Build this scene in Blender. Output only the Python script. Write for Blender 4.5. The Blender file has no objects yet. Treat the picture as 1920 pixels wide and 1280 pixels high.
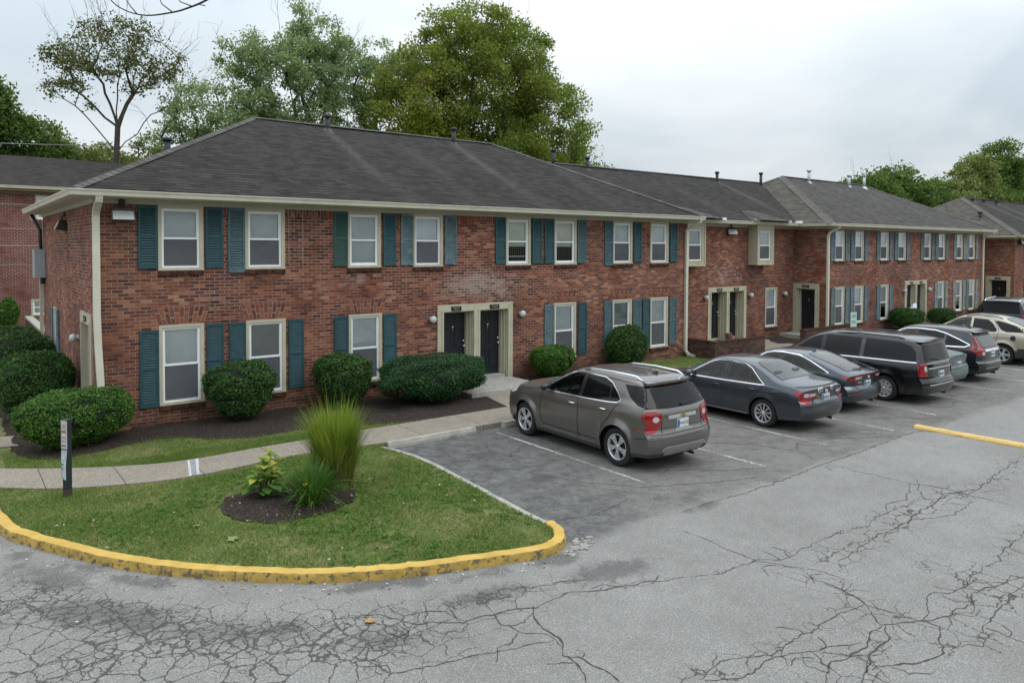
import bpy, bmesh, math, random
import numpy as np
from mathutils import Vector, Matrix, Quaternion
from mathutils.bvhtree import BVHTree
from mathutils.geometry import delaunay_2d_cdt
PI = math.pi
R = math.radians
SC = bpy.context.scene
COL = SC.collection

# ------------------------------------------------------------------ camera
cam_d = bpy.data.cameras.new('camera')
cam = bpy.data.objects.new('camera', cam_d)
COL.objects.link(cam)
SC.camera = cam
_yaw, _pit, _rol = 0.91597, 0.027886, 0.00361
_a = Vector((math.cos(_yaw)*math.cos(_pit), math.sin(_yaw)*math.cos(_pit), -math.sin(_pit)))
_r = Vector((math.sin(_yaw), -math.cos(_yaw), 0))
_u = _r.cross(_a)
_r2 = _r*math.cos(_rol)+_u*math.sin(_rol)
_u2 = -_r*math.sin(_rol)+_u*math.cos(_rol)
_m = Matrix((_r2, _u2, -_a)).transposed().to_4x4()
_m.translation = (0, 0, 4.1)
cam.matrix_world = _m
cam_d.sensor_width = 36
cam_d.lens = 1381.96/1920*36
cam_d.shift_y = -(640-502.96)/1920
cam_d.clip_start = 0.1
cam_d.clip_end = 3000

# ------------------------------------------------------------------ light
SUN_EL, SUN_AZ = R(52), R(-62)      # azimuth measured from +X, counter-clockwise
w = bpy.data.worlds.new('World')
SC.world = w
w.use_nodes = True
wt = w.node_tree
wt.nodes.clear()
def wn(t, **k):
    n = wt.nodes.new(t)
    for a, b in k.items(): setattr(n, a, b)
    return n
sky = wn('ShaderNodeTexSky', sky_type='NISHITA', sun_disc=False, sun_elevation=SUN_EL, sun_rotation=PI/2-SUN_AZ, dust_density=2.0)
tc = wn('ShaderNodeTexCoord')
sep = wn('ShaderNodeSeparateXYZ'); wt.links.new(tc.outputs['Generated'], sep.inputs[0])
def wm(op, a, b=0.0, clamp=False):
    n = wn('ShaderNodeMath', operation=op, use_clamp=clamp)
    for i, v in enumerate((a, b)):
        if hasattr(v, 'is_linked'): wt.links.new(v, n.inputs[i])
        else: n.inputs[i].default_value = v
    return n.outputs[0]
zc = wm('MAXIMUM', sep.outputs[2], 0.0)
den = wm('ADD', zc, 0.22)
cx = wm('DIVIDE', sep.outputs[0], den); cyy = wm('DIVIDE', sep.outputs[1], den)
comb = wn('ShaderNodeCombineXYZ'); wt.links.new(cx, comb.inputs[0]); wt.links.new(cyy, comb.inputs[1])
n1 = wn('ShaderNodeTexNoise'); n1.inputs['Scale'].default_value = 0.75; n1.inputs['Detail'].default_value = 5; n1.inputs['Roughness'].default_value = 0.5; n1.inputs['Distortion'].default_value = 0.5
mp = wn('ShaderNodeMapping'); mp.inputs['Location'].default_value = (9.3, 5.5, 0)
wt.links.new(comb.outputs[0], mp.inputs[0]); wt.links.new(mp.outputs[0], n1.inputs['Vector'])
rmp = wn('ShaderNodeValToRGB')
rmp.color_ramp.elements[0].position = 0.38; rmp.color_ramp.elements[0].color = (4.7, 5.35, 5.8, 1)
rmp.color_ramp.elements[1].position = 0.60; rmp.color_ramp.elements[1].color = (6.75, 7.1, 7.35, 1)
wt.links.new(n1.outputs[0], rmp.inputs[0])
zb = wm('ADD', wm('MULTIPLY', wm('POWER', zc, 1.2), 2.6), 0.86)
vm = wn('ShaderNodeVectorMath', operation='SCALE'); wt.links.new(rmp.outputs[0], vm.inputs[0]); wt.links.new(zb, vm.inputs['Scale'])
mx = wn('ShaderNodeMixRGB'); mx.inputs[0].default_value = 0.9
wt.links.new(sky.outputs[0], mx.inputs[1]); wt.links.new(vm.outputs[0], mx.inputs[2])
bg = wn('ShaderNodeBackground'); bg.inputs[1].default_value = 0.1
wo = wn('ShaderNodeOutputWorld')
wt.links.new(mx.outputs[0], bg.inputs[0]); wt.links.new(bg.outputs[0], wo.inputs[0])
sun_d = bpy.data.lights.new('sun', 'SUN'); sun = bpy.data.objects.new('sun', sun_d); COL.objects.link(sun)
sun_d.energy = 0.6; sun_d.angle = R(30); sun_d.color = (1, 0.96, 0.9)
sun.rotation_euler = Vector((math.cos(SUN_AZ)*math.cos(SUN_EL), math.sin(SUN_AZ)*math.cos(SUN_EL), math.sin(SUN_EL))).to_track_quat('Z', 'Y').to_euler()
sun.location = (0, -20, 40)
vs = SC.view_settings
vs.view_transform = 'Standard'; vs.look = 'None'; vs.exposure = 0.25; vs.gamma = 1.0
SC.cycles.max_bounces = 6
SC.cycles.transparent_max_bounces = 12

# ------------------------------------------------------------------ materials
class MT:
    """tiny node-material helper"""
    def __init__(s, name):
        s.m = bpy.data.materials.new(name); s.m.use_nodes = True
        s.t = s.m.node_tree; s.t.nodes.clear()
        s.out = s.t.nodes.new('ShaderNodeOutputMaterial')
    def n(s, t, ins=None, **k):
        n = s.t.nodes.new(t)
        for a, b in k.items(): setattr(n, a, b)
        for a, b in (ins or {}).items(): s.set(n.inputs[a], b)
        return n
    def set(s, sock, v):
        if hasattr(v, 'is_linked'): s.t.links.new(v, sock)
        elif isinstance(v, (tuple, list)) and len(v) == 3 and sock.type == 'RGBA': sock.default_value = (*v, 1)
        else: sock.default_value = v
    def math(s, op, a, b=0.0, clamp=False):
        n = s.n('ShaderNodeMath', {0: a, 1: b}, operation=op, use_clamp=clamp); return n.outputs[0]
    def mix(s, f, a, b, bt='MIX'):
        n = s.n('ShaderNodeMixRGB', {0: f, 1: a, 2: b}, blend_type=bt); return n.outputs[0]
    def ramp(s, f, stops, interp='LINEAR'):
        n = s.n('ShaderNodeValToRGB', {0: f}); cr = n.color_ramp; cr.interpolation = interp
        while len(cr.elements) < len(stops): cr.elements.new(0.5)
        for e, (p, c) in zip(cr.elements, stops):
            e.position = p; e.color = (*c, 1) if isinstance(c, (tuple, list)) else (c, c, c, 1)
        return n.outputs[0]
    def sstep(s, v, lo, hi):
        n = s.n('ShaderNodeMapRange', {'Value': v, 'From Min': lo, 'From Max': hi}, interpolation_type='SMOOTHSTEP', clamp=True); return n.outputs[0]
    def noise(s, scale, detail=3, rough=0.5, vec=None, dist=0.0, out=0):
        i = {'Scale': scale, 'Detail': detail, 'Roughness': rough, 'Distortion': dist}
        if vec is not None: i['Vector'] = vec
        return s.n('ShaderNodeTexNoise', i).outputs[out]
    def obj(s): return s.n('ShaderNodeTexCoord').outputs['Object']
    def uv(s): return s.n('ShaderNodeTexCoord').outputs['UV']
    def pos(s): return s.n('ShaderNodeNewGeometry').outputs['Position']
    def attr(s, name): return s.n('ShaderNodeAttribute', attribute_name=name).outputs['Fac']
    def bump(s, h, strength=0.3, dist=0.01): return s.n('ShaderNodeBump', {'Height': h, 'Strength': strength, 'Distance': dist}).outputs[0]
    def bsdf(s, color, rough=0.6, metal=0.0, normal=None, spec=0.5, coat=0.0, **ex):
        i = {'Base Color': color, 'Roughness': rough, 'Metallic': metal, 'Specular IOR Level': spec, 'Coat Weight': coat}
        if normal is not None: i['Normal'] = normal
        i.update({k.replace('_', ' '): v for k, v in ex.items()})
        b = s.n('ShaderNodeBsdfPrincipled', i)
        s.t.links.new(b.outputs[0], s.out.inputs[0]); return b

MC = {}
def simple(name, color, rough=0.6, metal=0.0, var=0.08, scale=6.0, spec=0.5, coat=0.0, bump=0.0, dirt=None):
    """painted / plain surface with slight mottling"""
    if name in MC: return MC[name]
    t = MT(name)
    nz = t.noise(scale, 4, 0.6, t.obj())
    lo = tuple(max(0, c*(1-var)) for c in color); hi = tuple(min(1, c*(1+var)) for c in color)
    c = t.ramp(nz, [(0.3, lo), (0.7, hi)])
    if dirt:
        dn = t.sstep(t.noise(scale*0.35, 6, 0.7, t.obj()), 0.5, 0.75)
        c = t.mix(t.math('MULTIPLY', dn, 0.6), c, dirt)
    nrm = t.bump(t.noise(scale*12, 2, 0.5, t.obj()), bump, 0.004) if bump else None
    t.bsdf(c, rough, metal, nrm, spec, coat)
    MC[name] = t.m; return t.m

BRICK_STOPS = [(0.0, (0.056, 0.026, 0.021)), (0.16, (0.096, 0.036, 0.027)), (0.38, (0.150, 0.050, 0.033)), (0.66, (0.212, 0.072, 0.044)), (0.84, (0.295, 0.108, 0.056)), (1.0, (0.36, 0.185, 0.12))]
def brick_mat(name, bw=0.225, rh=0.077, mortar=(0.31, 0.25, 0.21), stops=BRICK_STOPS, msize=0.0075, gain=1.0):
    if name in MC: return MC[name]
    t = MT(name)
    uv = t.uv()
    wob = t.n('ShaderNodeVectorMath', {0: t.noise(4.0, 2, 0.5, uv, out=1), 1: (0.5, 0.5, 0.5)}, operation='SUBTRACT').outputs[0]
    wob = t.n('ShaderNodeVectorMath', {0: wob}, operation='SCALE'); wob.inputs['Scale'].default_value = 0.012
    vec = t.n('ShaderNodeVectorMath', {0: uv, 1: wob.outputs[0]}, operation='ADD').outputs[0]
    br = t.n('ShaderNodeTexBrick', {'Vector': vec, 'Color1': (0, 0, 0), 'Color2': (1, 1, 1), 'Mortar': (0.5, 0.5, 0.5), 'Scale': 1.0,
             'Mortar Size': msize, 'Mortar Smooth': 0.25, 'Bias': -0.02, 'Brick Width': bw, 'Row Height': rh})
    big = t.noise(0.55, 4, 0.55, uv)
    fine = t.noise(38, 3, 0.6, uv)
    v = t.math('ADD', t.math('MULTIPLY', t.math('ADD', t.math('MULTIPLY', br.outputs[0], 0.96), 0.01), 0.80), t.math('MULTIPLY', t.math('SUBTRACT', big, 0.40), 1.25))
    v = t.math('ADD', v, t.math('MULTIPLY', t.math('SUBTRACT', fine, 0.5), 0.32), True)
    c = t.ramp(v, [(p, tuple(min(1, k*gain) for k in q)) for p, q in stops])
    # pale efflorescence, present where the attribute says so
    ch = t.attr('chalk')
    cn = t.math('ADD', t.math('MULTIPLY', t.noise(9, 6, 0.75, uv), 0.75), t.math('MULTIPLY', br.outputs[0], 0.16))
    cn = t.math('ADD', cn, t.math('MULTIPLY', t.math('SUBTRACT', t.noise(1.9, 4, 0.7, uv), 0.5), 0.7))
    cm = t.sstep(t.math('ADD', cn, t.math('MULTIPLY', ch, 0.40)), 0.60, 0.98)
    c = t.mix(t.math('MULTIPLY', cm, 0.55), c, (0.40, 0.31, 0.27))
    mcol = t.mix(t.noise(7, 4, 0.6, uv), tuple(k*0.72 for k in mortar), tuple(min(1, k*1.2) for k in mortar))
    dn = t.sstep(t.noise(0.8, 5, 0.68, uv), 0.44, 0.66)
    mcol = t.mix(t.math('MULTIPLY', dn, 0.85), mcol, (0.115, 0.055, 0.042))
    mcol = t.mix(t.math('MULTIPLY', cm, 0.8), mcol, (0.46, 0.40, 0.36))
    c = t.mix(br.outputs['Fac'], c, mcol)
    # damp, mossy foot of the wall
    wet = t.attr('damp')
    wm_ = t.math('MULTIPLY', wet, t.sstep(t.noise(2.2, 5, 0.65, uv), 0.3, 0.6))
    c = t.mix(t.math('MULTIPLY', wm_, 0.75), c, (0.035, 0.028, 0.018))
    h = t.math('SUBTRACT', t.math('MULTIPLY', fine, 0.25), br.outputs['Fac'])
    t.bsdf(c, 0.88, 0, t.bump(h, 0.55, 0.008), 0.25)
    MC[name] = t.m; return t.m

def brick_piece_mat(name, stops=BRICK_STOPS):
    """single bricks (arches, sills): one tone per loose piece"""
    if name in MC: return MC[name]
    t = MT(name)
    ri = t.n('ShaderNodeNewGeometry').outputs['Random Per Island']
    fine = t.noise(30, 3, 0.6, t.obj())
    v = t.math('ADD', t.math('MULTIPLY', ri, 0.6), t.math('MULTIPLY', fine, 0.4), True)
    t.bsdf(t.ramp(v, stops), 0.88, 0, t.bump(fine, 0.3, 0.004), 0.25)
    MC[name] = t.m; return t.m

def shingle_mat(name, lo=(0.0165, 0.0148, 0.0135), hi=(0.052, 0.0465, 0.042)):
    if name in MC: return MC[name]
    t = MT(name); uv = t.uv()
    br = t.n('ShaderNodeTexBrick', {'Vector': uv, 'Color1': (0, 0, 0), 'Color2': (1, 1, 1), 'Mortar': (0, 0, 0), 'Scale': 1.0,
             'Mortar Size': 0.004, 'Mortar Smooth': 0.1, 'Bias': 0.0, 'Brick Width': 0.31, 'Row Height': 0.165}, offset=0.37)
    sp = t.n('ShaderNodeSeparateXYZ', {0: uv})
    row = t.math('FRACT', t.math('DIVIDE', sp.outputs[1], 0.165))
    jag = t.math('MULTIPLY', t.math('SUBTRACT', t.noise(4.0, 3, 0.6, uv), 0.42), 0.75)
    edge = t.math('SUBTRACT', 1.0, t.sstep(t.math('ADD', row, jag), 0.14, 0.42))
    st = t.n('ShaderNodeMapping', {'Vector': uv, 'Scale': (1.1, 0.16, 1)})
    run = t.noise(1.3, 5, 0.62, st.outputs[0])
    gr = t.noise(60, 2, 0.6, uv)
    v = t.math('ADD', t.math('MULTIPLY', br.outputs[0], 0.42), t.math('MULTIPLY', run, 0.5))
    v = t.math('ADD', v, t.math('MULTIPLY', t.math('SUBTRACT', gr, 0.5), 0.5), True)
    c = t.ramp(v, [(0.12, lo), (0.75, hi)])
    skn = t.math('MULTIPLY', t.attr('streak'), t.sstep(run, 0.15, 0.6))
    c = t.mix(t.math('MULTIPLY', skn, 0.6), c, (0.12, 0.112, 0.104))
    c = t.mix(t.math('MULTIPLY', edge, 0.85), c, tuple(k*0.35 for k in lo))
    t.bsdf(c, 0.93, 0, t.bump(row, 0.8, 0.012), 0.2)
    MC[name] = t.m; return t.m

def leaf_mat(name, stops, trans=0.35, rough=0.55, sat_noise=0.0, tcol=(0.10, 0.16, 0.02), gain=1.0):
    stops = [(p, tuple(min(1, k*gain) for k in q)) for p, q in stops]
    if name in MC: return MC[name]
    t = MT(name)
    ri = t.n('ShaderNodeNewGeometry').outputs['Random Per Island']
    big = t.noise(sat_noise or 0.8, 2, 0.5, t.obj())
    v = t.math('ADD', t.math('MULTIPLY', ri, 0.65), t.math('MULTIPLY', t.math('SUBTRACT', big, 0.28), 0.8), True)
    c = t.ramp(v, stops)
    d = t.n('ShaderNodeBsdfPrincipled', {'Base Color': c, 'Roughness': rough, 'Specular IOR Level': 0.14})
    tr = t.n('ShaderNodeBsdfTranslucent', {'Color': t.mix(0.45, c, tcol)})
    ms = t.n('ShaderNodeMixShader', {0: trans, 1: d.outputs[0], 2: tr.outputs[0]})
    t.t.links.new(ms.outputs[0], t.out.inputs[0])
    MC[name] = t.m; return t.m

def peel_mat(name, c1, c2, c3, lo=0.45, hi=0.6):
    """paint with a second coat showing through in patches"""
    if name in MC: return MC[name]
    t = MT(name); o = t.pos()
    m1 = t.sstep(t.noise(2.6, 5, 0.65, o), lo, hi)
    m2 = t.sstep(t.noise(3.4, 4, 0.6, t.n('ShaderNodeVectorMath', {0: o, 1: (7, 3, 1)}, operation='ADD').outputs[0]), 0.56, 0.62)
    c = t.mix(m1, c1, c2); c = t.mix(m2, c, c3)
    c = t.mix(0.15, c, t.ramp(t.noise(22, 4, 0.6, o), [(0.3, 0.0), (0.7, 0.6)]))
    t.bsdf(c, 0.7)
    MC[name] = t.m; return t.m

def car_paint(name, col, flake=0.35, rough=0.28):
    if name in MC: return MC[name]
    t = MT(name)
    o = t.obj()
    nz = t.noise(2.2, 5, 0.65, o)
    c = t.mix(t.math('MULTIPLY', t.sstep(nz, 0.4, 0.8), 0.25), col, tuple(min(1, k*1.25+0.012) for k in col))
    sp = t.n('ShaderNodeSeparateXYZ', {0: o})
    low = t.math('SUBTRACT', 1.0, t.sstep(sp.outputs[2], 0.25, 0.75))
    dust = t.math('MULTIPLY', low, t.sstep(t.noise(9, 4, 0.7, o), 0.3, 0.75))
    c = t.mix(t.math('MULTIPLY', dust, 0.18), c, (0.10, 0.092, 0.08))
    t.bsdf(c, t.math('ADD', t.math('MULTIPLY', dust, 0.3), rough), flake, None, 0.5, 0.75, Coat_Roughness=0.045)
    MC[name] = t.m; return t.m

def glass_dark(name, col=(0.012, 0.014, 0.016), rough=0.03, ior=1.6):
    if name in MC: return MC[name]
    t = MT(name)
    t.bsdf(col, rough, 0, None, 0.5, 0.0, IOR=ior)
    MC[name] = t.m; return t.m

# ------------------------------------------------------------------ object helpers
def link(o, parent=None):
    COL.objects.link(o)
    if parent is not None: o.parent = parent
    return o
def tag(o, label=None, cat=None, group=None, kind=None):
    if label: o['label'] = label
    if cat: o['category'] = cat
    if group: o['group'] = group
    if kind: o['kind'] = kind
    return o
def thing(name, label, cat, loc=(0, 0, 0), rz=0.0, group=None):
    o = bpy.data.objects.new(name, None); link(o); o.empty_display_size = 0.3
    o.location = loc; o.rotation_euler = (0, 0, rz)
    return tag(o, label, cat, group)
def mesh_obj(name, me, parent=None, loc=(0, 0, 0), rot=(0, 0, 0)):
    o = bpy.data.objects.new(name, me); link(o, parent)
    o.location = loc; o.rotation_euler = rot
    return o

class MB:
    """collects faces (own vertices each, or shared grids) and links them as ONE mesh"""
    def __init__(s): s.v = []; s.f = []; s.uv = []; s.mi = []; s.smooth = []
    def face(s, pts, uv=None, mi=0, smooth=False):
        b = len(s.v); s.v += [tuple(p) for p in pts]; s.f.append(tuple(range(b, b+len(pts))))
        s.uv.append(uv or [(p[0], p[2]) for p in pts]); s.mi.append(mi); s.smooth.append(smooth)
    def raw(s, verts, faces, mi=0, smooth=True, uvs=None):
        b = len(s.v); s.v += [tuple(p) for p in verts]
        for k, f in enumerate(faces):
            s.f.append(tuple(b+i for i in f)); s.uv.append(uvs[k] if uvs else [(verts[i][0], verts[i][2]) for i in f]); s.mi.append(mi); s.smooth.append(smooth)
    def box(s, x0, x1, y0, y1, z0, z1, mi=0, skip=''):
        if x0 > x1: x0, x1 = x1, x0
        if y0 > y1: y0, y1 = y1, y0
        F = s.face
        if 'f' not in skip: F([(x0, y0, z0), (x1, y0, z0), (x1, y0, z1), (x0, y0, z1)], [(x0, z0), (x1, z0), (x1, z1), (x0, z1)], mi)
        if 'b' not in skip: F([(x1, y1, z0), (x0, y1, z0), (x0, y1, z1), (x1, y1, z1)], [(x1, z0), (x0, z0), (x0, z1), (x1, z1)], mi)
        if 'l' not in skip: F([(x0, y1, z0), (x0, y0, z0), (x0, y0, z1), (x0, y1, z1)], [(y1, z0), (y0, z0), (y0, z1), (y1, z1)], mi)
        if 'r' not in skip: F([(x1, y0, z0), (x1, y1, z0), (x1, y1, z1), (x1, y0, z1)], [(y0, z0), (y1, z0), (y1, z1), (y0, z1)], mi)
        if 't' not in skip: F([(x0, y0, z1), (x1, y0, z1), (x1, y1, z1), (x0, y1, z1)], [(x0, y0), (x1, y0), (x1, y1), (x0, y1)], mi)
        if 'u' not in skip: F([(x0, y1, z0), (x1, y1, z0), (x1, y0, z0), (x0, y0, z0)], [(x0, y1), (x1, y1), (x1, y0), (x0, y0)], mi)
    def tube(s, pts, r, n=8, mi=0, caps=True, smooth=True):
        pts = [Vector(p) for p in pts]; m = len(pts)
        rs = r if isinstance(r, (list, tuple)) else [r]*m
        vs = []; prev = None
        for i, p in enumerate(pts):
            d = (pts[min(i+1, m-1)]-pts[max(i-1, 0)])
            d = d.normalized() if d.length > 1e-9 else Vector((0, 0, 1))
            if prev is None:
                q = d.orthogonal().normalized()
            else:
                q = (prev-d*prev.dot(d)); q = q.normalized() if q.length > 1e-6 else d.orthogonal().normalized()
            prev = q; b = d.cross(q)
            for k in range(n):
                a = 2*PI*k/n; vs.append(p+(q*math.cos(a)+b*math.sin(a))*rs[i])
        fs = [(i*n+k, i*n+(k+1) % n, (i+1)*n+(k+1) % n, (i+1)*n+k) for i in range(m-1) for k in range(n)]
        if caps: fs += [tuple(range(n-1, -1, -1)), tuple((m-1)*n+k for k in range(n))]
        s.raw(vs, fs, mi, smooth)
    def lathe(s, prof, n=16, axis='z', c=(0, 0, 0), mi=0, smooth=True):
        vs = []
        for (r, h) in prof:
            for k in range(n):
                a = 2*PI*k/n; x, y = r*math.cos(a), r*math.sin(a)
                p = (x, y, h) if axis == 'z' else ((x, h, y) if axis == 'y' else (h, x, y))
                vs.append((p[0]+c[0], p[1]+c[1], p[2]+c[2]))
        m = len(prof); flip = axis == 'y'
        fs = []
        for i in range(m-1):
            for k in range(n):
                f = (i*n+k, i*n+(k+1) % n, (i+1)*n+(k+1) % n, (i+1)*n+k)
                fs.append(f[::-1] if flip else f)
        s.raw(vs, fs, mi, smooth)
    def sweep(s, prof, path, mi=0, closed_ends=True, smooth=False):
        """prof: list of (side, up); path: list of 3D points (horizontal), mitred; side is to the right of travel"""
        P = [Vector(p) for p in path]; m = len(P); k = len(prof); vs = []
        for i, p in enumerate(P):
            d0 = (P[i]-P[i-1]) if i else (P[1]-P[0]); d1 = (P[i+1]-P[i]) if i < m-1 else (P[i]-P[i-1])
            d0 = Vector((d0.x, d0.y, 0)).normalized(); d1 = Vector((d1.x, d1.y, 0)).normalized()
            t = (d0+d1).normalized(); nr = Vector((t.y, -t.x, 0)); sc = 1/max(0.3, t.dot(d0))
            for (a, b) in prof: vs.append(p+nr*(a*sc)+Vector((0, 0, b)))
        fs = []; uvs = []; L = 0
        for i in range(m-1):
            dl = (P[i+1]-P[i]).length
            for j in range(k-1):
                fs.append((i*k+j, (i+1)*k+j, (i+1)*k+j+1, i*k+j+1)); uvs.append([(L, j*.1), (L+dl, j*.1), (L+dl, j*.1+.1), (L, j*.1+.1)])
            L += dl
        s.raw(vs, fs, mi, smooth, uvs)
        if closed_ends:
            s.face([vs[j] for j in range(k)], None, mi); s.face([vs[(m-1)*k+j] for j in range(k-1, -1, -1)], None, mi)
    def mesh(s, name, mats, off=(0, 0, 0), attrs=None):
        me = bpy.data.meshes.new(name)
        o = Vector(off)
        me.from_pydata([(p[0]-o.x, p[1]-o.y, p[2]-o.z) for p in s.v], [], s.f)
        for m in (mats if isinstance(mats, (list, tuple)) else [mats]): me.materials.append(m)
        ul = me.uv_layers.new(name='UVMap')
        ul.data.foreach_set('uv', [c for f in s.uv for p in f for c in p])
        me.polygons.foreach_set('material_index', s.mi); me.polygons.foreach_set('use_smooth', s.smooth)
        for an, fn in (attrs or {}).items():
            at = me.attributes.new(an, 'FLOAT', 'POINT'); at.data.foreach_set('value', [float(fn(p)) for p in s.v])
        me.update(); return me
    def build(s, name, mats, parent=None, attrs=None, sharp=None):
        off = parent.location if parent is not None else (0, 0, 0)
        me = s.mesh(name, mats, off, attrs)
        if sharp is not None: me.set_sharp_from_angle(angle=R(sharp))
        return mesh_obj(name, me, parent)

def np_mesh(name, V, F, mat, smooth=False):
    me = bpy.data.meshes.new(name)
    me.from_pydata(np.asarray(V).tolist(), [], np.asarray(F).tolist())
    for m in (mat if isinstance(mat, (list, tuple)) else [mat]): me.materials.append(m)
    if smooth: me.polygons.foreach_set('use_smooth', [True]*len(me.polygons))
    me.update(); return me

def text_mb(body, size, mb, place, mi=0, align='CENTER'):
    """adds text as flat faces; place maps (x, y) in the text plane to 3D"""
    cu = bpy.data.curves.new('lettering', 'FONT'); cu.body = body; cu.size = size; cu.align_x = align; cu.align_y = 'CENTER'; cu.resolution_u = 2
    ob = bpy.data.objects.new('lettering', cu); COL.objects.link(ob)
    dg = bpy.context.evaluated_depsgraph_get(); dg.update()
    me = bpy.data.meshes.new_from_object(ob.evaluated_get(dg))
    vs = [place(v.co.x, v.co.y) for v in me.vertices]
    mb.raw(vs, [tuple(p.vertices) for p in me.polygons], mi, False)
    bpy.data.objects.remove(ob); bpy.data.curves.remove(cu); bpy.data.meshes.remove(me)

def catmull(pts, per=6):
    P = [np.array(p, float) for p in pts]; P = [2*P[0]-P[1]]+P+[2*P[-1]-P[-2]]; out = []
    for i in range(1, len(P)-2):
        for k in range(per):
            t = k/per
            out.append(0.5*((2*P[i])+(-P[i-1]+P[i+1])*t+(2*P[i-1]-5*P[i]+4*P[i+1]-P[i+2])*t*t+(-P[i-1]+3*P[i]-3*P[i+1]+P[i+2])*t**3))
    out.append(P[-2]); return [tuple(p) for p in out]

def vnoise(x, y, seed=0):
    """cheap smooth value noise, numpy-friendly"""
    x = np.asarray(x, float); y = np.asarray(y, float)
    xi = np.floor(x).astype(int); yi = np.floor(y).astype(int); fx = x-xi; fy = y-yi
    def h(a, b):
        n = (a*374761393+b*668265263+seed*974711) & 0x7fffffff
        n = ((n ^ (n >> 13))*1274126177) & 0x7fffffff
        return ((n ^ (n >> 16)) & 0xffff)/65535.0
    u = fx*fx*(3-2*fx); v = fy*fy*(3-2*fy)
    return (h(xi, yi)*(1-u)+h(xi+1, yi)*u)*(1-v)+(h(xi, yi+1)*(1-u)+h(xi+1, yi+1)*u)*v

# shared materials
M_CREAM = simple('cream_paint', (0.46, 0.43, 0.32), 0.55, var=0.06, dirt=(0.30, 0.27, 0.19))
M_GUTTER = simple('cream_gutter', (0.60, 0.575, 0.47), 0.45, var=0.05, scale=3, dirt=(0.40, 0.37, 0.29))
M_SOFFIT = simple('cream_soffit', (0.46, 0.43, 0.33), 0.65, var=0.06, dirt=(0.34, 0.31, 0.23))
M_WHITE = simple('white_vinyl', (0.82, 0.83, 0.84), 0.35, var=0.03)
M_BRICK = brick_mat('old_brick')
M_BRICKP = brick_piece_mat('brick_pieces')
M_SILL = brick_piece_mat('mossy_sill_bricks', [(0, (0.022, 0.014, 0.011)), (0.5, (0.06, 0.026, 0.019)), (1, (0.12, 0.048, 0.033))])
M_MORTAR = simple('mortar', (0.31, 0.26, 0.225), 0.9, var=0.15, scale=12)
M_ROOF = shingle_mat('dark_shingles')
M_ROOF2 = shingle_mat('grey_shingles', (0.04, 0.037, 0.034), (0.10, 0.093, 0.085))
M_DOOR = simple('black_door_paint', (0.010, 0.012, 0.018), 0.42, var=0.2)
M_BRASS = simple('brass', (0.55, 0.42, 0.2), 0.3, 0.9)
M_CHROME = simple('chrome', (0.80, 0.81, 0.83), 0.16, 0.85, var=0.03)
M_BLACK = simple('black_plastic', (0.012, 0.012, 0.013), 0.5)
M_DKMET = simple('dark_metal', (0.035, 0.037, 0.042), 0.5, 0.4)
M_GALV = simple('galvanised_metal', (0.42, 0.46, 0.49), 0.4, 0.6)
M_CONC = simple('concrete', (0.33, 0.315, 0.285), 0.88, var=0.18, scale=9, bump=0.4, dirt=(0.2, 0.185, 0.16))
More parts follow.
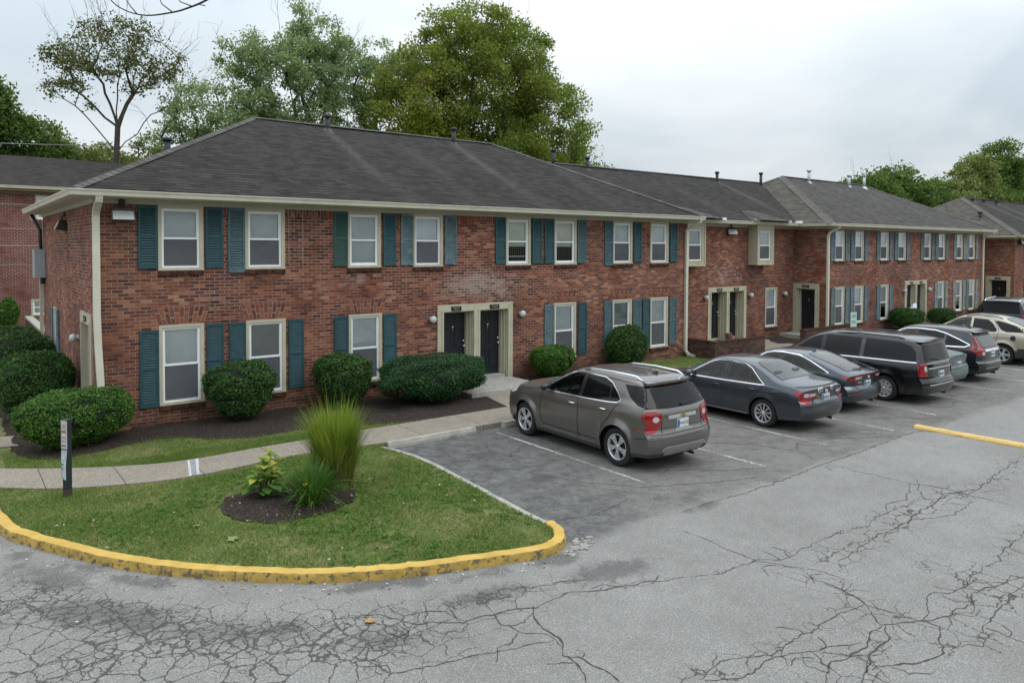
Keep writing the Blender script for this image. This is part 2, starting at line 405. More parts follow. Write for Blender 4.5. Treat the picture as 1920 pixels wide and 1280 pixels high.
# ------------------------------------------------------------------ ground
CR=[
[(3.42, 7.54), (3.75, 7.34), (4.02, 6.94), (4.4, 6.7), (4.78, 6.59), (5.29, 6.43), (5.82, 6.44), (6.14, 6.26), (6.61, 6.16), (6.86, 6.09), (7.22, 5.92)] ,
[(5.29, 6.43), (5.11, 6.12), (5.05, 5.95), (5.05, 5.7), (4.9, 5.45), (4.83, 5.21), (4.72, 5.0)] ,
[(4.79, 6.58), (4.77, 6.28), (4.78, 6.08), (4.96, 5.91), (4.98, 5.73), (4.93, 5.56)] ,
[(3.0, 6.31), (3.27, 6.28), (3.58, 6.18), (3.96, 6.03), (4.28, 5.97), (4.6, 5.87), (4.96, 5.77)] ,
[(4.02, 6.94), (3.86, 6.78), (3.69, 6.77), (3.45, 6.78), (3.29, 6.58), (3.26, 6.27)] ,
[(4.9, 5.45), (4.99, 5.33), (5.0, 5.09), (5.02, 4.85), (5.06, 4.75)] ,
[(4.78, 6.08), (4.57, 5.9)] ,
[(3.67, 7.06), (3.64, 6.95), (3.7, 6.79), (3.77, 6.76), (3.71, 6.59)] ,
[(4.41, 6.69), (4.52, 7.07), (4.48, 7.15)] ,
[(5.18, 7.01), (5.55, 6.85), (5.95, 6.72), (6.26, 6.55)] ,
[(7.25, 5.91), (7.58, 5.72), (7.94, 5.65), (8.38, 5.67), (8.67, 5.45), (9.14, 5.44), (9.91, 5.48), (10.28, 5.5), (10.77, 5.38), (11.28, 5.47), (12.24, 5.44), (12.74, 5.44)] ,
[(8.46, 6.91), (8.43, 6.41), (8.4, 6.07), (8.41, 5.65), (8.61, 5.26), (8.71, 5.03), (8.76, 4.73), (8.75, 4.56)] ,
[(9.2, 4.97), (9.59, 5.01), (10.21, 5.07), (10.69, 5.09), (11.13, 5.06), (11.83, 5.17), (12.46, 5.16), (13.3, 5.28), (13.59, 5.2), (13.97, 5.05), (14.98, 5.15), (15.74, 5.21), (16.96, 5.33)] ,
[(13.32, 7.44), (13.29, 6.97), (13.31, 6.4), (13.37, 5.92), (13.54, 5.44), (13.5, 4.94), (13.49, 4.57), (13.47, 4.22)] ,
[(8.44, 5.16), (8.5, 4.86), (8.54, 4.61), (8.49, 4.35), (8.38, 4.14), (8.42, 3.9), (8.46, 3.72), (8.5, 3.58), (8.58, 3.48)] ,
[(5.61, 4.37), (5.79, 4.41), (6.17, 4.37), (6.51, 4.22), (6.95, 4.24), (7.32, 4.22), (7.65, 4.22), (8.09, 4.21), (8.39, 4.2)] ,
[(8.38, 4.14), (8.2, 4.01), (8.04, 3.84), (8.29, 3.71), (8.56, 3.56), (8.85, 3.49), (9.09, 3.45), (9.38, 3.39), (9.67, 3.52), (9.94, 3.52), (10.23, 3.44), (10.52, 3.36), (10.67, 3.33)] ,
[(8.04, 3.84), (7.69, 3.78), (7.5, 3.72), (7.24, 3.72), (7.08, 3.7), (6.81, 3.72), (6.53, 3.63)] ,
[(8.07, 3.79), (7.76, 3.62), (7.56, 3.62), (7.32, 3.61), (7.16, 3.5), (6.95, 3.48), (6.8, 3.43)] ,
[(6.94, 4.0), (7.15, 3.94), (7.41, 3.81), (7.56, 3.75)] ,
[(6.94, 4.0), (6.85, 3.88), (6.77, 3.73)] ,
[(8.5, 3.58), (8.51, 3.43), (8.16, 3.32), (8.07, 3.23), (7.89, 3.18), (7.54, 3.28), (7.35, 3.4), (7.11, 3.47)] ,
[(9.69, 3.5), (9.92, 3.68), (10.22, 3.74), (10.66, 3.71), (11.11, 3.77), (11.62, 3.82), (12.11, 3.83), (12.51, 3.91)] ,
[(8.07, 3.23), (8.27, 3.13), (8.43, 3.02), (8.61, 3.0), (8.64, 3.11), (8.89, 3.14), (9.31, 3.17), (9.79, 3.23), (10.07, 3.22), (10.47, 3.26)] ,
[(8.5, 3.58), (9.09, 3.83), (9.28, 3.82), (9.41, 3.69), (9.79, 3.7), (10.19, 3.76)] ,
[(8.89, 3.14), (8.87, 2.94), (8.88, 2.75)] ,
[(9.04, 7.38), (9.79, 7.41), (10.75, 7.33), (11.79, 7.39), (13.32, 7.44), (14.77, 7.44), (16.05, 7.51), (17.2, 7.54), (18.32, 7.43), (19.65, 7.5)] ,
[(13.7, 5.96), (12.64, 5.39), (12.91, 5.25), (13.48, 5.41)] ,
[(12.15, 4.82), (12.48, 4.85), (13.19, 4.85)] ,
[(12.15, 4.82), (11.83, 4.95), (11.51, 5.08), (10.45, 4.98)] ,
[(5.67, 4.32), (6.1, 4.13), (6.41, 4.16), (6.73, 4.06), (6.94, 4.0)] ,
[(13.37, 5.92), (12.45, 5.54), (11.97, 5.65), (11.66, 5.53), (11.28, 5.47)] ,
]
def seg_dist(px, py, line):
    d = np.full(px.shape, 1e9)
    for (x0, y0), (x1, y1) in zip(line[:-1], line[1:]):
        vx, vy = x1-x0, y1-y0; L = vx*vx+vy*vy+1e-9
        t = np.clip(((px-x0)*vx+(py-y0)*vy)/L, 0, 1)
        d = np.minimum(d, np.hypot(px-x0-t*vx, py-y0-t*vy))
    return d
KERB_Y = [(0.2, 30), (0.16, 22), (0.2, 17), (0.36, 14.2), (0.55, 12.69), (0.76, 12.08), (1.08, 11.44), (1.58, 10.56), (2.06, 9.88), (2.55, 9.34), (3.05, 8.87), (3.56, 8.46), (4.12, 8.14), (4.72, 7.86), (5.38, 7.63), (6.06, 7.42), (6.42, 7.38), (6.73, 7.52), (6.93, 7.78), (7.01, 8.08)]
KERB_C = [(7.01, 8.08), (7.0, 8.52), (7.07, 9.62), (7.17, 11.1), (7.2, 12.32), (7.0, 13.3)]
ky = catmull(KERB_Y, 6); kc = catmull(KERB_C, 6)
SW_Y0, SW_Y1 = 13.46, 14.68      # sidewalk along the bays

def grid_sheet(name, xs, ys, z, mat, attrs):
    X, Y = np.meshgrid(xs, ys); nx, ny = len(xs), len(ys)
    V = np.stack([X.ravel(), Y.ravel(), np.full(X.size, z)], 1)
    i = np.arange((ny-1)*nx).reshape(ny-1, nx)[:, :-1].ravel()
    F = np.stack([i, i+1, i+nx+1, i+nx], 1)
    me = np_mesh(name, V, F, mat)
    for an, arr in attrs(X.ravel(), Y.ravel()).items():
        a = me.attributes.new(an, 'FLOAT', 'POINT'); a.data.foreach_set('value', np.asarray(arr, np.float32))
    return mesh_obj(name, me)

def ell(x, y, cx, cy, rx, ry, ang=0, p=1.0):
    c, s = math.cos(ang), math.sin(ang); dx, dy = x-cx, y-cy
    d = ((dx*c+dy*s)/rx)**2+((-dx*s+dy*c)/ry)**2
    return np.exp(-d**p)
def asphalt_attrs(x, y):
    kd = seg_dist(x, y, ky); nz = vnoise(x*1.1, y*1.1, 3); nz2 = vnoise(x*3.1, y*3.1, 5)
    alli = np.zeros_like(x)
    # crazed band that follows the yellow kerb
    band = 1/(1+np.exp(-(kd-.55)/.10))/(1+np.exp((kd-(2.7-.35*np.clip(x-2, 0, 4)))/.25))
    alli = np.maximum(alli, 0.86*band*(x < 7.0)*np.clip(1.6-np.maximum(0, x-3.6)*0.45, 0, 1))
    alli = np.maximum(alli, 0.8*ell(x, y, 4.9, 6.85, 1.5, 0.42, -0.2))
    alli = np.maximum(alli, ell(x, y, 2.3, 7.6, 1.9, 1.3, -0.85))
    alli = np.maximum(alli, 0.75*ell(x, y, 0.6, 9.3, 1.0, 1.6, -0.6))
    alli = np.maximum(alli, 0.9*ell(x, y, 3.35, 6.55, 0.75, 0.75))
    for k, wd in ((12, .42), (14, .4), (15, .3), (16, .32), (17, .3), (18, .35), (22, .3), (23, .3), (8, .2), (0, .25), (10, .22)):
        alli = np.maximum(alli, (0.70 if k >= 12 else .5)*np.exp(-(seg_dist(x, y, CR[k])/wd)**2))
    alli = np.maximum(alli, 0.8*ell(x, y, 13.3, 5.15, 1.1, 0.35))
    alli = np.maximum(alli, .62*ell(x, y, 9.3, 3.35, 1.6, .55, .05)); alli = np.maximum(alli, .5*ell(x, y, 10.2, 4.3, .7, 1.0)); alli = np.maximum(alli, .55*ell(x, y, 6.9, 4.0, 1.0, .35))
    alli = alli*(0.62+0.6*nz)*((y < 7.7) | (x < 6.7))
    dark = np.zeros_like(x)
    # crumbled dark bands
    dark = np.maximum(dark, 0.95*ell(x, y, 1.35, 9.15, 1.5, 0.42, -0.92))
    dark = np.maximum(dark, 0.95*ell(x, y, 2.55, 7.8, 1.6, 0.42, -0.72))
    dark = np.maximum(dark, 0.9*ell(x, y, 3.55, 6.85, 0.85, 0.36, -0.5))
    dark = np.maximum(dark, 0.9*ell(x, y, 5.0, 6.98, 0.7, 0.26, -0.15))
    dark = np.maximum(dark, 0.95*ell(x, y, 6.6, 6.6, 1.0, 0.36, -0.2))
    dark = np.maximum(dark, 0.9*np.exp(-((kd-0.14)/0.20)**2)*(x < 6.8)*(0.4+nz2))
    dark = np.maximum(dark, 0.9*ell(x, y, .95, 10.6, 0.45, 1.3, 0.35))
    # seam between the bays and the lane, oil and damp
    seam = np.abs(y-7.5-0.12*(vnoise(x*0.9, x*0, 9)-.5))
    dark = np.maximum(dark, 0.5*np.exp(-(seam/0.07)**2)*(x > 8.6)*(0.3+nz))
    wet = np.zeros_like(x)
    for (cx, cy, rx, ry, a, g) in ((8.28, 10.0, .55, .36, .3, 1), (7.85, 9.4, .45, .3, .2, .6), (8.5, 11.9, .8, .55, .4, .75), (7.7, 11.6, .35, .6, .2, .6), (8.1, 10.9, .3, .3, 0, .5), (8.0, 7.75, .75, .28, .12, .75), (9.5, 7.35, .6, .22, 0, .9), (9.7, 7.75, .5, .3, .3, .8), (11.6, 7.5, .5, .2, .1, .6), (13.3, 9.6, .5, .4, 0, .5), (12.9, 9.0, .3, .3, 0, .5), (15.6, 8.5, .8, .5, 0, .75), (16.2, 8.9, .5, .6, 0, .5), (18.2, 8.4, .7, .4, 0, .6), (20.6, 8.2, .7, .4, 0, .5), (10.7, 12.6, .6, .9, 0, .7), (10.8, 8.3, .4, .5, 0, .45), (7.35, 8.4, .3, .6, 0, .5)):
        wet = np.maximum(wet, g*ell(x, y, cx, cy, rx, ry, a, 1.4))
    stall = 1/(1+np.exp(-(y-7.5+0.25*(nz2-.5))/0.05))*(x > 6.6)
    new = stall*(x > 6.9)*(1/(1+np.exp((x-9.3+1.4*(nz-.5)-0.35*(y-10))/0.3)))   # blacker first bay
    return {'alli': alli, 'dark': np.clip(dark*(0.7+0.6*nz2), 0, 1.2), 'wet': wet*(0.55+0.65*nz2), 'stall': stall, 'fresh': new}

def asphalt_material():
    t = MT('worn_asphalt'); p = t.pos()
    st, al, dk, we, nw = (t.attr(k) for k in ('stall', 'alli', 'dark', 'wet', 'fresh'))
    b1 = t.noise(0.55, 5, 0.6, p); b2 = t.noise(3.2, 4, 0.65, p); gr = t.math('ADD', t.math('MULTIPLY', t.noise(46, 3, 0.75, p), 0.6), t.math('MULTIPLY', t.noise(120, 2, 0.7, p), 0.4))
    vor = t.n('ShaderNodeTexVoronoi', {'Vector': p, 'Scale': 70.0}).outputs['Distance']
    lane = t.ramp(t.math('ADD', t.math('MULTIPLY', b1, 0.6), t.math('MULTIPLY', b2, 0.4)), [(0.3, (0.165, 0.159, 0.149)), (0.52, (0.206, 0.200, 0.189)), (0.75, (0.25, 0.243, 0.231))])
    b3 = t.noise(9, 6, 0.75, p)
    bay = t.ramp(t.math('ADD', t.math('ADD', t.math('MULTIPLY', b1, 0.35), t.math('MULTIPLY', b2, 0.35)), t.math('MULTIPLY', b3, 0.3)), [(0.36, (0.078, 0.073, 0.066)), (0.5, (0.142, 0.135, 0.124)), (0.66, (0.20, 0.192, 0.178))])
    c = t.mix(st, lane, bay)
    c = t.mix(t.math('MULTIPLY', nw, 0.75), c, t.ramp(t.math('ADD', t.math('MULTIPLY', b2, 0.5), t.math('MULTIPLY', b3, 0.5)), [(0.36, (0.036, 0.036, 0.038)), (0.5, (0.085, 0.085, 0.086)), (0.64, (0.15, 0.149, 0.147))]))
    # aggregate
    ag = t.math('ADD', t.math('MULTIPLY', gr, 0.95), t.math('MULTIPLY', vor, 0.35))
    c = t.mix(1.0, c, t.ramp(ag, [(0.50, 0.60), (0.66, 0.98), (0.84, 1.40)]), 'MULTIPLY')
    # cracks: two sizes of plate, edges roughened, only where the surface is crazed
    wv = t.n('ShaderNodeVectorMath', {0: t.noise(7, 3, 0.6, p, out=1)}, operation='SCALE'); wv.inputs['Scale'].default_value = 0.14
    wp = t.n('ShaderNodeVectorMath', {0: p, 1: wv.outputs[0]}, operation='ADD').outputs[0]
    d1 = t.n('ShaderNodeTexVoronoi', {'Vector': wp, 'Scale': 2.9}, feature='DISTANCE_TO_EDGE').outputs['Distance']
    d2 = t.n('ShaderNodeTexVoronoi', {'Vector': wp, 'Scale': 6.5}, feature='DISTANCE_TO_EDGE').outputs['Distance']
    wn_ = t.math('MULTIPLY', t.math('ADD', 0.25, t.noise(9, 3, 0.6, p)), 0.050)
    k1 = t.math('SUBTRACT', 1.0, t.sstep(t.math('DIVIDE', d1, t.math('ADD', t.math('MULTIPLY', wn_, t.sstep(al, 0.2, 0.9)), 1e-4)), 0.45, 1.0))
    k2 = t.math('SUBTRACT', 1.0, t.sstep(t.math('DIVIDE', d2, t.math('ADD', t.math('MULTIPLY', t.math('MULTIPLY', wn_, 1.7), t.sstep(t.math('ADD', al, t.math('MULTIPLY', dk, 0.45)), 0.68, 1.1)), 1e-4)), 0.45, 1.0))
    k = t.math('MAXIMUM', k1, k2)
    k = t.math('MULTIPLY', k, t.sstep(al, 0.12, 0.4))
    dkn = t.sstep(t.math('ADD', t.math('MULTIPLY', dk, 0.75), t.math('MULTIPLY', t.math('SUBTRACT', t.noise(6, 7, 0.82, p), 0.5), 1.5)), 0.30, 0.72)
    dkn = t.math('MULTIPLY', dkn, t.sstep(dk, 0.05, 0.35))
    c = t.mix(t.math('MULTIPLY', dkn, 0.62), c, t.mix(t.sstep(gr, 0.35, 0.65), (0.02, 0.019, 0.018), (0.10, 0.096, 0.092)))
    wet = t.sstep(t.math('ADD', t.math('MULTIPLY', we, 0.8), t.math('MULTIPLY', t.math('SUBTRACT', t.noise(3.5, 6, 0.75, p), 0.5), 0.9)), 0.28, 0.75)
    wet = t.math('MULTIPLY', wet, t.sstep(we, 0.02, 0.2))
    c = t.mix(t.math('MULTIPLY', wet, 0.78), c, t.mix(b2, (0.032, 0.031, 0.031), (0.060, 0.054, 0.047)))
    # scattered small blotches
    bl = t.sstep(t.noise(2.4, 3, 0.6, p), 0.68, 0.76)
    c = t.mix(t.math('MULTIPLY', bl, 0.45), c, (0.10, 0.092, 0.078))
    c = t.mix(t.math('MULTIPLY', k, 0.88), c, (0.048, 0.045, 0.04))
    h = t.math('SUBTRACT', t.math('MULTIPLY', gr, 0.3), t.math('MULTIPLY', k, 1.0))
    t.bsdf(c, t.math('SUBTRACT', 0.9, t.math('MULTIPLY', wet, 0.35)), 0, t.bump(h, 0.5, 0.012), 0.35)
    return t.m
M_ASPH = asphalt_material()
M_GROUNDSOIL = simple('far_ground', (0.07, 0.085, 0.035), 0.95, var=0.35, scale=0.15)
# terrain to the horizon
mb = MB(); S_ = 1500
mb.face([(-S_, -S_, -0.35), (S_, -S_, -0.35), (S_, S_, -0.35), (-S_, S_, -0.35)])
tag(mb.build('ground', M_GROUNDSOIL), kind='structure')
xs = np.concatenate([np.arange(-60, -3, 3.0), np.arange(-3, 20, 0.1), np.arange(20, 34, 0.35), np.arange(34, 121, 3.0)])
ys = np.concatenate([np.arange(-60, 0, 3.0), np.arange(0, 2, 0.4), np.arange(2, 14.05, 0.1)])
tag(grid_sheet('parking_lot', xs, ys, 0.0, M_ASPH, asphalt_attrs), kind='structure')
tag(grid_sheet('road', np.arange(-60, 1.1, 0.6), np.arange(14.0, 120, 0.8), -0.001, M_ASPH, lambda x, y: {'alli': 0.4*vnoise(x, y, 4), 'dark': 0*x, 'wet': 0*x, 'stall': 0*x, 'fresh': 0*x}), kind='structure')

# single long cracks as thin ragged sheets of exposed dark base
M_CRACK = simple('crack_base', (0.048, 0.046, 0.042), 0.95, var=0.3, scale=30)
rng = random.Random(7)
mb = MB()
def crack(line, wd):
    pts = []
    for (x0, y0), (x1, y1) in zip(line[:-1], line[1:]):
        L = math.hypot(x1-x0, y1-y0); n = max(2, int(L/0.055))
        for i in range(n):
            f = i/n; pts.append((x0+(x1-x0)*f, y0+(y1-y0)*f))
    pts.append(line[-1])
    N = len(pts); vs = []; ox = oy = 0
    for i, (x, y) in enumerate(pts):
        ox = ox*0.72+rng.gauss(0, 0.016); oy = oy*0.72+rng.gauss(0, 0.016)
        a = pts[max(0, i-1)]; b = pts[min(N-1, i+1)]; dx, dy = b[0]-a[0], b[1]-a[1]; l = math.hypot(dx, dy) or 1
        wv_ = wd*(0.25+0.9*rng.random())*(0.35+0.65*min(1, 4*min(i+1, N-i)/N))
        nx, ny = -dy/l*wv_/2, dx/l*wv_/2
        vs += [(x+ox+nx, y+oy+ny, 0.0035), (x+ox-nx, y+oy-ny, 0.0035)]
    mb.raw(vs, [(2*i, 2*i+1, 2*i+3, 2*i+2) for i in range(N-1)], 0, False)
for i, l in enumerate(CR):
    wdt = 0.024 if i in (0, 1, 5, 16, 17, 18, 21, 12) else 0.016
    if i == 26: wdt = 0.026
    crack(l, wdt)
    # short side branches
    for q in range(max(1, len(l)//4)):
        j = rng.randrange(len(l)-1); f = rng.random()
        x = l[j][0]+(l[j+1][0]-l[j][0])*f; y = l[j][1]+(l[j+1][1]-l[j][1])*f; a = rng.random()*6.28; L = 0.15+0.35*rng.random()
        if i != 26: crack([(x, y), (x+L*.5*math.cos(a), y+L*.5*math.sin(a)), (x+L*math.cos(a+.5), y+L*math.sin(a+.5))], 0.013)
for l in ([(9.0, 12.6), (8.6, 11.9), (8.9, 11.2)], [(10.2, 8.9), (11.0, 9.1), (11.9, 8.7)], [(13.0, 12.0), (13.3, 10.8), (12.9, 10.0)], [(15.2, 8.3), (14.2, 8.6), (13.6, 8.2)], [(17.6, 8.9), (18.6, 8.1), (19.3, 7.7)], [(22.3, 9.0), (23.4, 8.2), (24.6, 7.8)], [(19.8, 8.6), (20.7, 8.2), (21.6, 8.4)], [(8.0, 12.9), (7.8, 12.1), (8.3, 11.6)], [(7.6, 11.2), (8.3, 10.7), (9.0, 10.6), (9.6, 10.9)], [(8.3, 10.7), (8.7, 9.6), (9.4, 8.6), (10.6, 8.0), (11.6, 7.7)], [(10.6, 8.9), (11.4, 8.3), (12.2, 7.9)], [(12.6, 9.9), (13.4, 9.0), (13.6, 8.2), (13.4, 7.6)], [(7.2, 8.3), (7.9, 8.1), (8.8, 8.3)], [(14.9, 8.6), (15.8, 7.9), (16.6, 7.6)], [(8.6, 11.0), (8.9, 11.6), (9.5, 11.9)]):
    crack(l, 0.022)
tag(mb.build('pavement_cracks', M_CRACK), kind='structure')

# painted bay lines
M_LINE = MT('worn_white_paint'); _p = M_LINE.pos()
_c = M_LINE.mix(M_LINE.sstep(M_LINE.math('ADD', M_LINE.noise(17, 6, 0.8, _p), M_LINE.math('MULTIPLY', M_LINE.math('SUBTRACT', M_LINE.noise(0.9, 2, 0.5, _p), 0.5), 0.5)), 0.38, 0.56), (0.54, 0.535, 0.51), (0.17, 0.163, 0.15))
M_LINE.bsdf(_c, 0.8); M_LINE = M_LINE.m
mb = MB()
for k, x in enumerate((9.65, 12.19, 14.57, 16.96, 19.4, 21.92, 24.3, 26.6, 29.0, 31.4, 33.8)):
    y = 8.0+0.25*((k*37) % 3-1)*0.5
    wd = 0.036
    if k == 0: y = 8.75
    while y < 13.1:
        y2 = min(13.1, y+0.22); j = 0.006*math.sin(y*9+k)
        mb.face([(x-wd+j, y, 0.004), (x+wd+j, y, 0.004), (x+wd-j, y2, 0.004), (x-wd-j, y2, 0.004)]); y = y2
tag(mb.build('bay_lines', M_LINE), kind='structure')

# broken pale concrete beside the end of the yellow kerb
mb = MB(); rq = random.Random(12); M_RUB = simple('broken_concrete', (0.25, 0.242, 0.222), .9, var=.25, scale=14, bump=.4)
for i in range(46):
    f = rq.random(); x, y = 6.55+0.55*f+rq.gauss(0, .10), 7.22+.36*f+rq.gauss(0, .06); s_ = rq.uniform(.03, .11)*(1 if i < 16 else .4); a0 = rq.random()*6; k = rq.randint(5, 7); h_ = rq.uniform(.008, .02)
    if min(math.hypot(x-p[0], y-p[1]) for p in ky) < s_+.03: continue
    P = [(x+s_*rq.uniform(.6, 1)*math.cos(a0+6.283*q/k), y+s_*rq.uniform(.5, .9)*math.sin(a0+6.283*q/k), h_) for q in range(k)]
    mb.face(P)
    for q in range(k): u, v = P[q], P[(q+1) % k]; mb.face([(u[0], u[1], -.01), (v[0], v[1], -.01), v, u])
tag(mb.build('rubble', M_RUB), 'broken pale concrete beside the rounded end of the yellow kerb', 'rubble', kind='stuff')
# kerbs
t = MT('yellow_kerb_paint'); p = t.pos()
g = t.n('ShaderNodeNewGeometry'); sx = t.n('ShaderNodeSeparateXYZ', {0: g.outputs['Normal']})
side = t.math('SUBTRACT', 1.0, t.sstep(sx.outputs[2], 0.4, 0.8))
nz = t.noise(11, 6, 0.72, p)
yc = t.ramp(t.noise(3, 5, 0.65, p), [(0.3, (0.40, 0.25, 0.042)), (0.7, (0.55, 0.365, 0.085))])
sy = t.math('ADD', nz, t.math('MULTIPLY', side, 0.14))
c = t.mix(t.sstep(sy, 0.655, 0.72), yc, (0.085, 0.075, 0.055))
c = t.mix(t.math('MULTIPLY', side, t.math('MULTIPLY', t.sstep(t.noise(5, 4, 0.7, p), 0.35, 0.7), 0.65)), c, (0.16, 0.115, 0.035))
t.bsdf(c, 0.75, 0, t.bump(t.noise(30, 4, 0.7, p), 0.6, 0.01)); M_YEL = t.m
mb = MB()
path = [(x, y, 0) for x, y in ky]
# kerb lies to the left of travel (towards the lawn)
rk = random.Random(3)
prof = [(0.0, -0.05), (-0.008, 0.085), (-0.022, 0.116), (-0.045, 0.127), (-0.152, 0.130), (-0.166, 0.12), (-0.19, -0.05)]
prof = [(-a if False else a, b) for a, b in prof]
pj = [(x+rk.gauss(0, .006), y+rk.gauss(0, .006), rk.gauss(0, .004)) for x, y, _ in path]
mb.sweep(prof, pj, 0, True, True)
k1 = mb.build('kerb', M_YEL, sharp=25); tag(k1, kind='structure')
mb = MB()
mb.sweep([(0.0, -0.05), (-0.005, 0.06), (-0.03, 0.085), (-0.14, 0.09), (-0.145, -0.05)], [(x+rk.gauss(0, .006), y+rk.gauss(0, .006), 0) for x, y in kc[1:]], 0, True, True)
tag(mb.build('kerb', M_CONC, sharp=50), kind='structure')

# lawn: one sheet inside the kerb and up to the buildings
def grass_ground():
    t = MT('lawn_ground'); p = t.pos()
    a = t.noise(1.1, 5, 0.65, p); b = t.noise(6, 5, 0.7, p); f = t.noise(55, 3, 0.7, p)
    v = t.math('ADD', t.math('ADD', t.math('MULTIPLY', a, 0.5), t.math('MULTIPLY', b, 0.35)), t.math('MULTIPLY', f, 0.2))
    c = t.ramp(v, [(0.38, (0.055, 0.078, 0.02)), (0.48, (0.105, 0.135, 0.036)), (0.55, (0.15, 0.155, 0.06)), (0.64, (0.23, 0.185, 0.105))])
    t.bsdf(c, 0.95, 0, t.bump(f, 0.8, 0.02), 0.2); return t.m
M_LAWN = grass_ground()
inner = []
for (x, y), q in zip(ky, range(len(ky))):
    a = ky[max(0, q-1)]; b = ky[min(len(ky)-1, q+1)]; dx, dy = b[0]-a[0], b[1]-a[1]; l = math.hypot(dx, dy)
    inner.append((x-dy/l*0.17, y+dx/l*0.17))
innc = []
for q, (x, y) in enumerate(kc):
    a = kc[max(0, q-1)]; b = kc[min(len(kc)-1, q+1)]; dx, dy = b[0]-a[0], b[1]-a[1]; l = math.hypot(dx, dy)
    innc.append((x-dy/l*0.13, y+dx/l*0.13))
outline = inner+innc[1:]+[(7.2, SW_Y0+0.05), (62, SW_Y0+0.05), (62, 60), (0.35, 60)]
def fill(poly, step, zf, jitter=0.0):
    """triangulated sheet over a polygon with interior points"""
    bd = []
    for i, (x0, y0) in enumerate(poly):
        x1, y1 = poly[(i+1) % len(poly)]; n = max(1, int(math.hypot(x1-x0, y1-y0)/max(step, .25)))
        for k in range(n): bd.append(Vector((x0+(x1-x0)*k/n, y0+(y1-y0)*k/n)))
    xs_ = [p[0] for p in poly]; ys_ = [p[1] for p in poly]; nb = len(bd); pts = list(bd)
    from mathutils.geometry import intersect_point_line
    P = np.array([(p.x, p.y) for p in bd])
    gx, gy = np.meshgrid(np.arange(min(xs_)+step/2, max(xs_), step), np.arange(min(ys_)+step/2, max(ys_), step))
    gx = gx.ravel(); gy = gy.ravel(); ins = np.zeros(gx.shape, bool)
    for i in range(nb):
        x0, y0 = P[i]; x1, y1 = P[(i+1) % nb]
        cnd = ((y0 > gy) != (y1 > gy)); xi = (x1-x0)*(gy-y0)/((y1-y0) if y1 != y0 else 1e-9)+x0
        ins ^= cnd & (gx < xi)
    dmin = np.full(gx.shape, 1e9)
    for i in range(nb): dmin = np.minimum(dmin, np.hypot(gx-P[i, 0], gy-P[i, 1]))
    ok = ins & (dmin > step*0.45)
    pts += [Vector((x, y)) for x, y in zip(gx[ok], gy[ok])]
    r = delaunay_2d_cdt(pts, [(i, (i+1) % nb) for i in range(nb)], [], 1, 1e-5)
    vs = [(v.x, v.y, zf(v.x, v.y)) for v in r[0]]
    fs = []
    for f in r[2]:
        a, b, c = (r[0][i] for i in f[:3])
        fs.append(tuple(f) if (b-a).cross(c-a) > 0 else tuple(reversed(f)))
    return vs, fs
near = inner+innc[1:]+[(7.2, SW_Y0+0.05), (34, SW_Y0+0.05), (34, 20.5), (0.3, 20.5)]
def lawn_z(x, y):
    d = min(1.0, max(0, math.hypot(x-4, y-10.6)/3.0))
    return 0.085+0.05*(1-d*d)*(y < 13.3)
vs, fs = fill([p for p in near if p[1] <= 20.5], 0.35, lawn_z)
mb = MB(); mb.raw(vs, fs, 0, True); tag(mb.build('lawn', M_LAWN), kind='structure')
mb = MB()
mb.face([(34, SW_Y0+.05, .085), (140, SW_Y0+.05, .085), (140, 20.5, .085), (34, 20.5, .085)])
mb.face([(0.3, 20.5, .085), (140, 20.5, .085), (140, 110, .085), (0.3, 110, .085)])
tag(mb.build('back_lawn', M_LAWN), kind='structure')

# sidewalk
t = MT('exposed_aggregate'); p = t.pos()
f = t.n('ShaderNodeTexVoronoi', {'Vector': p, 'Scale': 46.0}); 
cc = t.ramp(f.outputs['Color'], [(0.0, (0.115, 0.092, 0.07)), (0.5, (0.225, 0.19, 0.15)), (1.0, (0.38, 0.335, 0.275))])
c = t.mix(t.math('MULTIPLY', t.sstep(t.noise(1.6, 5, 0.65, p), 0.4, 0.75), 0.5), cc, (0.16, 0.145, 0.122))
c = t.mix(0.3, c, t.ramp(t.noise(0.5, 3, 0.6, p), [(0.3, (0.205, 0.174, 0.138)), (0.7, (0.275, 0.238, 0.192))]))
t.bsdf(c, 0.92, 0, t.bump(f.outputs['Distance'], 0.4, 0.006)); M_SIDE = t.m
near_e = catmull([(0.3, 15.1), (0.9, 14.5), (1.57, 14.02), (2.2, 13.74), (2.84, 13.54), (3.5, 13.48), (4.22, 13.55), (5.0, 13.66), (5.74, 13.66), (6.4, 13.55), (7.0, SW_Y0)], 5)
far_e = catmull([(0.3, 16.35), (0.9, 15.85), (1.5, 15.42), (2.3, 14.95), (3.07, 14.64), (3.8, 14.55), (4.84, 14.62), (6.0, 14.64), (7.0, SW_Y1)], 5)
joints = [1.25, 2.35, 3.55, 4.9, 6.4, 8.0, 9.55, 11.1, 12.6, 14.1, 15.6, 17.1]
def at_x(line, x):
    for (x0, y0), (x1, y1) in zip(line[:-1], line[1:]):
        if x0 <= x <= x1: return y0+(y1-y0)*(x-x0)/(x1-x0+1e-9)
    return line[-1][1] if x > line[-1][0] else line[0][1]
mb = MB(); ZS = 0.112
cuts = [0.3]+joints+[18.6+1.5*k for k in range(30)]
for a, b in zip(cuts[:-1], cuts[1:]):
    xs_ = np.linspace(a+0.006, b-0.006, max(2, int((b-a)/0.2)+1))
    for x0, x1 in zip(xs_[:-1], xs_[1:]):
        n0, n1 = (at_x(near_e, x0), at_x(near_e, x1)); f0, f1 = at_x(far_e, x0), at_x(far_e, x1)
        mb.face([(x0, n0, ZS), (x1, n1, ZS), (x1, f1, ZS), (x0, f0, ZS)])
        mb.face([(x0, n0, -.05), (x1, n1, -.05), (x1, n1, ZS), (x0, n0, ZS)])
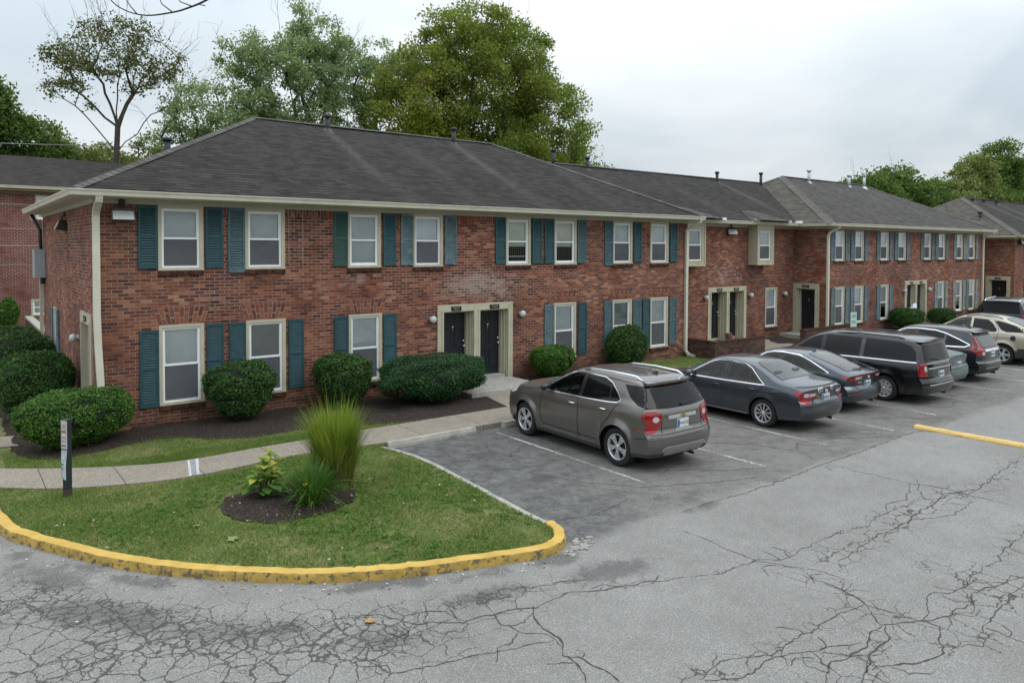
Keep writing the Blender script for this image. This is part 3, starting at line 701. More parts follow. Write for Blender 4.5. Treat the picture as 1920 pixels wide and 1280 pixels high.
sw = mb.build('sidewalk', M_SIDE); tag(sw, kind='structure')
mb = MB(); a = 0
for x0, x1 in zip(np.arange(0.3, 63, 0.3)[:-1], np.arange(0.3, 63, 0.3)[1:]):
    mb.face([(x0, at_x(near_e, x0)+.004, ZS-.012), (x1, at_x(near_e, x1)+.004, ZS-.012), (x1, at_x(far_e, x1)-.004, ZS-.012), (x0, at_x(far_e, x0)-.004, ZS-.012)])
tag(mb.build('sidewalk_base', simple('joint_dirt', (0.06, 0.055, 0.045), 0.95)), kind='structure')
# mortar patch across the walk
mb = MB(); mb.face([(3.30, 13.5, ZS+.004), (3.47, 13.5, ZS+.004), (3.72, 14.53, ZS+.004), (3.52, 14.53, ZS+.004)])
mb.face([(3.345, 13.5, ZS+.007), (3.43, 13.5, ZS+.007), (3.66, 14.53, ZS+.007), (3.565, 14.53, ZS+.007)], mi=1)
tag(mb.build('sidewalk_patch', [simple('pale_mortar', (0.44, 0.43, 0.41), 0.9, var=0.25, scale=20), simple('grey_mortar', (0.22, 0.225, 0.235), 0.9, var=0.2, scale=20)]), kind='structure')
# paths and stoops
mb = MB()
mb.face([(11.15, SW_Y1, ZS-.004), (13.0, SW_Y1, ZS-.004), (13.0, 16.2, ZS-.004), (11.5, 16.2, ZS-.004)])
mb.face([(-2.5, 17.7, .1), (0.75, 17.75, .1), (1.6, 17.55, .1), (1.6, 18.45, .1), (0.8, 18.75, .1), (-2.5, 18.8, .1)])
mb.face([(-2, 33.8, .1), (1.8, 34.2, .1), (3.2, 37.9, .1), (-2, 37.9, .1)])
mb.face([(24.75, SW_Y1, .1), (27.9, SW_Y1, .1), (28.4, 18.3, .1), (25.2, 18.3, .1)])
mb.face([(39.4, SW_Y1, .1), (41.9, SW_Y1, .1), (41.9, 17.75, .1), (39.4, 17.75, .1)])
tag(mb.build('path', M_SIDE), kind='structure')
mb = MB()
mb.box(11.05, 13.55, 16.12, 17.78, 0.0, 0.2); mb.box(11.3, 13.4, 17.79, 18.16, 0.0, 0.27)
mb.box(25.1, 27.9, 18.2, 19.38, 0.0, 0.2); mb.box(30.4, 31.58, 17.9, 19.37, 0.0, 0.22); mb.box(39.2, 41.75, 17.0, 17.78, 0, 0.2)
tag(mb.build('stoop', M_CONC), kind='structure')

# mulch beds
t = MT('dark_mulch'); p = t.pos()
f = t.noise(38, 5, 0.75, p); v = t.n('ShaderNodeTexVoronoi', {'Vector': p, 'Scale': 34.0}).outputs['Color']
c = t.ramp(t.math('ADD', t.math('MULTIPLY', f, 0.6), t.math('MULTIPLY', v, 0.4)), [(0.25, (0.012, 0.009, 0.008)), (0.55, (0.042, 0.031, 0.026)), (0.85, (0.12, 0.093, 0.075))])
t.bsdf(c, 0.95, 0, t.bump(f, 1.0, 0.03), 0.2); M_MULCH = t.m
mb = MB()
beds = [[(0.95, 17.3), (1.0, 16.85), (1.25, 16.4), (1.63, 16.12), (2.26, 16.2), (2.87, 16.45), (3.4, 16.55), (3.9, 16.4), (4.35, 15.85), (5.11, 15.5), (6.09, 15.55), (7.0, 15.35), (7.7, 15.0), (8.6, 14.74), (11.15, 14.74), (11.48, 16.1), (11.0, 16.2), (11.0, 17.9), (2.4, 17.9), (2.4, 30), (0.95, 30)],
        [(13.6, 17.9), (13.6, 16.3), (14.6, 16.1), (16, 16.4), (17.6, 16.6), (19.0, 17.2), (19.4, 17.9)],
        [(28.4, 19.3), (27.6, 17.6), (29.9, 17.2), (30.3, 19.3)], [(36, 17.9), (36.3, 16.1), (38.9, 16), (39.1, 17.9)], [(42, 17.9), (42.1, 16.2), (45, 16.3), (45, 17.9)]]
for b in beds:
    rj = random.Random(9)
    bj = []
    for (x0, y0), (x1, y1) in zip(b, b[1:]+b[:1]):
        n = max(1, int(math.hypot(x1-x0, y1-y0)/.18))
        bj += [(x0+(x1-x0)*k/n+rj.gauss(0, .025), y0+(y1-y0)*k/n+rj.gauss(0, .025)) for k in range(n)]
    pb = np.array(b+[b[0]])
    vs, fs = fill(bj, 0.2, lambda x, y: 0.088+min(1, float(seg_dist(np.array([x]), np.array([y]), b+[b[0]])[0])/.5)*(.02+0.06*float(vnoise(x*2.2, y*2.2, 8))))
    mb.raw(vs, fs, 0, True)
isl = catmull([(3.12, 11.35), (3.3, 11.85), (3.8, 12.15), (4.4, 12.15), (5.0, 11.9), (5.35, 11.4), (5.3, 10.9), (5.0, 10.48), (4.34, 10.25), (3.7, 10.28), (3.25, 10.75), (3.12, 11.35)], 4)[:-1]
isl0 = list(isl); isl = [(4.25+(x-4.25)*.93, 11.2+(y-11.2)*.93) for x, y in isl]
isl = [(x+rk.gauss(0, .03), y+rk.gauss(0, .03)) for x, y in isl]
vs, fs = fill(isl, 0.16, lambda x, y: lawn_z(x, y)+0.004+0.06*max(0, 1-((x-4.25)/1.1)**2-((y-11.2)/.95)**2)+0.02*float(vnoise(x*4, y*4, 8)))
mb.raw(vs, fs, 0, True)
tag(mb.build('mulch_bed', M_MULCH), kind='structure')

# concrete and yellow parking blocks
def parking_block(label, x, y, L, rz, mat, h=0.135, wd=0.16):
    m = MB(); a = wd/2
    pr = [(-a, 0.0), (-a*.95, h*.45), (-a*.6, h), (a*.6, h), (a*.95, h*.45), (a, 0.0)]
    n = 14; rr = random.Random(int(x*10))
    V = []; 
    for i in range(n+1):
        xx = -L/2+L*i/n
        V += [(xx, py+rr.gauss(0, .003), pz+rr.gauss(0, .003)*(pz > 0)) for py, pz in pr]
    F = [(i*6+j, (i+1)*6+j, (i+1)*6+j+1, i*6+j+1) for i in range(n) for j in range(5)]
    m.raw(V, F, 0, False); m.face([V[j] for j in range(5, -1, -1)]); m.face([V[n*6+j] for j in range(6)])
    me = m.mesh('parking_block', mat); o = mesh_obj('parking_block', me, None, (x, y, 0.002), (0, 0, rz))
    return tag(o, label, 'parking block')
parking_block('grey concrete parking block lying along the sidewalk at the empty first bay', 8.15, 13.36, 2.15, R(-0.5), M_CONC)
parking_block('grey concrete parking block at the front wheel of the taupe crossover', 10.95, 13.36, 1.9, R(1), M_CONC)
t = MT('yellow_block_paint'); p = t.pos()
c = t.mix(t.sstep(t.noise(14, 6, 0.72, p), 0.56, 0.66), (0.60, 0.40, 0.13), (0.25, 0.20, 0.12)); t.bsdf(c, 0.8, 0, t.bump(t.noise(40, 3, 0.6, p), .4, .01)); 
parking_block('yellow painted parking block alone in the middle of the lot', 17.66, 6.45, 2.5, R(91.5), t.m, 0.07, 0.22)
# ------------------------------------------------------------------ buildings
def wall(mb, axis, c, a0, a1, z0, z1, openings=(), depth=0.12, soldier=None, step=0.45, mi=0, flip=False):
    """brick wall in plane y=c (axis 'x', facing -Y) or x=c (axis 'y', facing -X); openings (a0,a1,z0,z1[,depth])"""
    inw = 1.0
    def P(a, d, z): return (a, c+d*inw, z) if axis == 'x' else (c+d*inw, a, z)
    A = {a0, a1}; Z = {z0, z1}
    for o in openings: A |= {o[0], o[1]}; Z |= {max(z0, o[2]), min(z1, o[3])}
    if soldier: Z.add(z1-soldier)
    def sub(S):
        S = sorted(S); out = [S[0]]
        for u, v in zip(S[:-1], S[1:]):
            n = max(1, int(math.ceil((v-u)/step))); out += [u+(v-u)*k/n for k in range(1, n+1)]
        return out
    A = sub(A); Z = sub(Z)
    fl = (axis == 'y')
    def emit(pts, uv):
        if fl != flip: pts = pts[::-1]; uv = uv[::-1]
        mb.face(pts, uv, mi)
    for u, v in zip(A[:-1], A[1:]):
        for p, q in zip(Z[:-1], Z[1:]):
            m, n = (u+v)/2, (p+q)/2
            if any(o[0] < m < o[1] and o[2] < n < o[3] for o in openings): continue
            uv = [(u, p), (v, p), (v, q), (u, q)]
            if soldier and n > z1-soldier:      # upright course: brick pattern turned by 90 degrees
                b = z1-soldier; uv = [(b0-b+0.0, a) for a, b0 in ((u, p), (v, p), (v, q), (u, q))]
            emit([P(u, 0, p), P(v, 0, p), P(v, 0, q), P(u, 0, q)], uv)
    for o in openings:
        d = o[4] if len(o) > 4 else depth
        u, v, p, q = o[0], o[1], max(z0, o[2]), min(z1, o[3])
        emit([P(u, d, p), P(u, 0, p), P(u, 0, q), P(u, d, q)][::-1], [(d, p), (0, p), (0, q), (d, q)][::-1])
        emit([P(v, 0, p), P(v, d, p), P(v, d, q), P(v, 0, q)][::-1], [(0, p), (d, p), (d, q), (0, q)][::-1])
        emit([P(u, 0, q), P(v, 0, q), P(v, d, q), P(u, d, q)], [(u, 0), (v, 0), (v, d), (u, d)])
        emit([P(u, d, p), P(v, d, p), P(v, 0, p), P(u, 0, p)], [(u, 0), (v, 0), (v, d), (u, d)])

def chalk_fn(p):
    x, y, z = p
    c = 0.0
    if 17.0 < y < 18.0:
        c += 1.0*math.exp(-((x-12.6)/1.5)**2-((z-2.95)/0.42)**2)+0.55*math.exp(-((x-12.2)/0.8)**2-((z-3.2)/0.3)**2)
        c += 0.6*math.exp(-((x-8.4)/0.5)**2-((z-3.2)/0.35)**2)+0.5*math.exp(-((x-16.2)/0.45)**2-((z-3.15)/0.4)**2)
        c += 0.45*math.exp(-((x-6.9)/0.25)**2-((z-4.4)/0.5)**2)+0.3*math.exp(-((x-19.9)/1.6)**2-((z-3.0)/0.5)**2)
        c += 0.45*math.exp(-((x-40.3)/1.6)**2-((z-2.9)/0.4)**2)
        c += 0.75*math.exp(-((x-19.72)/0.16)**2-((z-4.2)/0.75)**2)+0.3*math.exp(-((x-5)/2.5)**2-((z-3.0)/0.35)**2)
        c += 0.6*math.exp(-((x-10.75)/0.2)**2-((z-1.6)/0.6)**2)
    if 19 < y < 19.8: c += 0.9*math.exp(-((x-26.4)/1.5)**2-((z-2.95)/0.3)**2)
    if y > 22: c += 0.12
    return min(1.2, c+0.12)
def damp_fn(p):
    x, y, z = p
    d = math.exp(-(max(0, z-0.05)/0.32)**2)
    if 17 < y < 18:
        for a in (3.74, 5.66, 8.30, 15.34, 17.97, 19.86): d = max(d, 0.85*math.exp(-((x-a-.5)/0.62)**2-((z-3.42)/0.16)**2), 0.85*math.exp(-((x-a-.5)/0.62)**2-((z-0.35)/0.2)**2))
        d = max(d, 0.55*math.exp(-((x-2.95)/0.4)**2-((z-3.8)/1.0)**2), 0.3*math.exp(-((x-3.1)/.5)**2))
    if 19 < y < 19.6: d = max(d, 0.6*math.exp(-((x-30.6)/0.7)**2-((z-1.0)/0.7)**2))
    return min(1, d)
WATTR = {'chalk': chalk_fn, 'damp': damp_fn}

# ---- glass, blinds, screens
def pane_material():
    t = MT('window_glass')
    fr = t.n('ShaderNodeFresnel', {'IOR': 1.55}); g = t.n('ShaderNodeBsdfGlossy', {'Color': (1, 1, 1), 'Roughness': 0.03})
    tr = t.n('ShaderNodeBsdfTransparent', {'Color': (0.94, 0.955, 0.96)})
    m = t.n('ShaderNodeMixShader', {0: t.math('MULTIPLY', fr.outputs[0], 1.4, True), 1: tr.outputs[0], 2: g.outputs[0]})
    t.t.links.new(m.outputs[0], t.out.inputs[0]); return t.m
M_PANE = pane_material()
def screen_material():
    t = MT('insect_screen')
    d = t.n('ShaderNodeBsdfDiffuse', {'Color': t.mix(t.noise(2.5, 4, 0.6, t.pos()), (0.095, 0.098, 0.11), (0.16, 0.164, 0.178))}); tr = t.n('ShaderNodeBsdfTransparent', {'Color': (0.9, 0.9, 0.9)})
    m = t.n('ShaderNodeMixShader', {0: 0.72, 1: tr.outputs[0], 2: d.outputs[0]}); t.t.links.new(m.outputs[0], t.out.inputs[0]); return t.m
M_SCREEN = screen_material()
def blind_material(name, col, slats=True):
    t = MT(name); o = t.obj(); sp = t.n('ShaderNodeSeparateXYZ', {0: o})
    f = t.math('FRACT', t.math('MULTIPLY', sp.outputs[2], 40.0 if slats else 0.1))
    c = t.mix(t.sstep(f, 0.55, 1.0), col, tuple(k*(0.72 if slats else 1) for k in col))
    c = t.mix(0.25, c, t.ramp(t.noise(1.7, 3, 0.6, t.pos()), [(0.3, tuple(k*.6 for k in col)), (0.7, tuple(min(1, k*1.15) for k in col))]))
    oi = t.n('ShaderNodeObjectInfo').outputs['Random']
    c = t.mix(1.0, c, t.ramp(oi, [(0.0, 0.84), (1.0, 1.12)]), 'MULTIPLY')
    t.bsdf(c, 0.7); return t.m
M_BLIND = blind_material('white_blind', (0.84, 0.895, 0.91)); M_BLIND2 = blind_material('cream_shade', (0.75, 0.77, 0.68), False)
M_BLINDG = blind_material('grey_blind', (0.40, 0.43, 0.42))
def curtain_material():
    t = MT('lace_curtain'); o = t.obj(); sp = t.n('ShaderNodeSeparateXYZ', {0: o})
    wv = t.n('ShaderNodeTexWave', {'Vector': o, 'Scale': 4.2, 'Distortion': 4.0, 'Detail': 2}, bands_direction='X').outputs['Fac']
    c = t.ramp(wv, [(0.25, (0.012, 0.012, 0.012)), (0.9, (0.17, 0.155, 0.135))]); t.bsdf(c, 0.9); return t.m
M_CURT = curtain_material()
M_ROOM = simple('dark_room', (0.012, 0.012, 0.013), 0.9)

_wc = {}
def ring(mb, x0, x1, z0, z1, t_l, t_r, t_b, t_t, y0, y1, mi=0):
    mb.box(x0, x0+t_l, y0, y1, z0, z1, mi); mb.box(x1-t_r, x1, y0, y1, z0, z1, mi)
    mb.box(x0+t_l, x1-t_r, y0, y1, z0, z0+t_b, mi, 'lr'); mb.box(x0+t_l, x1-t_r, y0, y1, z1-t_t, z1, mi, 'lr')
def window_meshes(W, H, style):
    k = (round(W, 2), round(H, 2), style)
    if k in _wc: return _wc[k]
    d = {}
    b = MB(); ring(b, 0, W, 0, H, .075, .085, .06, .07, -0.012, .135); b.box(0.0, W, -.03, -.013, 0, .05); d['casing'] = b.mesh('window', M_CREAM)
    b = MB(); x0, x1, z0, z1 = .075, W-.085, .06, H-.07
    ring(b, x0, x1, z0, z1, .045, .045, .04, .045, .018, .088)
    zm = z0+(z1-z0)*0.5
    b.box(x0+.045, x1-.045, .030, .075, zm-.022, zm+.022, 0, 'lr')
    ring(b, x0+.045, x1-.045, z0+.04, zm-.022, .018, .018, .03, .001, .040, .07)
    ring(b, x0+.045, x1-.045, zm+.022, z1-.045, .018, .018, .001, .02, .048, .075)
    if 'open' in style: b.box(x0+.045, x1-.045, .060, .080, z0+.04+.16, z0+.2+.03, 0, 'lr')
    if 'mid' in style: b.box(x0+.045, x1-.045, .074, .086, zm-.22, zm-.19, 0, 'lr')
    d['sash'] = b.mesh('sash', M_WHITE)
    b = MB(); b.face([(x0+.05, .062, zm), (x1-.05, .062, zm), (x1-.05, .062, z1-.05), (x0+.05, .062, z1-.05)]); b.face([(x0+.05, .055, z0+.05), (x1-.05, .055, z0+.05), (x1-.05, .055, zm), (x0+.05, .055, zm)])
    d['pane'] = b.mesh('pane', M_PANE)
    bl = 1.0
    for q in style.split('_'):
        if q.startswith('b'): bl = float(q[1:])/100
    m = M_BLIND
    if 'shade' in style: m = M_BLIND2
    if 'grey' in style: m = M_BLINDG
    b = MB(); zb_ = z1-.05-(z1-z0-.1)*bl
    n = 8
    b.face([(x0+.06, .092, zb_), (x1-.06, .092, zb_), (x1-.06, .092, z1-.05), (x0+.06, .092, z1-.05)])
    d['blind'] = b.mesh('blind', m)
    if 'scr' in style:
        b = MB(); b.face([(x0+.05, .036, z0+.04), (x1-.05, .036, z0+.04), (x1-.05, .036, zm-.02), (x0+.05, .036, zm-.02)]); d['insect_screen'] = b.mesh('insect_screen', M_SCREEN)
    if 'lace' in style:
        b = MB(); b.face([(x0+.05, .105, z0+.04), (x1-.05, .105, z0+.04), (x1-.05, .105, zb_+.05), (x0+.05, .105, zb_+.05)]); d['curtain'] = b.mesh('curtain', M_CURT)
    # dim box of room behind so that the opening is never see-through
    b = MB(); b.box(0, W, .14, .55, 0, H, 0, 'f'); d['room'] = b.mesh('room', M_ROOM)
    _wc[k] = d; return d
def sill_mesh(W):
    k = ('sill', round(W, 2))
    if k not in _wc:
        b = MB(); n = int(round(W/0.076)); rr = random.Random(5)
        for i in range(n):
            x0 = W*i/n; j = rr.gauss(0, .006)
            b.box(x0+.003, x0+W/n-.003, -.05+j, .06, -.1+rr.gauss(0, .004), -.006+j*.3)
        b.box(.002, W-.002, -.034, .06, -.094, -.016)
        _wc[k] = b.mesh('sill', M_SILL)
    return _wc[k]
def window(parent, x, z, W, H, style, face='f', y=17.8, sill=True):
    """face 'f': wall y=const facing -Y, x = left edge;  face 's': wall x=y facing -X, x = far (larger Y) edge"""
    d = window_meshes(W, H, style); off = parent.location
    loc = (x-off.x, y-off.y, z-off.z) if face == 'f' else (y-off.x, x-off.y, z-off.z)
    o = mesh_obj('window', d['casing'], parent, loc, (0, 0, 0 if face == 'f' else -PI/2))
    for k in ('sash', 'pane', 'insect_screen', 'blind', 'curtain', 'room'):
        if k in d: mesh_obj(k, d[k], o)
    if sill: mesh_obj('sill', sill_mesh(W), o)
    return o

# ---- shutters
_sh = {}
SHUT = {'teal': simple('teal_paint', (0.014, 0.072, 0.084), 0.6, var=0.22, scale=9), 'deep': simple('deep_teal_paint', (0.012, 0.060, 0.074), 0.6, var=0.22, scale=9),
        'green': simple('green_paint', (0.018, 0.068, 0.056), 0.6, var=0.18, scale=9),
        'faded': peel_mat('faded_teal_paint', (0.055, 0.125, 0.14), (0.10, 0.175, 0.185), (0.04, 0.10, 0.12)),
        'mid': peel_mat('sunned_teal_paint', (0.018, 0.082, 0.10), (0.04, 0.115, 0.13), (0.014, 0.07, 0.085), .5, .7),
        'blue': peel_mat('faded_blue_paint', (0.075, 0.135, 0.175), (0.12, 0.185, 0.22), (0.06, 0.11, 0.14)),
        'peel': peel_mat('peeling_paint', (0.11, 0.215, 0.30), (0.29, 0.26, 0.20), (0.10, 0.14, 0.14), .44, .52),
        'sage': peel_mat('grey_green_paint', (0.085, 0.125, 0.12), (0.13, 0.16, 0.145), (0.07, 0.10, 0.11))}
def shutter_mesh(W, H, mat):
    k = (round(W, 2), round(H, 2), mat)
    if k in _sh: return _sh[k]
    b = MB(); st = 0.05; d0, d1 = -.045, -.008
    b.box(0, st, d0, d1, 0, H); b.box(W-st, W, d0, d1, 0, H)
    zs = [(0.0, 0.10), (H*0.48, H*0.48+0.06), (H-0.07, H)]
    for z0, z1 in zs: b.box(st, W-st, d0, d1, z0, z1, 0, 'lr')
    b.face([(st, -.010, .1), (W-st, -.010, .1), (W-st, -.010, H-.07), (st, -.010, H-.07)])
    for (za, zb_) in ((0.10, H*0.48), (H*0.48+.06, H-.07)):
        n = int((zb_-za)/0.054); p = (zb_-za)/n
        for i in range(n):
            z = za+i*p
            b.face([(st, d0+.004, z+p*.10), (W-st, d0+.004, z+p*.10), (W-st, d0+.016, z+p*.66), (st, d0+.016, z+p*.66)])
            b.face([(st, -.011, z), (W-st, -.011, z), (W-st, d0+.004, z+p*.10), (st, d0+.004, z+p*.10)])
            b.face([(st, d0+.016, z+p*.66), (W-st, d0+.016, z+p*.66), (W-st, -.011, z+p*.8), (st, -.011, z+p*.8)])
    _sh[k] = b.mesh('shutter', SHUT[mat]); return _sh[k]
rs = random.Random(11)
def shutter(parent, x, z, W, H, mat, y=17.8, face='f'):
    off = parent.location
    loc = (x-off.x, y-off.y, z-off.z) if face == 'f' else (y-off.x, x-off.y, z-off.z)
    return mesh_obj('shutter', shutter_mesh(W, H, mat), parent, loc, (rs.gauss(0, .003), rs.gauss(0, .006), 0 if face == 'f' else -PI/2))

# ---- doors
def door_meshes():
    if 'door' in _wc: return _wc['door']
    W, H = 0.93, 2.03; d = {}
    b = MB(); b.box(0, W, 0, .045, 0, H)
    for (px, pw) in ((.11, .31), (.51, .31)):
        for (pz, ph) in ((.2, .55), (.87, .62), (1.62, .24)):
            ring(b, px, px+pw, pz, pz+ph, .022, .022, .022, .022, -.012, -.001)
            b.box(px+.05, px+pw-.05, -.009, -.001, pz+.05, pz+ph-.05)
    d['door'] = b.mesh('door', M_DOOR)
    b = MB(); b.lathe([(.0, -.035), (.028, -.033), (.034, -.02), (.03, -.004), (.03, -.001)], 12, 'y', (W/2, 0, 1.50)); b.lathe([(.0, -.03), (.012, -.028), (.014, -.001)], 10, 'y', (W/2, 0, 1.40)); b.tube([(W/2, -.012, 1.47), (W/2, -.02, 1.42)], .009, 6)
    d['knocker'] = b.mesh('knocker', M_BRASS)
    b = MB(); b.lathe([(.0, -.07), (.028, -.065), (.032, -.045), (.018, -.03), (.03, -.008), (.03, -.001)], 12, 'y', (W-.08, 0, .93)); b.lathe([(.0, -.03), (.026, -.026), (.03, -.001)], 12, 'y', (W-.08, 0, 1.08))
    d['handle'] = b.mesh('handle', M_CHROME)
    _wc['door'] = d; return d
def door(parent, x, y, z, rz=0.0, knocker=True):
    d = door_meshes(); off = parent.location
    o = mesh_obj('door', d['door'], parent, (x-off.x, y-off.y, z-off.z), (0, 0, rz))
    if knocker: mesh_obj('knocker', d['knocker'], o)
    mesh_obj('handle', d['handle'], o); return o
def door_surround(parent, name, x0, x1, y, z0, z1, doors, depth=0.36, face='f', top=.2, sw=.17):
    """cream casing with one or two deep openings, stepped mouldings"""
    b = MB(); W = x1-x0
    ops = doors
    edges = [0]+[e for o in ops for e in o]+[W]
    zt = z1-top
    for i in range(0, len(edges), 2): b.box(edges[i], edges[i+1], -.035, .02, z0, z1)
    for o in ops:
        b.box(o[0], o[1], -.035, .02, zt, z1, 0, 'lr')
        for s, e in ((0, .0), (1, .0)):
            pass
        # reveal in three steps
        for k, (d0, d1, t_) in enumerate(((.02, depth*.3, .0), (depth*.3, depth*.6, .035), (depth*.6, depth, .075))):
            b.box(o[0]-.02, o[0]+t_+.012, d0, d1, z0, zt+.02, 0, 'b'); b.box(o[1]-t_-.012, o[1]+.02, d0, d1, z0, zt+.02, 0, 'b')
            b.box(o[0], o[1], d0, d1, zt-t_*.6-.012, zt+.02, 0, 'blr')
        b.box(o[0]-.06, o[0], -.05, -.0351, z0, zt+.06); b.box(o[1], o[1]+.06, -.05, -.0351, z0, zt+.06); b.box(o[0], o[1], -.05, -.0351, zt, zt+.06, 0, 'lr')
        b.box(o[0], o[1], depth-.02, depth+.3, z0-.02, z0+.1, 0)
    me = b.mesh('door_surround', M_CREAM); off = parent.location
    loc = (x0-off.x, y-off.y, -off.z) if face == 'f' else (y-off.x, x0-off.y, -off.z)
    return mesh_obj('door_surround', me, parent, loc, (0, 0, 0 if face == 'f' else -PI/2))
M_PLATE = simple('black_number_plate', (0.008, 0.008, 0.008), 0.5); M_DIGIT = simple('dull_gold', (0.34, 0.31, 0.24), 0.45, 0.3)
def number_plate(parent, x, y, z, txt, face='f'):
    b = MB(); b.box(-.17, .17, -.02, 0, -.065, .065)
    if txt: text_mb(txt, .115, b, lambda u, v: (u, -.0225, v), 1)
    else:
        for k in range(4): b.box(-.10+.055*k, -.068+.055*k, -.0225, -.0201, -.036, .036, 1, 'b')      # digits too far off to read
    me = b.mesh('house_number', [M_PLATE, M_DIGIT]); off = parent.location
    loc = (x-off.x, y-off.y, z-off.z) if face == 'f' else (y-off.x, x-off.y, z-off.z)
    return mesh_obj('house_number', me, parent, loc, (0, 0, 0 if face == 'f' else -PI/2))
M_GLOBE = simple('frosted_glass', (0.50, 0.52, 0.51), 0.3, var=0.12, scale=30)
M_LBASE = simple('grey_lamp_base', (0.3, 0.31, 0.31), 0.5, 0.3)
def wall_lamp(parent, x, y, z, face='f'):
    if 'lamp' not in _wc:
        b = MB(); b.lathe([(.075, -.001), (.078, -.03), (.06, -.045)], 16, 'y'); base = b.mesh('wall_lamp', M_LBASE)
        b = MB(); pr = [(.06, -.04)]+[(.105*math.cos(a), -.12-.085*math.sin(a)) for a in np.linspace(-0.75, PI/2, 9)]
        b.lathe(pr, 18, 'y')
        for k in range(12):
            a = 2*PI*k/12; b.tube([(.1*math.cos(a), -.10, .1*math.sin(a)), (.09*math.cos(a), -.16, .09*math.sin(a)), (.05*math.cos(a), -.195, .05*math.sin(a))], .004, 4)
        _wc['lamp'] = (base, b.mesh('globe', M_GLOBE))
    off = parent.location; loc = (x-off.x, y-off.y, z-off.z) if face == 'f' else (y-off.x, x-off.y, z-off.z)
    o = mesh_obj('wall_lamp', _wc['lamp'][0], parent, loc, (0, 0, 0 if face == 'f' else -PI/2)); mesh_obj('globe', _wc['lamp'][1], o); return o
M_FLENS = simple('floodlight_lens', (0.42, 0.44, 0.44), 0.25, var=0.1, scale=20); M_FBODY = simple('bronze_floodlight', (0.06, 0.055, 0.05), 0.5, 0.3)
def floodlight(parent, x, y, z, rz=0.0, lens=M_FLENS):
    b = MB()
    w2, h, d = .23, .24, .26
    f = [(-w2, -d, -.02), (w2, -d, -.02), (w2, -d+.1, h), (-w2, -d+.1, h)]; k = [(-w2*.8, 0, -.05), (w2*.8, 0, -.05), (w2*.8, 0, h*.9), (-w2*.8, 0, h*.9)]
    b.face(f); b.face(k[::-1])
    for i in range(4): b.face([f[(i+1) % 4], f[i], k[i], k[(i+1) % 4]])
    b.tube([(0, -.1, h), (0, -.08, h+.11)], .02, 8); b.lathe([(0, -.06), (.065, -.055), (.07, -.01), (.07, 0)], 14, 'y', (0, -.02, h+.14))
    me = b.mesh('floodlight', M_FBODY); off = parent.location
    o = mesh_obj('floodlight', me, parent, (x-off.x, y-off.y, z-off.z), (0, 0, rz))
    b = MB(); s = .88; b.face([(p[0]*s, p[1]-.004, .1+(p[2]-.1)*s) for p in f]); mesh_obj('lens', b.mesh('lens', lens), o); return o
def vent(parent, x, y, z0, z1, r=.055, mat=None, cap=True):
    b = MB(); b.tube([(x, y, z0-.25), (x, y, z1)], r, 10)
    if cap: b.lathe([(r*1.05, z1-.1), (r*1.55, z1-.09), (r*1.55, z1), (0, z1+.03)], 12, 'z', (x, y, 0))
    b.lathe([(r*3.2, z0-.12), (r*1.4, z0+.03), (r*1.02, z0+.06)], 12, 'z', (x, y, 0))
    return b.build('vent_pipe', mat or M_DKMET, parent)
GUT = [(0.0, -.13), (.085, -.125), (.10, -.06), (.125, -.02), (.125, 0.0), (.105, 0.0), (.09, -.03), (0.0, -.04)]
def gutter(parent, path): b = MB(); b.sweep(GUT, path); return b.build('gutter', M_GUTTER, parent)
def downpipe(parent, pts, wx=.1, wy=.075):
    """rectangular pipe through 3-D points, with straps"""
    b = MB(); V = []; n = len(pts)
    for i, p in enumerate(pts):
        a = Vector(pts[max(0, i-1)]); c = Vector(pts[min(n-1, i+1)]); d = (c-a).normalized()
        u = Vector((1, 0, 0)); v = d.cross(u); v = v.normalized() if v.length > .1 else Vector((0, 1, 0)); p = Vector(p)
        V += [p-u*wx/2-v*wy/2, p+u*wx/2-v*wy/2, p+u*wx/2+v*wy/2, p-u*wx/2+v*wy/2]
    F = [(i*4+k, i*4+(k+1) % 4, (i+1)*4+(k+1) % 4, (i+1)*4+k) for i in range(n-1) for k in range(4)]+[(3, 2, 1, 0), tuple((n-1)*4+k for k in range(4))]
    b.raw(V, F, 0, False)
    return b.build('downpipe', M_GUTTER, parent)
def slope_quadgrid(mb, e0, e1, r0, r1, streaks=None, nx=60, ny=14, mi=0, lift=0.0, u0=0.0):
    """roof plane between eave e0-e1 and ridge r0-r1"""
    e0, e1, r0, r1 = (Vector(p) for p in (e0, e1, r0, r1)); ex = (e1-e0).normalized(); V = []; U = []
    for j in range(ny+1):
        a = e0.lerp(r0, j/ny); b = e1.lerp(r1, j/ny)
        for i in range(nx+1):
            p = a.lerp(b, i/nx); V.append(p+Vector((0, 0, lift+0.012*math.sin(p.x*0.9+p.y*1.7)))); q = p-e0; u = q.dot(ex); U.append((u+u0, (q-ex*u).length))
    F = [(j*(nx+1)+i, j*(nx+1)+i+1, (j+1)*(nx+1)+i+1, (j+1)*(nx+1)+i) for j in range(ny) for i in range(nx)]
    mb.raw(V, F, mi, True, [[U[i] for i in f] for f in F])
def hip_caps(mb, p0, p1, w=.15, step=.2, mi=0):
    p0, p1 = Vector(p0), Vector(p1); L = (p1-p0).length; d = (p1-p0)/L; s = Vector((-d.y, d.x, 0)).normalized(); n = int(L/step)
    for i in range(n):
        a = p0+d*(i*step); b = p0+d*((i+1)*step+.03); la, lb = .035, .02
        up = Vector((0, 0, 1))
        mb.raw([a+up*la, b+up*lb, b-s*w+up*(lb-w*.42), a-s*w+up*(la-w*.42), b+s*w+up*(lb-w*.42), a+s*w+up*(la-w*.42), a-up*.0, a-s*w+up*(la-w*.42-.02), a+s*w+up*(la-w*.42-.02)], [(0, 1, 2, 3), (1, 0, 5, 4), (0, 3, 7, 6), (5, 0, 6, 8)], mi, False)
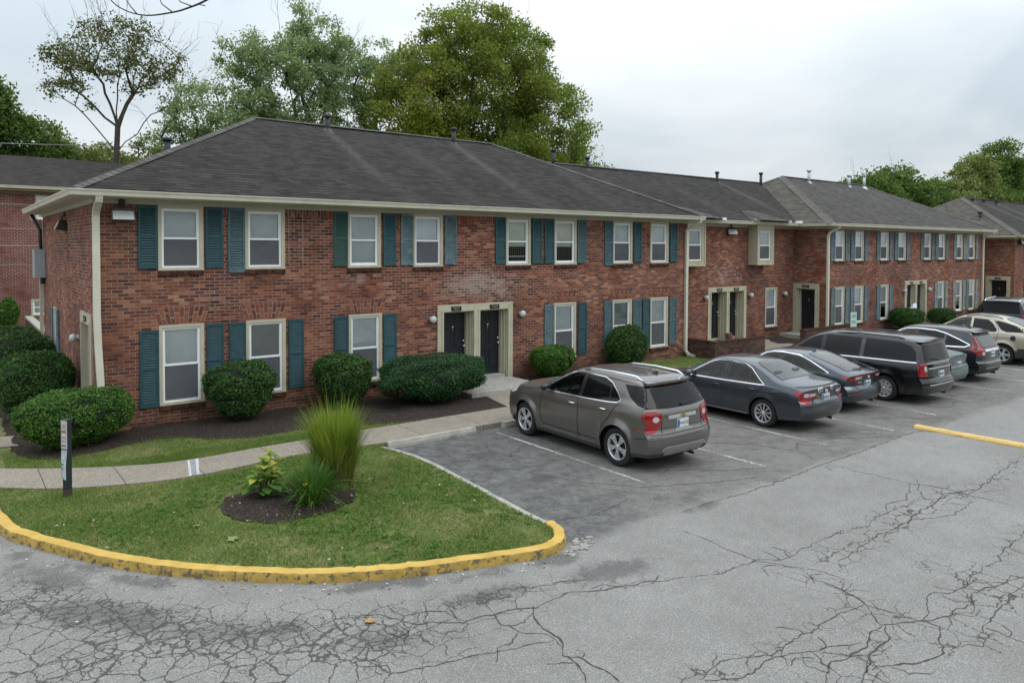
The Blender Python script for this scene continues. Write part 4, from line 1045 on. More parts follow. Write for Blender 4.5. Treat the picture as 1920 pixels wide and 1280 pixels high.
M_CAPS = brick_piece_mat('hip_cap_shingles', [(0, (0.05, 0.048, 0.044)), (0.5, (0.088, 0.084, 0.078)), (1, (0.125, 0.12, 0.112))])
M_CAPS2 = brick_piece_mat('pale_hip_caps', [(0, (0.09, 0.083, 0.073)), (1, (0.145, 0.135, 0.12))])
def streak_fn(xs, ridge_y, amp=1.0):
    def f(p):
        s = 0
        for x, y, wd, g in xs:
            if p[1] < y+.15:
                t = (y-p[1]); c = x+0.0*t
                s = max(s, g*math.exp(-((p[0]-c)/(wd*(1+.12*t)))**2)*math.exp(-max(0, t-2.2)/2.0))
        return s*amp
    return f
def hip_roof(parent, x0, x1, y0, y1, ze, rx0, rx1, zr, streaks=(), mats=None, left_mat=0, capmat=None, cw=.15, caps=('fl', 'fr', 'r', 'bl'), slope_left=True):
    ym = (y0+y1)/2; b = MB()
    slope_quadgrid(b, (x0, y0, ze), (x1, y0, ze), (rx0, ym, zr), (rx1, ym, zr), nx=80, ny=16)
    slope_quadgrid(b, (x1, y1, ze), (x0, y1, ze), (rx1, ym, zr), (rx0, ym, zr), nx=12, ny=6)
    slope_quadgrid(b, (x0, y1, ze), (x0, y0, ze), (rx0, ym, zr), (rx0, ym, zr), nx=20, ny=10, mi=left_mat)
    slope_quadgrid(b, (x1, y0, ze), (x1, y1, ze), (rx1, ym, zr), (rx1, ym, zr), nx=20, ny=10)
    # roof edge
    for (a, c) in (((x0, y0), (x1, y0)), ((x1, y0), (x1, y1)), ((x1, y1), (x0, y1)), ((x0, y1), (x0, y0))):
        b.face([(a[0], a[1], ze-.03), (c[0], c[1], ze-.03), (c[0], c[1], ze), (a[0], a[1], ze)], [(0, .0), (1, 0), (1, .02), (0, .02)])
    rf = b.build('roof', mats or [M_ROOF, M_ROOF2], parent, {'streak': streak_fn(streaks, ym)})
    b = MB(); up = .01
    if 'fl' in caps: hip_caps(b, (x0, y0, ze+up), (rx0, ym, zr+up), cw)
    if 'fr' in caps: hip_caps(b, (x1, y0, ze+up), (rx1, ym, zr+up))
    if 'bl' in caps: hip_caps(b, (x0, y1, ze+up), (rx0, ym, zr+up))
    hip_caps(b, (rx0, ym, zr+up), (rx1, ym, zr+up))
    me = b.mesh('ridge_cap', capmat or M_CAPS, parent.location); mesh_obj('ridge_cap', me, rf)
    return rf
def eaves(parent, x0, x1, yw, ye, z, left=None, right=None):
    """soffit and frieze boards"""
    b = MB(); b.box(x0, x1, ye+.01, yw+.05, z-.15, z-.12); b.box(x0, x1, ye+.004, ye+.03, z-.12, z-.01); b.box(x0+.3, x1-.3, yw-.03, yw+.02, z-.25, z-.1505)
    return b

def arch(parent, x0, W, z):
    """splayed soldier arch above a ground-floor window"""
    b = MB(); n = 11; y = 17.8; zt = z+.36; o0, o1 = x0-.0, x0+W; t0, t1 = x0-.13, x0+W+.13
    m = MB(); m.face([(o0, y-.003, z), (o1, y-.003, z), (t1, y-.003, zt), (t0, y-.003, zt)])
    rr = random.Random(int(x0*7))
    for i in range(n):
        f0, f1 = i/n, (i+1)/n; g = .017
        def X(f, h): return (o0+(o1-o0)*f)*(1-h)+(t0+(t1-t0)*f)*h
        cut = 1.0 if i % 2 else 0.0
        parts = ((0.0, .33), (.36, 1.0)) if i % 2 else ((0.0, .64), (.67, 1.0))
        for h0, h1 in parts:
            za, zb_ = z+(zt-z)*h0+.007, z+(zt-z)*h1-.007; yy = y-.008-rr.random()*.004
            P = [(X(f0, h0)+g/2, yy, za), (X(f1, h0)-g/2, yy, za), (X(f1, h1)-g/2, yy, zb_), (X(f0, h1)+g/2, yy, zb_)]
            b.face(P)
            Q = [(p[0], y-.001, p[2]) for p in P]
            for k in range(4): b.face([P[(k+1) % 4], P[k], Q[k], Q[(k+1) % 4]])
    o = b.build('brick_arch', M_BRICKP, parent); me = m.mesh('mortar_bed', M_MORTAR, parent.location); mesh_obj('mortar_bed', me, o); return o

ZE = 5.28; YF = 17.8; YR = 19.4
UPZ, UPH, LOZ, LOH, SZU, SHU, SZL, SHL = 3.56, 1.46, 0.53, 1.81, 3.61, 1.40, 0.60, 1.71
# ================= near block
B1 = thing('apartment_block', 'nearest red brick apartment block, dark teal shutters, hipped roof, floodlight at its corner', 'building', (2.5, 17.8, 0), group='brick apartment blocks around the parking lot')
upx = [3.74, 5.65, 8.27, 10.22, 13.42, 15.35, 17.97, 19.86]; lox = [3.74, 5.66, 8.30, 15.34, 17.97, 19.86]
W1 = .965
ops = [(x, x+W1, UPZ, UPZ+UPH) for x in upx]+[(x, x+W1, LOZ, LOZ+LOH) for x in lox]+[(11.1, 13.6, -1, 2.4, .5)]
mb = MB(); wall(mb, 'x', YF, 2.5, 21.9, -.1, 5.06, ops, soldier=.22)
side_ops = [(18.25, 19.7, -1, 2.45, .4), (24.6, 25.5, LOZ, LOZ+LOH)]
wall(mb, 'y', 2.5, YF, 28.2, -.1, 5.06, side_ops, soldier=.22)
mb.box(2.5, 21.9, YF, 28.2, -.1, 5.06, 0, 'fltu')
mb.build('wall', M_BRICK, B1, WATTR)
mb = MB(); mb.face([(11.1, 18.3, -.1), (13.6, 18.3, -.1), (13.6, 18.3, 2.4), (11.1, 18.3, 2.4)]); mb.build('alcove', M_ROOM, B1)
hip_roof(B1, 2.05, 22.2, 17.3, 28.7, ZE, 7.58, 16.6, 8.07, [(9.8, 22.5, .16, .9), (14.63, 22.5, .15, .9), (12.2, 21.5, .25, .35), (18.2, 21, .2, .35)])
b = MB(); b.box(2.1, 22.15, 17.31, 17.83, ZE-.16, ZE-.125); b.box(2.1, 2.53, 17.831, 28.65, ZE-.16, ZE-.125); b.box(2.47, 21.93, 17.77, 17.82, ZE-.262, ZE-.161); b.box(2.47, 2.52, 17.821, 28.2, ZE-.262, ZE-.161)
b.box(2.09, 22.16, 17.305, 17.33, ZE-.124, ZE-.012); b.box(2.09, 2.115, 17.331, 28.65, ZE-.124, ZE-.012); b.box(22.13, 22.16, 17.331, 28.65, ZE-.16, ZE-.012); b.box(21.9, 22.129, 17.831, 28.6, ZE-.16, ZE-.125)
b.build('soffit', M_SOFFIT, B1)
gutter(B1, [(2.08, 28.7, ZE-.01), (2.08, 17.3, ZE-.01), (22.2, 17.3, ZE-.01)][::-1] if False else [(2.08, 28.7, ZE-.01), (2.08, 17.3, ZE-.01), (22.2, 17.3, ZE-.01)])
downpipe(B1, [(2.52, 17.27, 5.16), (2.52, 17.3, 5.05), (2.52, 17.66, 4.86), (2.52, 17.73, 4.75), (2.52, 17.74, 2.6), (2.54, 17.73, 1.9), (2.58, 17.68, .9), (2.62, 17.62, .12)], .135, .1)
downpipe(B1, [(21.95, 17.24, 5.16), (21.95, 17.27, 5.06), (21.86, 17.55, 4.9), (21.78, 17.73, 4.78), (21.78, 17.745, 2.0), (21.78, 17.745, .3), (21.82, 17.62, .16), (21.9, 17.4, .1)], .12, .09)
downpipe(B1, [(2.2, 28.55, 5.1), (2.24, 28.55, 4.98), (2.42, 28.4, 4.86), (2.44, 28.3, 4.7), (2.44, 28.3, .1)], .1, .1)
us = ['b100_scr', 'b100_scr', 'b100', 'b100_scr', 'b62_shade_lace_open', 'b62_shade_lace', 'b80_scr', 'b85_scr']
for i, x in enumerate(upx): window(B1, x, UPZ, W1, UPH, us[i])
ls = ['b100_scr', 'b100_grey_scr', 'b100_scr', 'b100_scr', 'b70_grey_open', 'b100_scr_mid']
for i, x in enumerate(lox): window(B1, x, LOZ, W1, LOH, ls[i]); arch(B1, x, W1, LOZ+LOH+.03)
SWD = .39
for x, m, dz, hh in [(3.33, 'deep', 0, 1.4), (4.745, 'deep', 0, 1.4), (5.25, 'mid', -.12, 1.52), (7.88, 'green', 0, 1.4), (9.30, 'teal', 0, 1.4), (9.83, 'faded', 0, 1.4), (11.24, 'faded', 0, 1.4), (13.02, 'teal', 0, 1.4), (14.44, 'teal', 0, 1.4), (14.95, 'teal', 0, 1.4), (16.34, 'mid', 0, 1.4), (17.58, 'mid', -.1, 1.5), (18.99, 'teal', 0, 1.4), (20.89, 'teal', 0, 1.4)]:
    shutter(B1, x, SZU+dz, SWD, hh, m)
for x, m, dz in [(3.34, 'deep', -.07), (4.755, 'deep', 0), (5.26, 'deep', 0), (6.69, 'deep', 0), (7.89, 'deep', 0), (9.31, 'teal', 0), (14.95, 'faded', 0), (16.38, 'deep', 0), (17.58, 'mid', 0), (18.98, 'mid', 0), (19.46, 'teal', 0), (20.89, 'mid', 0)]:
    shutter(B1, x, SZL+dz, SWD, SHL, m)
door_surround(B1, 'door_surround', 11.0, 13.68, YF, .16, 2.46, [(.2, 1.24), (1.46, 2.5)])
door(B1, 11.26, YF+.33, .27); door(B1, 12.52, YF+.33, .27)
number_plate(B1, 11.62, YF-.036, 2.34, '7601'); number_plate(B1, 12.98, YF-.036, 2.34, '7605')
wall_lamp(B1, 10.8, YF, 2.08); wall_lamp(B1, 14.0, YF, 2.08)
floodlight(B1, 3.02, YF, 4.68)
floodlight(B1, 2.5, 22.4, 4.55, -PI/2, simple('yellow_lens', (0.45, 0.38, 0.2), 0.3))  # side floodlight has a yellower lens
door_surround(B1, 'door_surround', 19.78, 18.2, 2.5, .16, 2.52, [(.2, 1.3)], face='s') if False else None
# side door casing (faces -X)
b = MB()
def side_casing(B, x, ya, yb, zt, z0=.1, depth=.3, num=None):
    """door casing in a wall x=const facing -X; ya<yb"""
    W = yb-ya
    o = door_surround(B, 'door_surround', yb, yb+W, x, z0, zt, [(.2, W-.2)], depth, 's', .24)
    door(B, x+depth-.02, yb-W/2+.465, z0+.1, -PI/2)
    if num is not None: number_plate(B, yb-W/2, x-.036, zt-.14, num, 's')
side_casing(B1, 2.5, 18.22, 19.8, 2.6, .12, .3, '')
wall_lamp(B1, 20.35, 2.5, 1.9, 's')
window(B1, 25.5, LOZ, .9, LOH, 'b100_scr', 's', 2.5)
shutter(B1, 25.93, SZL, SWD, SHL, 'blue', 2.5, 's'); shutter(B1, 24.57, SZL, SWD, SHL, 'blue', 2.5, 's')
b = MB(); b.box(2.2, 2.49, 27.5, 28.15, 3.1, 4.0); b.build('meter_box', simple('grey_box', (0.33, 0.37, 0.39), .5), B1)
b = MB(); b.tube([(2.4, 27.8, 4.0), (2.4, 28.0, 4.6), (2.2, 28.3, 5.1)], .05, 8); b.build('conduit', M_BLACK, B1)
b = MB(); b.tube([(2.42, 27.6, 3.1), (2.42, 27.6, 2.9)], .06, 8); b.build('conduit', M_BLACK, B1)
for x, z0, z1 in ((9.8, 7.86, 8.35), (14.63, 7.84, 8.42)): vent(B1, x, 22.55, z0, z1, .075)
vent(B1, 5.55, 25.0, 6.95, 7.5, .1); vent(B1, 18.5, 25.5, 6.9, 7.9, .06)

M_CAULK = simple('old_caulk', (0.27, 0.19, 0.135), .9, var=.35, scale=14)
for x, z0, z1 in ((6.705, 3.66, 5.0), (7.06, 3.62, 5.0), (7.865, 3.62, 5.02), (19.62, 3.7, 4.95)):        # outlines left by missing shutters
    b = MB(); n = 9
    for i in range(n): b.box(x+.004*math.sin(i*2.1), x+.018+.004*math.sin(i*1.3), 17.794, 17.7995, z0+(z1-z0)*i/n, z0+(z1-z0)*(i+1)/n, 0, 'b')
    b.build('caulk_line', M_CAULK, B1)
# ================= set-back middle block
B2 = thing('apartment_block', 'set-back middle brick apartment block with two cream box windows and no shutters', 'building', (22, 19.4, 0), group='brick apartment blocks around the parking lot')
ops = [(25.3, 27.75, -1, 2.4, .5), (29.32, 30.25, LOZ, LOZ+LOH), (23.3, 24.35, 3.5, 4.9), (28.1, 29.1, 3.5, 4.9)]
mb = MB(); wall(mb, 'x', YR, 21.9, 31.6, -.1, 5.06, ops, soldier=.22); mb.box(21.9, 31.6, YR, 28.4, -.1, 5.06, 0, 'flrtu')
mb.build('wall', M_BRICK, B2, WATTR)
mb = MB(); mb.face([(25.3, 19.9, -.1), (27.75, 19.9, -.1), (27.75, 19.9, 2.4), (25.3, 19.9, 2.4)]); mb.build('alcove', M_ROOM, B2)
b = MB(); slope_quadgrid(b, (17.2, 18.9, ZE), (35.6, 18.9, ZE), (17.2, 23.9, 7.7), (35.6, 23.9, 7.7), nx=80, ny=14, u0=3); slope_quadgrid(b, (35.6, 28.9, ZE), (17.2, 28.9, ZE), (35.6, 23.9, 7.7), (17.2, 23.9, 7.7), nx=10, ny=4)
rf = b.build('roof', [M_ROOF], B2, {'streak': streak_fn([(31.25, 23.4, .2, .9), (35.05, 23.4, .2, .8), (26.5, 22.5, .3, .3), (22.2, 23.4, .15, .5)], 0)})
b = MB(); hip_caps(b, (18, 23.9, 7.71), (35.6, 23.9, 7.71)); mesh_obj('ridge_cap', b.mesh('ridge_cap', M_CAPS, B2.location), rf)
# low-pitch patches of roof over the box windows
for xa in (23.1, 27.95):
    b = MB()
    P = [(xa-.25, 18.38, 5.31), (xa+1.75, 18.38, 5.31), (xa+1.2, 19.9, 5.80), (xa+.15, 19.9, 5.80)]
    b.face(P, [(p[0], p[1]) for p in P]); b.face([P[1], (xa+2.3, 18.86, 5.30), P[2]], [(0, 0), (1, 0), (1, 1)]); b.face([P[0], P[3], (xa-.5, 18.9, 5.30)], [(0, 0), (1, 0), (1, 1)])
    mesh_obj('roof_patch', b.mesh('roof_patch', M_ROOF2, B2.location), rf)
b = MB(); b.box(21.95, 31.3, 18.91, 19.43, ZE-.16, ZE-.125); b.box(21.95, 31.6, 19.37, 19.42, ZE-.262, ZE-.161); b.box(21.95, 31.3, 18.905, 18.93, ZE-.124, ZE-.012); b.build('soffit', M_SOFFIT, B2)
gutter(B2, [(22.3, 18.9, ZE-.01), (31.2, 18.9, ZE-.01)])
for x in (25.25, 27.6, 30.0, 30.95): b = MB(); b.box(x, x+.28, 18.74, 18.95, ZE-.02, ZE+.09); b.build('gutter_cap', M_WHITE, B2)
def bay(B, x, W=1.24):
    b = MB(); y0 = 18.95; z0, z1 = 3.38, 5.12
    wx0, wx1, wz0, wz1 = .14, W-.14, .17, 1.55
    b.box(0, wx0, 0, .45, 0, z1-z0); b.box(wx1, W, 0, .45, 0, z1-z0); b.box(wx0, wx1, 0, .45, 0, wz0, 0, 'lr'); b.box(wx0, wx1, 0, .45, wz1, z1-z0, 0, 'lr')
    for u, v, p, q in ((.0, .07, 0, z1-z0), (W-.07, W, 0, z1-z0), (.07, W-.07, 0, .08), (.07, W-.07, z1-z0-.08, z1-z0)): b.box(u, v, -.022, -.0005, p, q)
    me = b.mesh('box_window', M_CREAM); o = mesh_obj('box_window', me, B, (x-B.location.x, y0-B.location.y, z0))
    d = window_meshes(wx1-wx0, wz1-wz0, 'b100_scr')
    for k in ('casing', 'sash', 'pane', 'insect_screen', 'blind'):
        q = mesh_obj('window' if k == 'casing' else k, d[k], o, (wx0, .02, wz0))
    return o
bay(B2, 23.2); bay(B2, 28.0)
window(B2, 29.32, LOZ, .93, LOH, 'b60_scr_mid', 'f', YR)
door_surround(B2, 'door_surround', 25.2, 27.86, YR, .16, 2.46, [(.2, 1.24), (1.44, 2.46)])
door(B2, 25.46, YR+.33, .27); door(B2, 26.69, YR+.33, .27)
number_plate(B2, 25.95, YR-.036, 2.34, ''); number_plate(B2, 27.1, YR-.036, 2.34, '')
wall_lamp(B2, 25.0, YR, 2.05); wall_lamp(B2, 28.12, YR, 2.05); wall_lamp(B2, 30.75, YR, 2.03)
floodlight(B2, 26.7, YR, 4.72, R(-25))
for x, z0, z1 in ((20.25, 7.55, 8.22), (22.2, 7.5, 8.05), (31.25, 7.4, 8.0), (35.05, 7.38, 8.2)): vent(B2, x, 23.55, z0, z1, .075)

# ================= far block with faded shutters
B3 = thing('apartment_block', 'right-hand brick apartment block with faded and peeling blue shutters, side door and hipped grey roof', 'building', (31.6, 17.8, 0), group='brick apartment blocks around the parking lot')
u3 = [32.30, 34.08, 36.55, 38.40, 41.30, 43.05, 45.38, 47.06]; l3 = [32.35, 34.12, 36.62, 43.03, 45.38, 47.13]
W3 = .86
ops = [(x, x+W3, UPZ-.03, UPZ+1.40) for x in u3]+[(x, x+W3, LOZ+.04, LOZ+LOH) for x in l3]+[(39.3, 41.6, -1, 2.4, .5)]
mb = MB(); wall(mb, 'x', YF, 31.6, 49.1, -.1, 5.04, ops, soldier=.22)
wall(mb, 'y', 31.6, YF, 19.45, -.1, 5.04, [(18.25, 19.4, -1, 2.4, .4)], soldier=.22)
mb.box(31.6, 49.1, YF, 28.2, -.1, 5.04, 0, 'fltu')
mb.build('wall', M_BRICK, B3, WATTR)
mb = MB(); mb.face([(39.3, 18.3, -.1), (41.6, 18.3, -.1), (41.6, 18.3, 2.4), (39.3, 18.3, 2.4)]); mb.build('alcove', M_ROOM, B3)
hip_roof(B3, 31.1, 49.6, 17.3, 28.7, ZE-.02, 36.2, 44.6, 8.03, [(38, 22.4, .22, .6), (42.3, 22.4, .22, .6), (44.1, 22.2, .22, .6), (40, 22, .8, .2), (46, 20, .4, .25)], [shingle_mat('mid_shingles', (0.036, 0.033, 0.031), (0.098, 0.090, 0.083)), shingle_mat('brown_shingles', (0.06, 0.054, 0.045), (0.135, 0.125, 0.106))], 1, M_CAPS2, .22)
b = MB(); b.box(31.15, 49.55, 17.31, 17.83, ZE-.18, ZE-.145); b.box(31.15, 31.63, 17.831, 19.4, ZE-.18, ZE-.145); b.box(31.57, 49.13, 17.77, 17.82, ZE-.282, ZE-.181); b.box(31.57, 31.62, 17.821, 19.36, ZE-.282, ZE-.181); b.box(31.14, 49.56, 17.305, 17.33, ZE-.144, ZE-.032); b.box(49.53, 49.56, 17.331, 28.6, ZE-.18, ZE-.032); b.box(31.14, 31.165, 17.331, 18.9, ZE-.144, ZE-.032); b.build('soffit', M_SOFFIT, B3)
gutter(B3, [(31.13, 18.85, ZE-.03), (31.13, 17.3, ZE-.03), (49.6, 17.3, ZE-.03)])
downpipe(B3, [(31.7, 17.25, 5.1), (31.7, 17.3, 5.02), (31.66, 17.66, 4.84), (31.66, 17.74, 4.7), (31.66, 17.74, .3)], .12, .09)
downpipe(B3, [(49.1, 17.25, 5.1), (49.1, 17.3, 5.02), (49.0, 17.66, 4.84), (49.0, 17.74, 4.7), (49.0, 17.74, .1)], .12, .09)
for i, x in enumerate(u3): window(B3, x, UPZ-.03, W3, 1.43, ['b100_scr', 'b90_scr', 'b60_scr', 'b100_scr_mid', 'b50_grey_scr', 'b100_scr', 'b70_scr', 'b80_scr'][i])
for i, x in enumerate(l3): window(B3, x, LOZ+.04, W3, LOH-.04, ['b95_scr', 'b80_scr', 'b50_grey', 'b70_scr', 'b85_grey', 'b60_scr'][i])
ms3 = ['blue']*8+['sage', 'sage', 'sage', 'sage', 'peel', 'peel', 'peel', 'peel']
for k, x in enumerate(u3):
    for j, dx in enumerate((-.36, W3+.08)): shutter(B3, x+dx, 3.54, .34, 1.40, ms3[2*k+j])
ml3 = ['sage', 'blue', 'blue', 'blue', 'blue', 'blue', 'peel', 'peel', 'peel', 'peel', 'sage', 'peel']
for k, x in enumerate(l3):
    for j, dx in enumerate((-.36, W3+.08)): shutter(B3, x+dx, .62, .34, 1.70, ml3[2*k+j])
door_surround(B3, 'door_surround', 39.2, 41.7, YF, .16, 2.46, [(.2, 1.16), (1.34, 2.3)], .22)
door(B3, 39.42, YF+.19, .27); door(B3, 40.56, YF+.19, .27)
number_plate(B3, 39.9, YF-.036, 2.34, ''); number_plate(B3, 41.0, YF-.036, 2.34, '')
wall_lamp(B3, 39.05, YF, 1.95); wall_lamp(B3, 41.88, YF, 1.95)
side_casing(B3, 31.6, 18.1, 19.43, 2.5, .15, .3, '')
for x, z0, z1 in ((38.02, 7.75, 8.46), (42.33, 7.75, 8.46), (44.1, 7.8, 8.57)): vent(B3, x, 22.5, z0, z1, .08, M_GALV)

# ================= farthest block
B4 = thing('apartment_block', 'farthest brick apartment block at the right edge behind the parked cars, grey hipped roof', 'building', (56, 18.5, 0), group='brick apartment blocks around the parking lot')
dz4 = -.2
mb = MB(); wall(mb, 'x', 18.4, 56, 78, -.2, 4.84, [(58.0, 58.9, 3.4, 4.8), (58.0, 58.9, .5, 2.2), (60.5, 61.4, 3.4, 4.8), (60.5, 61.4, .5, 2.2)], soldier=.22); wall(mb, 'y', 56, 18.4, 20.6, -.2, 4.84, [(18.75, 19.95, -1, 2.15, .4)], soldier=.22); mb.box(56, 78, 18.4, 28.5, -.2, 4.84, 0, 'fltu'); wall(mb, 'x', 20.6, 49.1, 56, -.2, 4.84)
mb.build('wall', M_BRICK, B4, WATTR)
hip_roof(B4, 55.5, 78.5, 17.9, 29.1, 5.04, 60.9, 73, 8.0, [(63, 22.6, .4, 1), (66, 22.6, .4, 1)], [M_ROOF, shingle_mat('brown_shingles')], 1, M_CAPS2, .26)
b = MB(); slope_quadgrid(b, (48, 20.1, 5.04), (57, 20.1, 5.04), (48, 24.5, 7.0), (57, 24.5, 7.0), nx=8, ny=6); slope_quadgrid(b, (57, 29, 5.04), (48, 29, 5.04), (57, 24.5, 7.0), (48, 24.5, 7.0), nx=8, ny=6); b.build('link_roof', [M_ROOF2], B4, {'streak': lambda p: 0})
b = MB(); b.box(55.55, 78, 17.92, 18.43, 4.88, 4.915); b.box(55.55, 56.03, 18.431, 20.6, 4.88, 4.915); b.box(55.97, 78, 18.37, 18.42, 4.78, 4.879); b.box(55.97, 56.02, 18.421, 20.6, 4.78, 4.879); b.build('soffit', M_SOFFIT, B4)
gutter(B4, [(55.53, 20.6, 5.03), (55.53, 17.9, 5.03), (78.5, 17.9, 5.03)])
for x in (58.0, 60.5):
    window(B4, x, 3.4, .9, 1.4, 'b80_scr', 'f', 18.4); window(B4, x, .5, .9, 1.7, 'b80_scr', 'f', 18.4)
    for dx in (-.36, .96): shutter(B4, x+dx, 3.42, .34, 1.36, 'sage', 18.4); shutter(B4, x+dx, .52, .34, 1.66, 'sage', 18.4)
side_casing(B4, 56, 18.62, 20.08, 2.3, -.1, .3, '')
floodlight(B4, 56.7, 18.4, 4.5)
for x, y, z0, z1 in ((57.9, 21.2, 6.3, 6.75), (61.4, 23, 7.7, 7.95), (63.2, 22.9, 7.6, 7.95), (65.4, 22.8, 7.6, 7.95)): vent(B4, x, y, z0, z1, .11)

# ================= neighbour behind on the left
B5 = thing('apartment_block', 'plain orange-red brick building behind the near block at the left edge, no shutters', 'building', (-20, 42, 0), group='brick apartment blocks around the parking lot')
M_BRICK5 = brick_mat('newer_brick', 0.225, 0.085, (0.36, 0.29, 0.26), [(0.0, (0.10, 0.036, 0.027)), (0.5, (0.16, 0.052, 0.037)), (1.0, (0.21, 0.075, 0.052))], 0.010)
mb = MB(); wall(mb, 'x', 42, -20, 14, -.1, 6.7, [(3.42, 4.45, 5.35, 6.55), (3.2, 4.05, .75, 1.55)], step=1.0); mb.box(-20, 14, 42, 52, -.1, 6.7, 0, 'ftu')
for z in (6.05, 4.9, 4.1, 3.2): mb.box(-20, 14, 41.985, 42.0, z, z+.04, 1, 'blr')
mb.build('wall', [M_BRICK5, M_MORTAR], B5, {'chalk': lambda p: 0.05, 'damp': lambda p: 0.3*math.exp(-(p[2]/.4)**2)})
b = MB(); slope_quadgrid(b, (-20.5, 41.5, 6.92), (14.5, 41.5, 6.92), (-20.5, 47, 8.85), (14.5, 47, 8.85), nx=60, ny=8); slope_quadgrid(b, (14.5, 52.5, 6.92), (-20.5, 52.5, 6.92), (14.5, 47, 8.85), (-20.5, 47, 8.85), nx=8, ny=4)
for x in (-20.0, 14.0): b.face([(x, 42, 6.6), (x, 52, 6.6), (x, 47, 8.8)], [(42, 6.6), (52, 6.6), (47, 8.8)])
b.build('roof', [M_ROOF], B5, {'streak': lambda p: 0})
b = MB(); b.box(-20.4, 14.4, 41.52, 42.05, 6.7, 6.76); b.box(-20.4, 14.4, 41.97, 42.03, 6.58, 6.699); b.build('soffit', simple('tan_soffit', (0.26, 0.2, 0.13), .7), B5)
gutter(B5, [(-20.5, 41.5, 6.92), (14.5, 41.5, 6.92)])
window(B5, 3.42, 5.35, 1.03, 1.2, 'b100', 'f', 42, False); window(B5, 3.2, .75, .85, .8, 'b100', 'f', 42, False)

# ================= low brick walls
M_LOWBR = brick_mat('dark_wall_brick', 0.225, 0.077, (0.16, 0.135, 0.12), [(0.0, (0.022, 0.014, 0.013)), (0.4, (0.062, 0.028, 0.023)), (0.75, (0.115, 0.046, 0.036)), (1.0, (0.17, 0.085, 0.068))])
LATT = {'chalk': lambda p: 0.35*math.exp(-((p[2]-.3)/.25)**2), 'damp': lambda p: 0.85*math.exp(-((p[2]-.78)/.16)**2)+.5*math.exp(-(p[2]/.15)**2)}
def low_wall(label, parts, slab=False):
    T = thing('low_wall', label, 'brick wall', (parts[0][0], parts[0][2], 0), group='low brick screen walls')
    m = MB()
    for (x0, x1, y0, y1, z1) in parts:
        for q in range(4):
            pass
        m.box(x0, x1, y0, y1, -.05, z1-.08)
    m2 = MB()
    m.build('wall', M_LOWBR, T, LATT)
    rr = random.Random(4)
    if slab:
        for (x0, x1, y0, y1, z1) in parts: m2.box(x0-.03, x1+.03, y0-.03, y1+.03, z1-.08, z1)
        m2.build('coping', M_CONC, T); return T
    for (x0, x1, y0, y1, z1) in parts:
        lx = (x1-x0) > (y1-y0); L = (x1-x0) if lx else (y1-y0); n = int(L/.078)
        for i in range(n):
            a = i*L/n+.003; b_ = (i+1)*L/n-.003; dz = rr.gauss(0, .004)
            if lx: m2.box(x0+a, x0+b_, y0-.008, y1+.008, z1-.08, z1+dz)
            else: m2.box(x0-.008, x1+.008, y0+a, y0+b_, z1-.08, z1+dz)
    m2.build('coping', M_SILL, T); return T
low_wall('L-shaped low brick wall screening the set-back doors, beside the near block downpipe', [(21.95, 25.05, 16.55, 16.77, .72), (21.95, 22.17, 16.772, 19.38, .74)])
low_wall('low brick wall in front of the far side door, behind the black minivan', [(28.25, 32.7, 16.8, 17.02, .74)])
LW = low_wall('low brick wall beyond the near block at the left, running to the rear building', [(2.75, 2.97, 31.5, 38.9, 1.0)], True)
# brick stub by the doors
T = tag(mesh_obj('brick_stub', bpy.data.meshes.new('stub')), 'short upright brick stub just inside the L-shaped low wall', 'brick post')
m = MB(); m.box(23.35, 23.55, 16.95, 17.15, 0, .9); T.data = m.mesh('brick_stub', M_BRICK)
# ------------------------------------------------------------------ vegetation
def leaf_quads(C, size, rngn, nrm=None, nbias=0.0, aspect=0.55, jitter=0.35, droop=0.0):
    """one small folded leaf (2 triangles as a quad) per centre; returns V, F"""
    n = len(C)
    d = rngn.normal(size=(n, 3))
    if nrm is not None: d = d*(1-nbias)+nrm*nbias*1.6
    d /= np.linalg.norm(d, axis=1)[:, None]+1e-9
    a = rngn.normal(size=(n, 3)); a[:, 2] -= droop
    a -= d*np.sum(a*d, 1)[:, None]; a /= np.linalg.norm(a, axis=1)[:, None]+1e-9
    b = np.cross(d, a); s = size*(1+jitter*rngn.normal(size=n).clip(-1.5, 2))[:, None]
    V = np.empty((n, 4, 3)); V[:, 0] = C-a*s; V[:, 1] = C-b*s*aspect+a*s*.1; V[:, 2] = C+a*s; V[:, 3] = C+b*s*aspect+a*s*.1
    return V.reshape(-1, 3), np.arange(n*4).reshape(n, 4)

G_BOX = leaf_mat('boxwood_leaves', [(0.0, (0.008, 0.018, 0.006)), (0.45, (0.016, 0.038, 0.010)), (0.8, (0.030, 0.064, 0.014)), (1.0, (0.055, 0.095, 0.022))], 0.15, 0.5, 2.0, gain=2.6)
G_YEW = leaf_mat('yew_leaves', [(0.0, (0.006, 0.016, 0.007)), (0.5, (0.012, 0.034, 0.012)), (0.85, (0.022, 0.055, 0.018)), (1.0, (0.04, 0.08, 0.025))], 0.12, 0.55, 2.0, gain=2.6)
G_BRIGHT = leaf_mat('privet_leaves', [(0.0, (0.010, 0.026, 0.006)), (0.4, (0.024, 0.06, 0.010)), (0.75, (0.045, 0.095, 0.015)), (1.0, (0.11, 0.15, 0.03))], 0.2, 0.5, 2.0, gain=2.2)
M_TWIG = simple('twig_bark', (0.055, 0.042, 0.032), 0.9)
M_CORE = simple('shrub_shade', (0.007, 0.013, 0.005), 1.0, var=0.4, scale=20)  # solid shrub core, shade among the leaves put into its colour
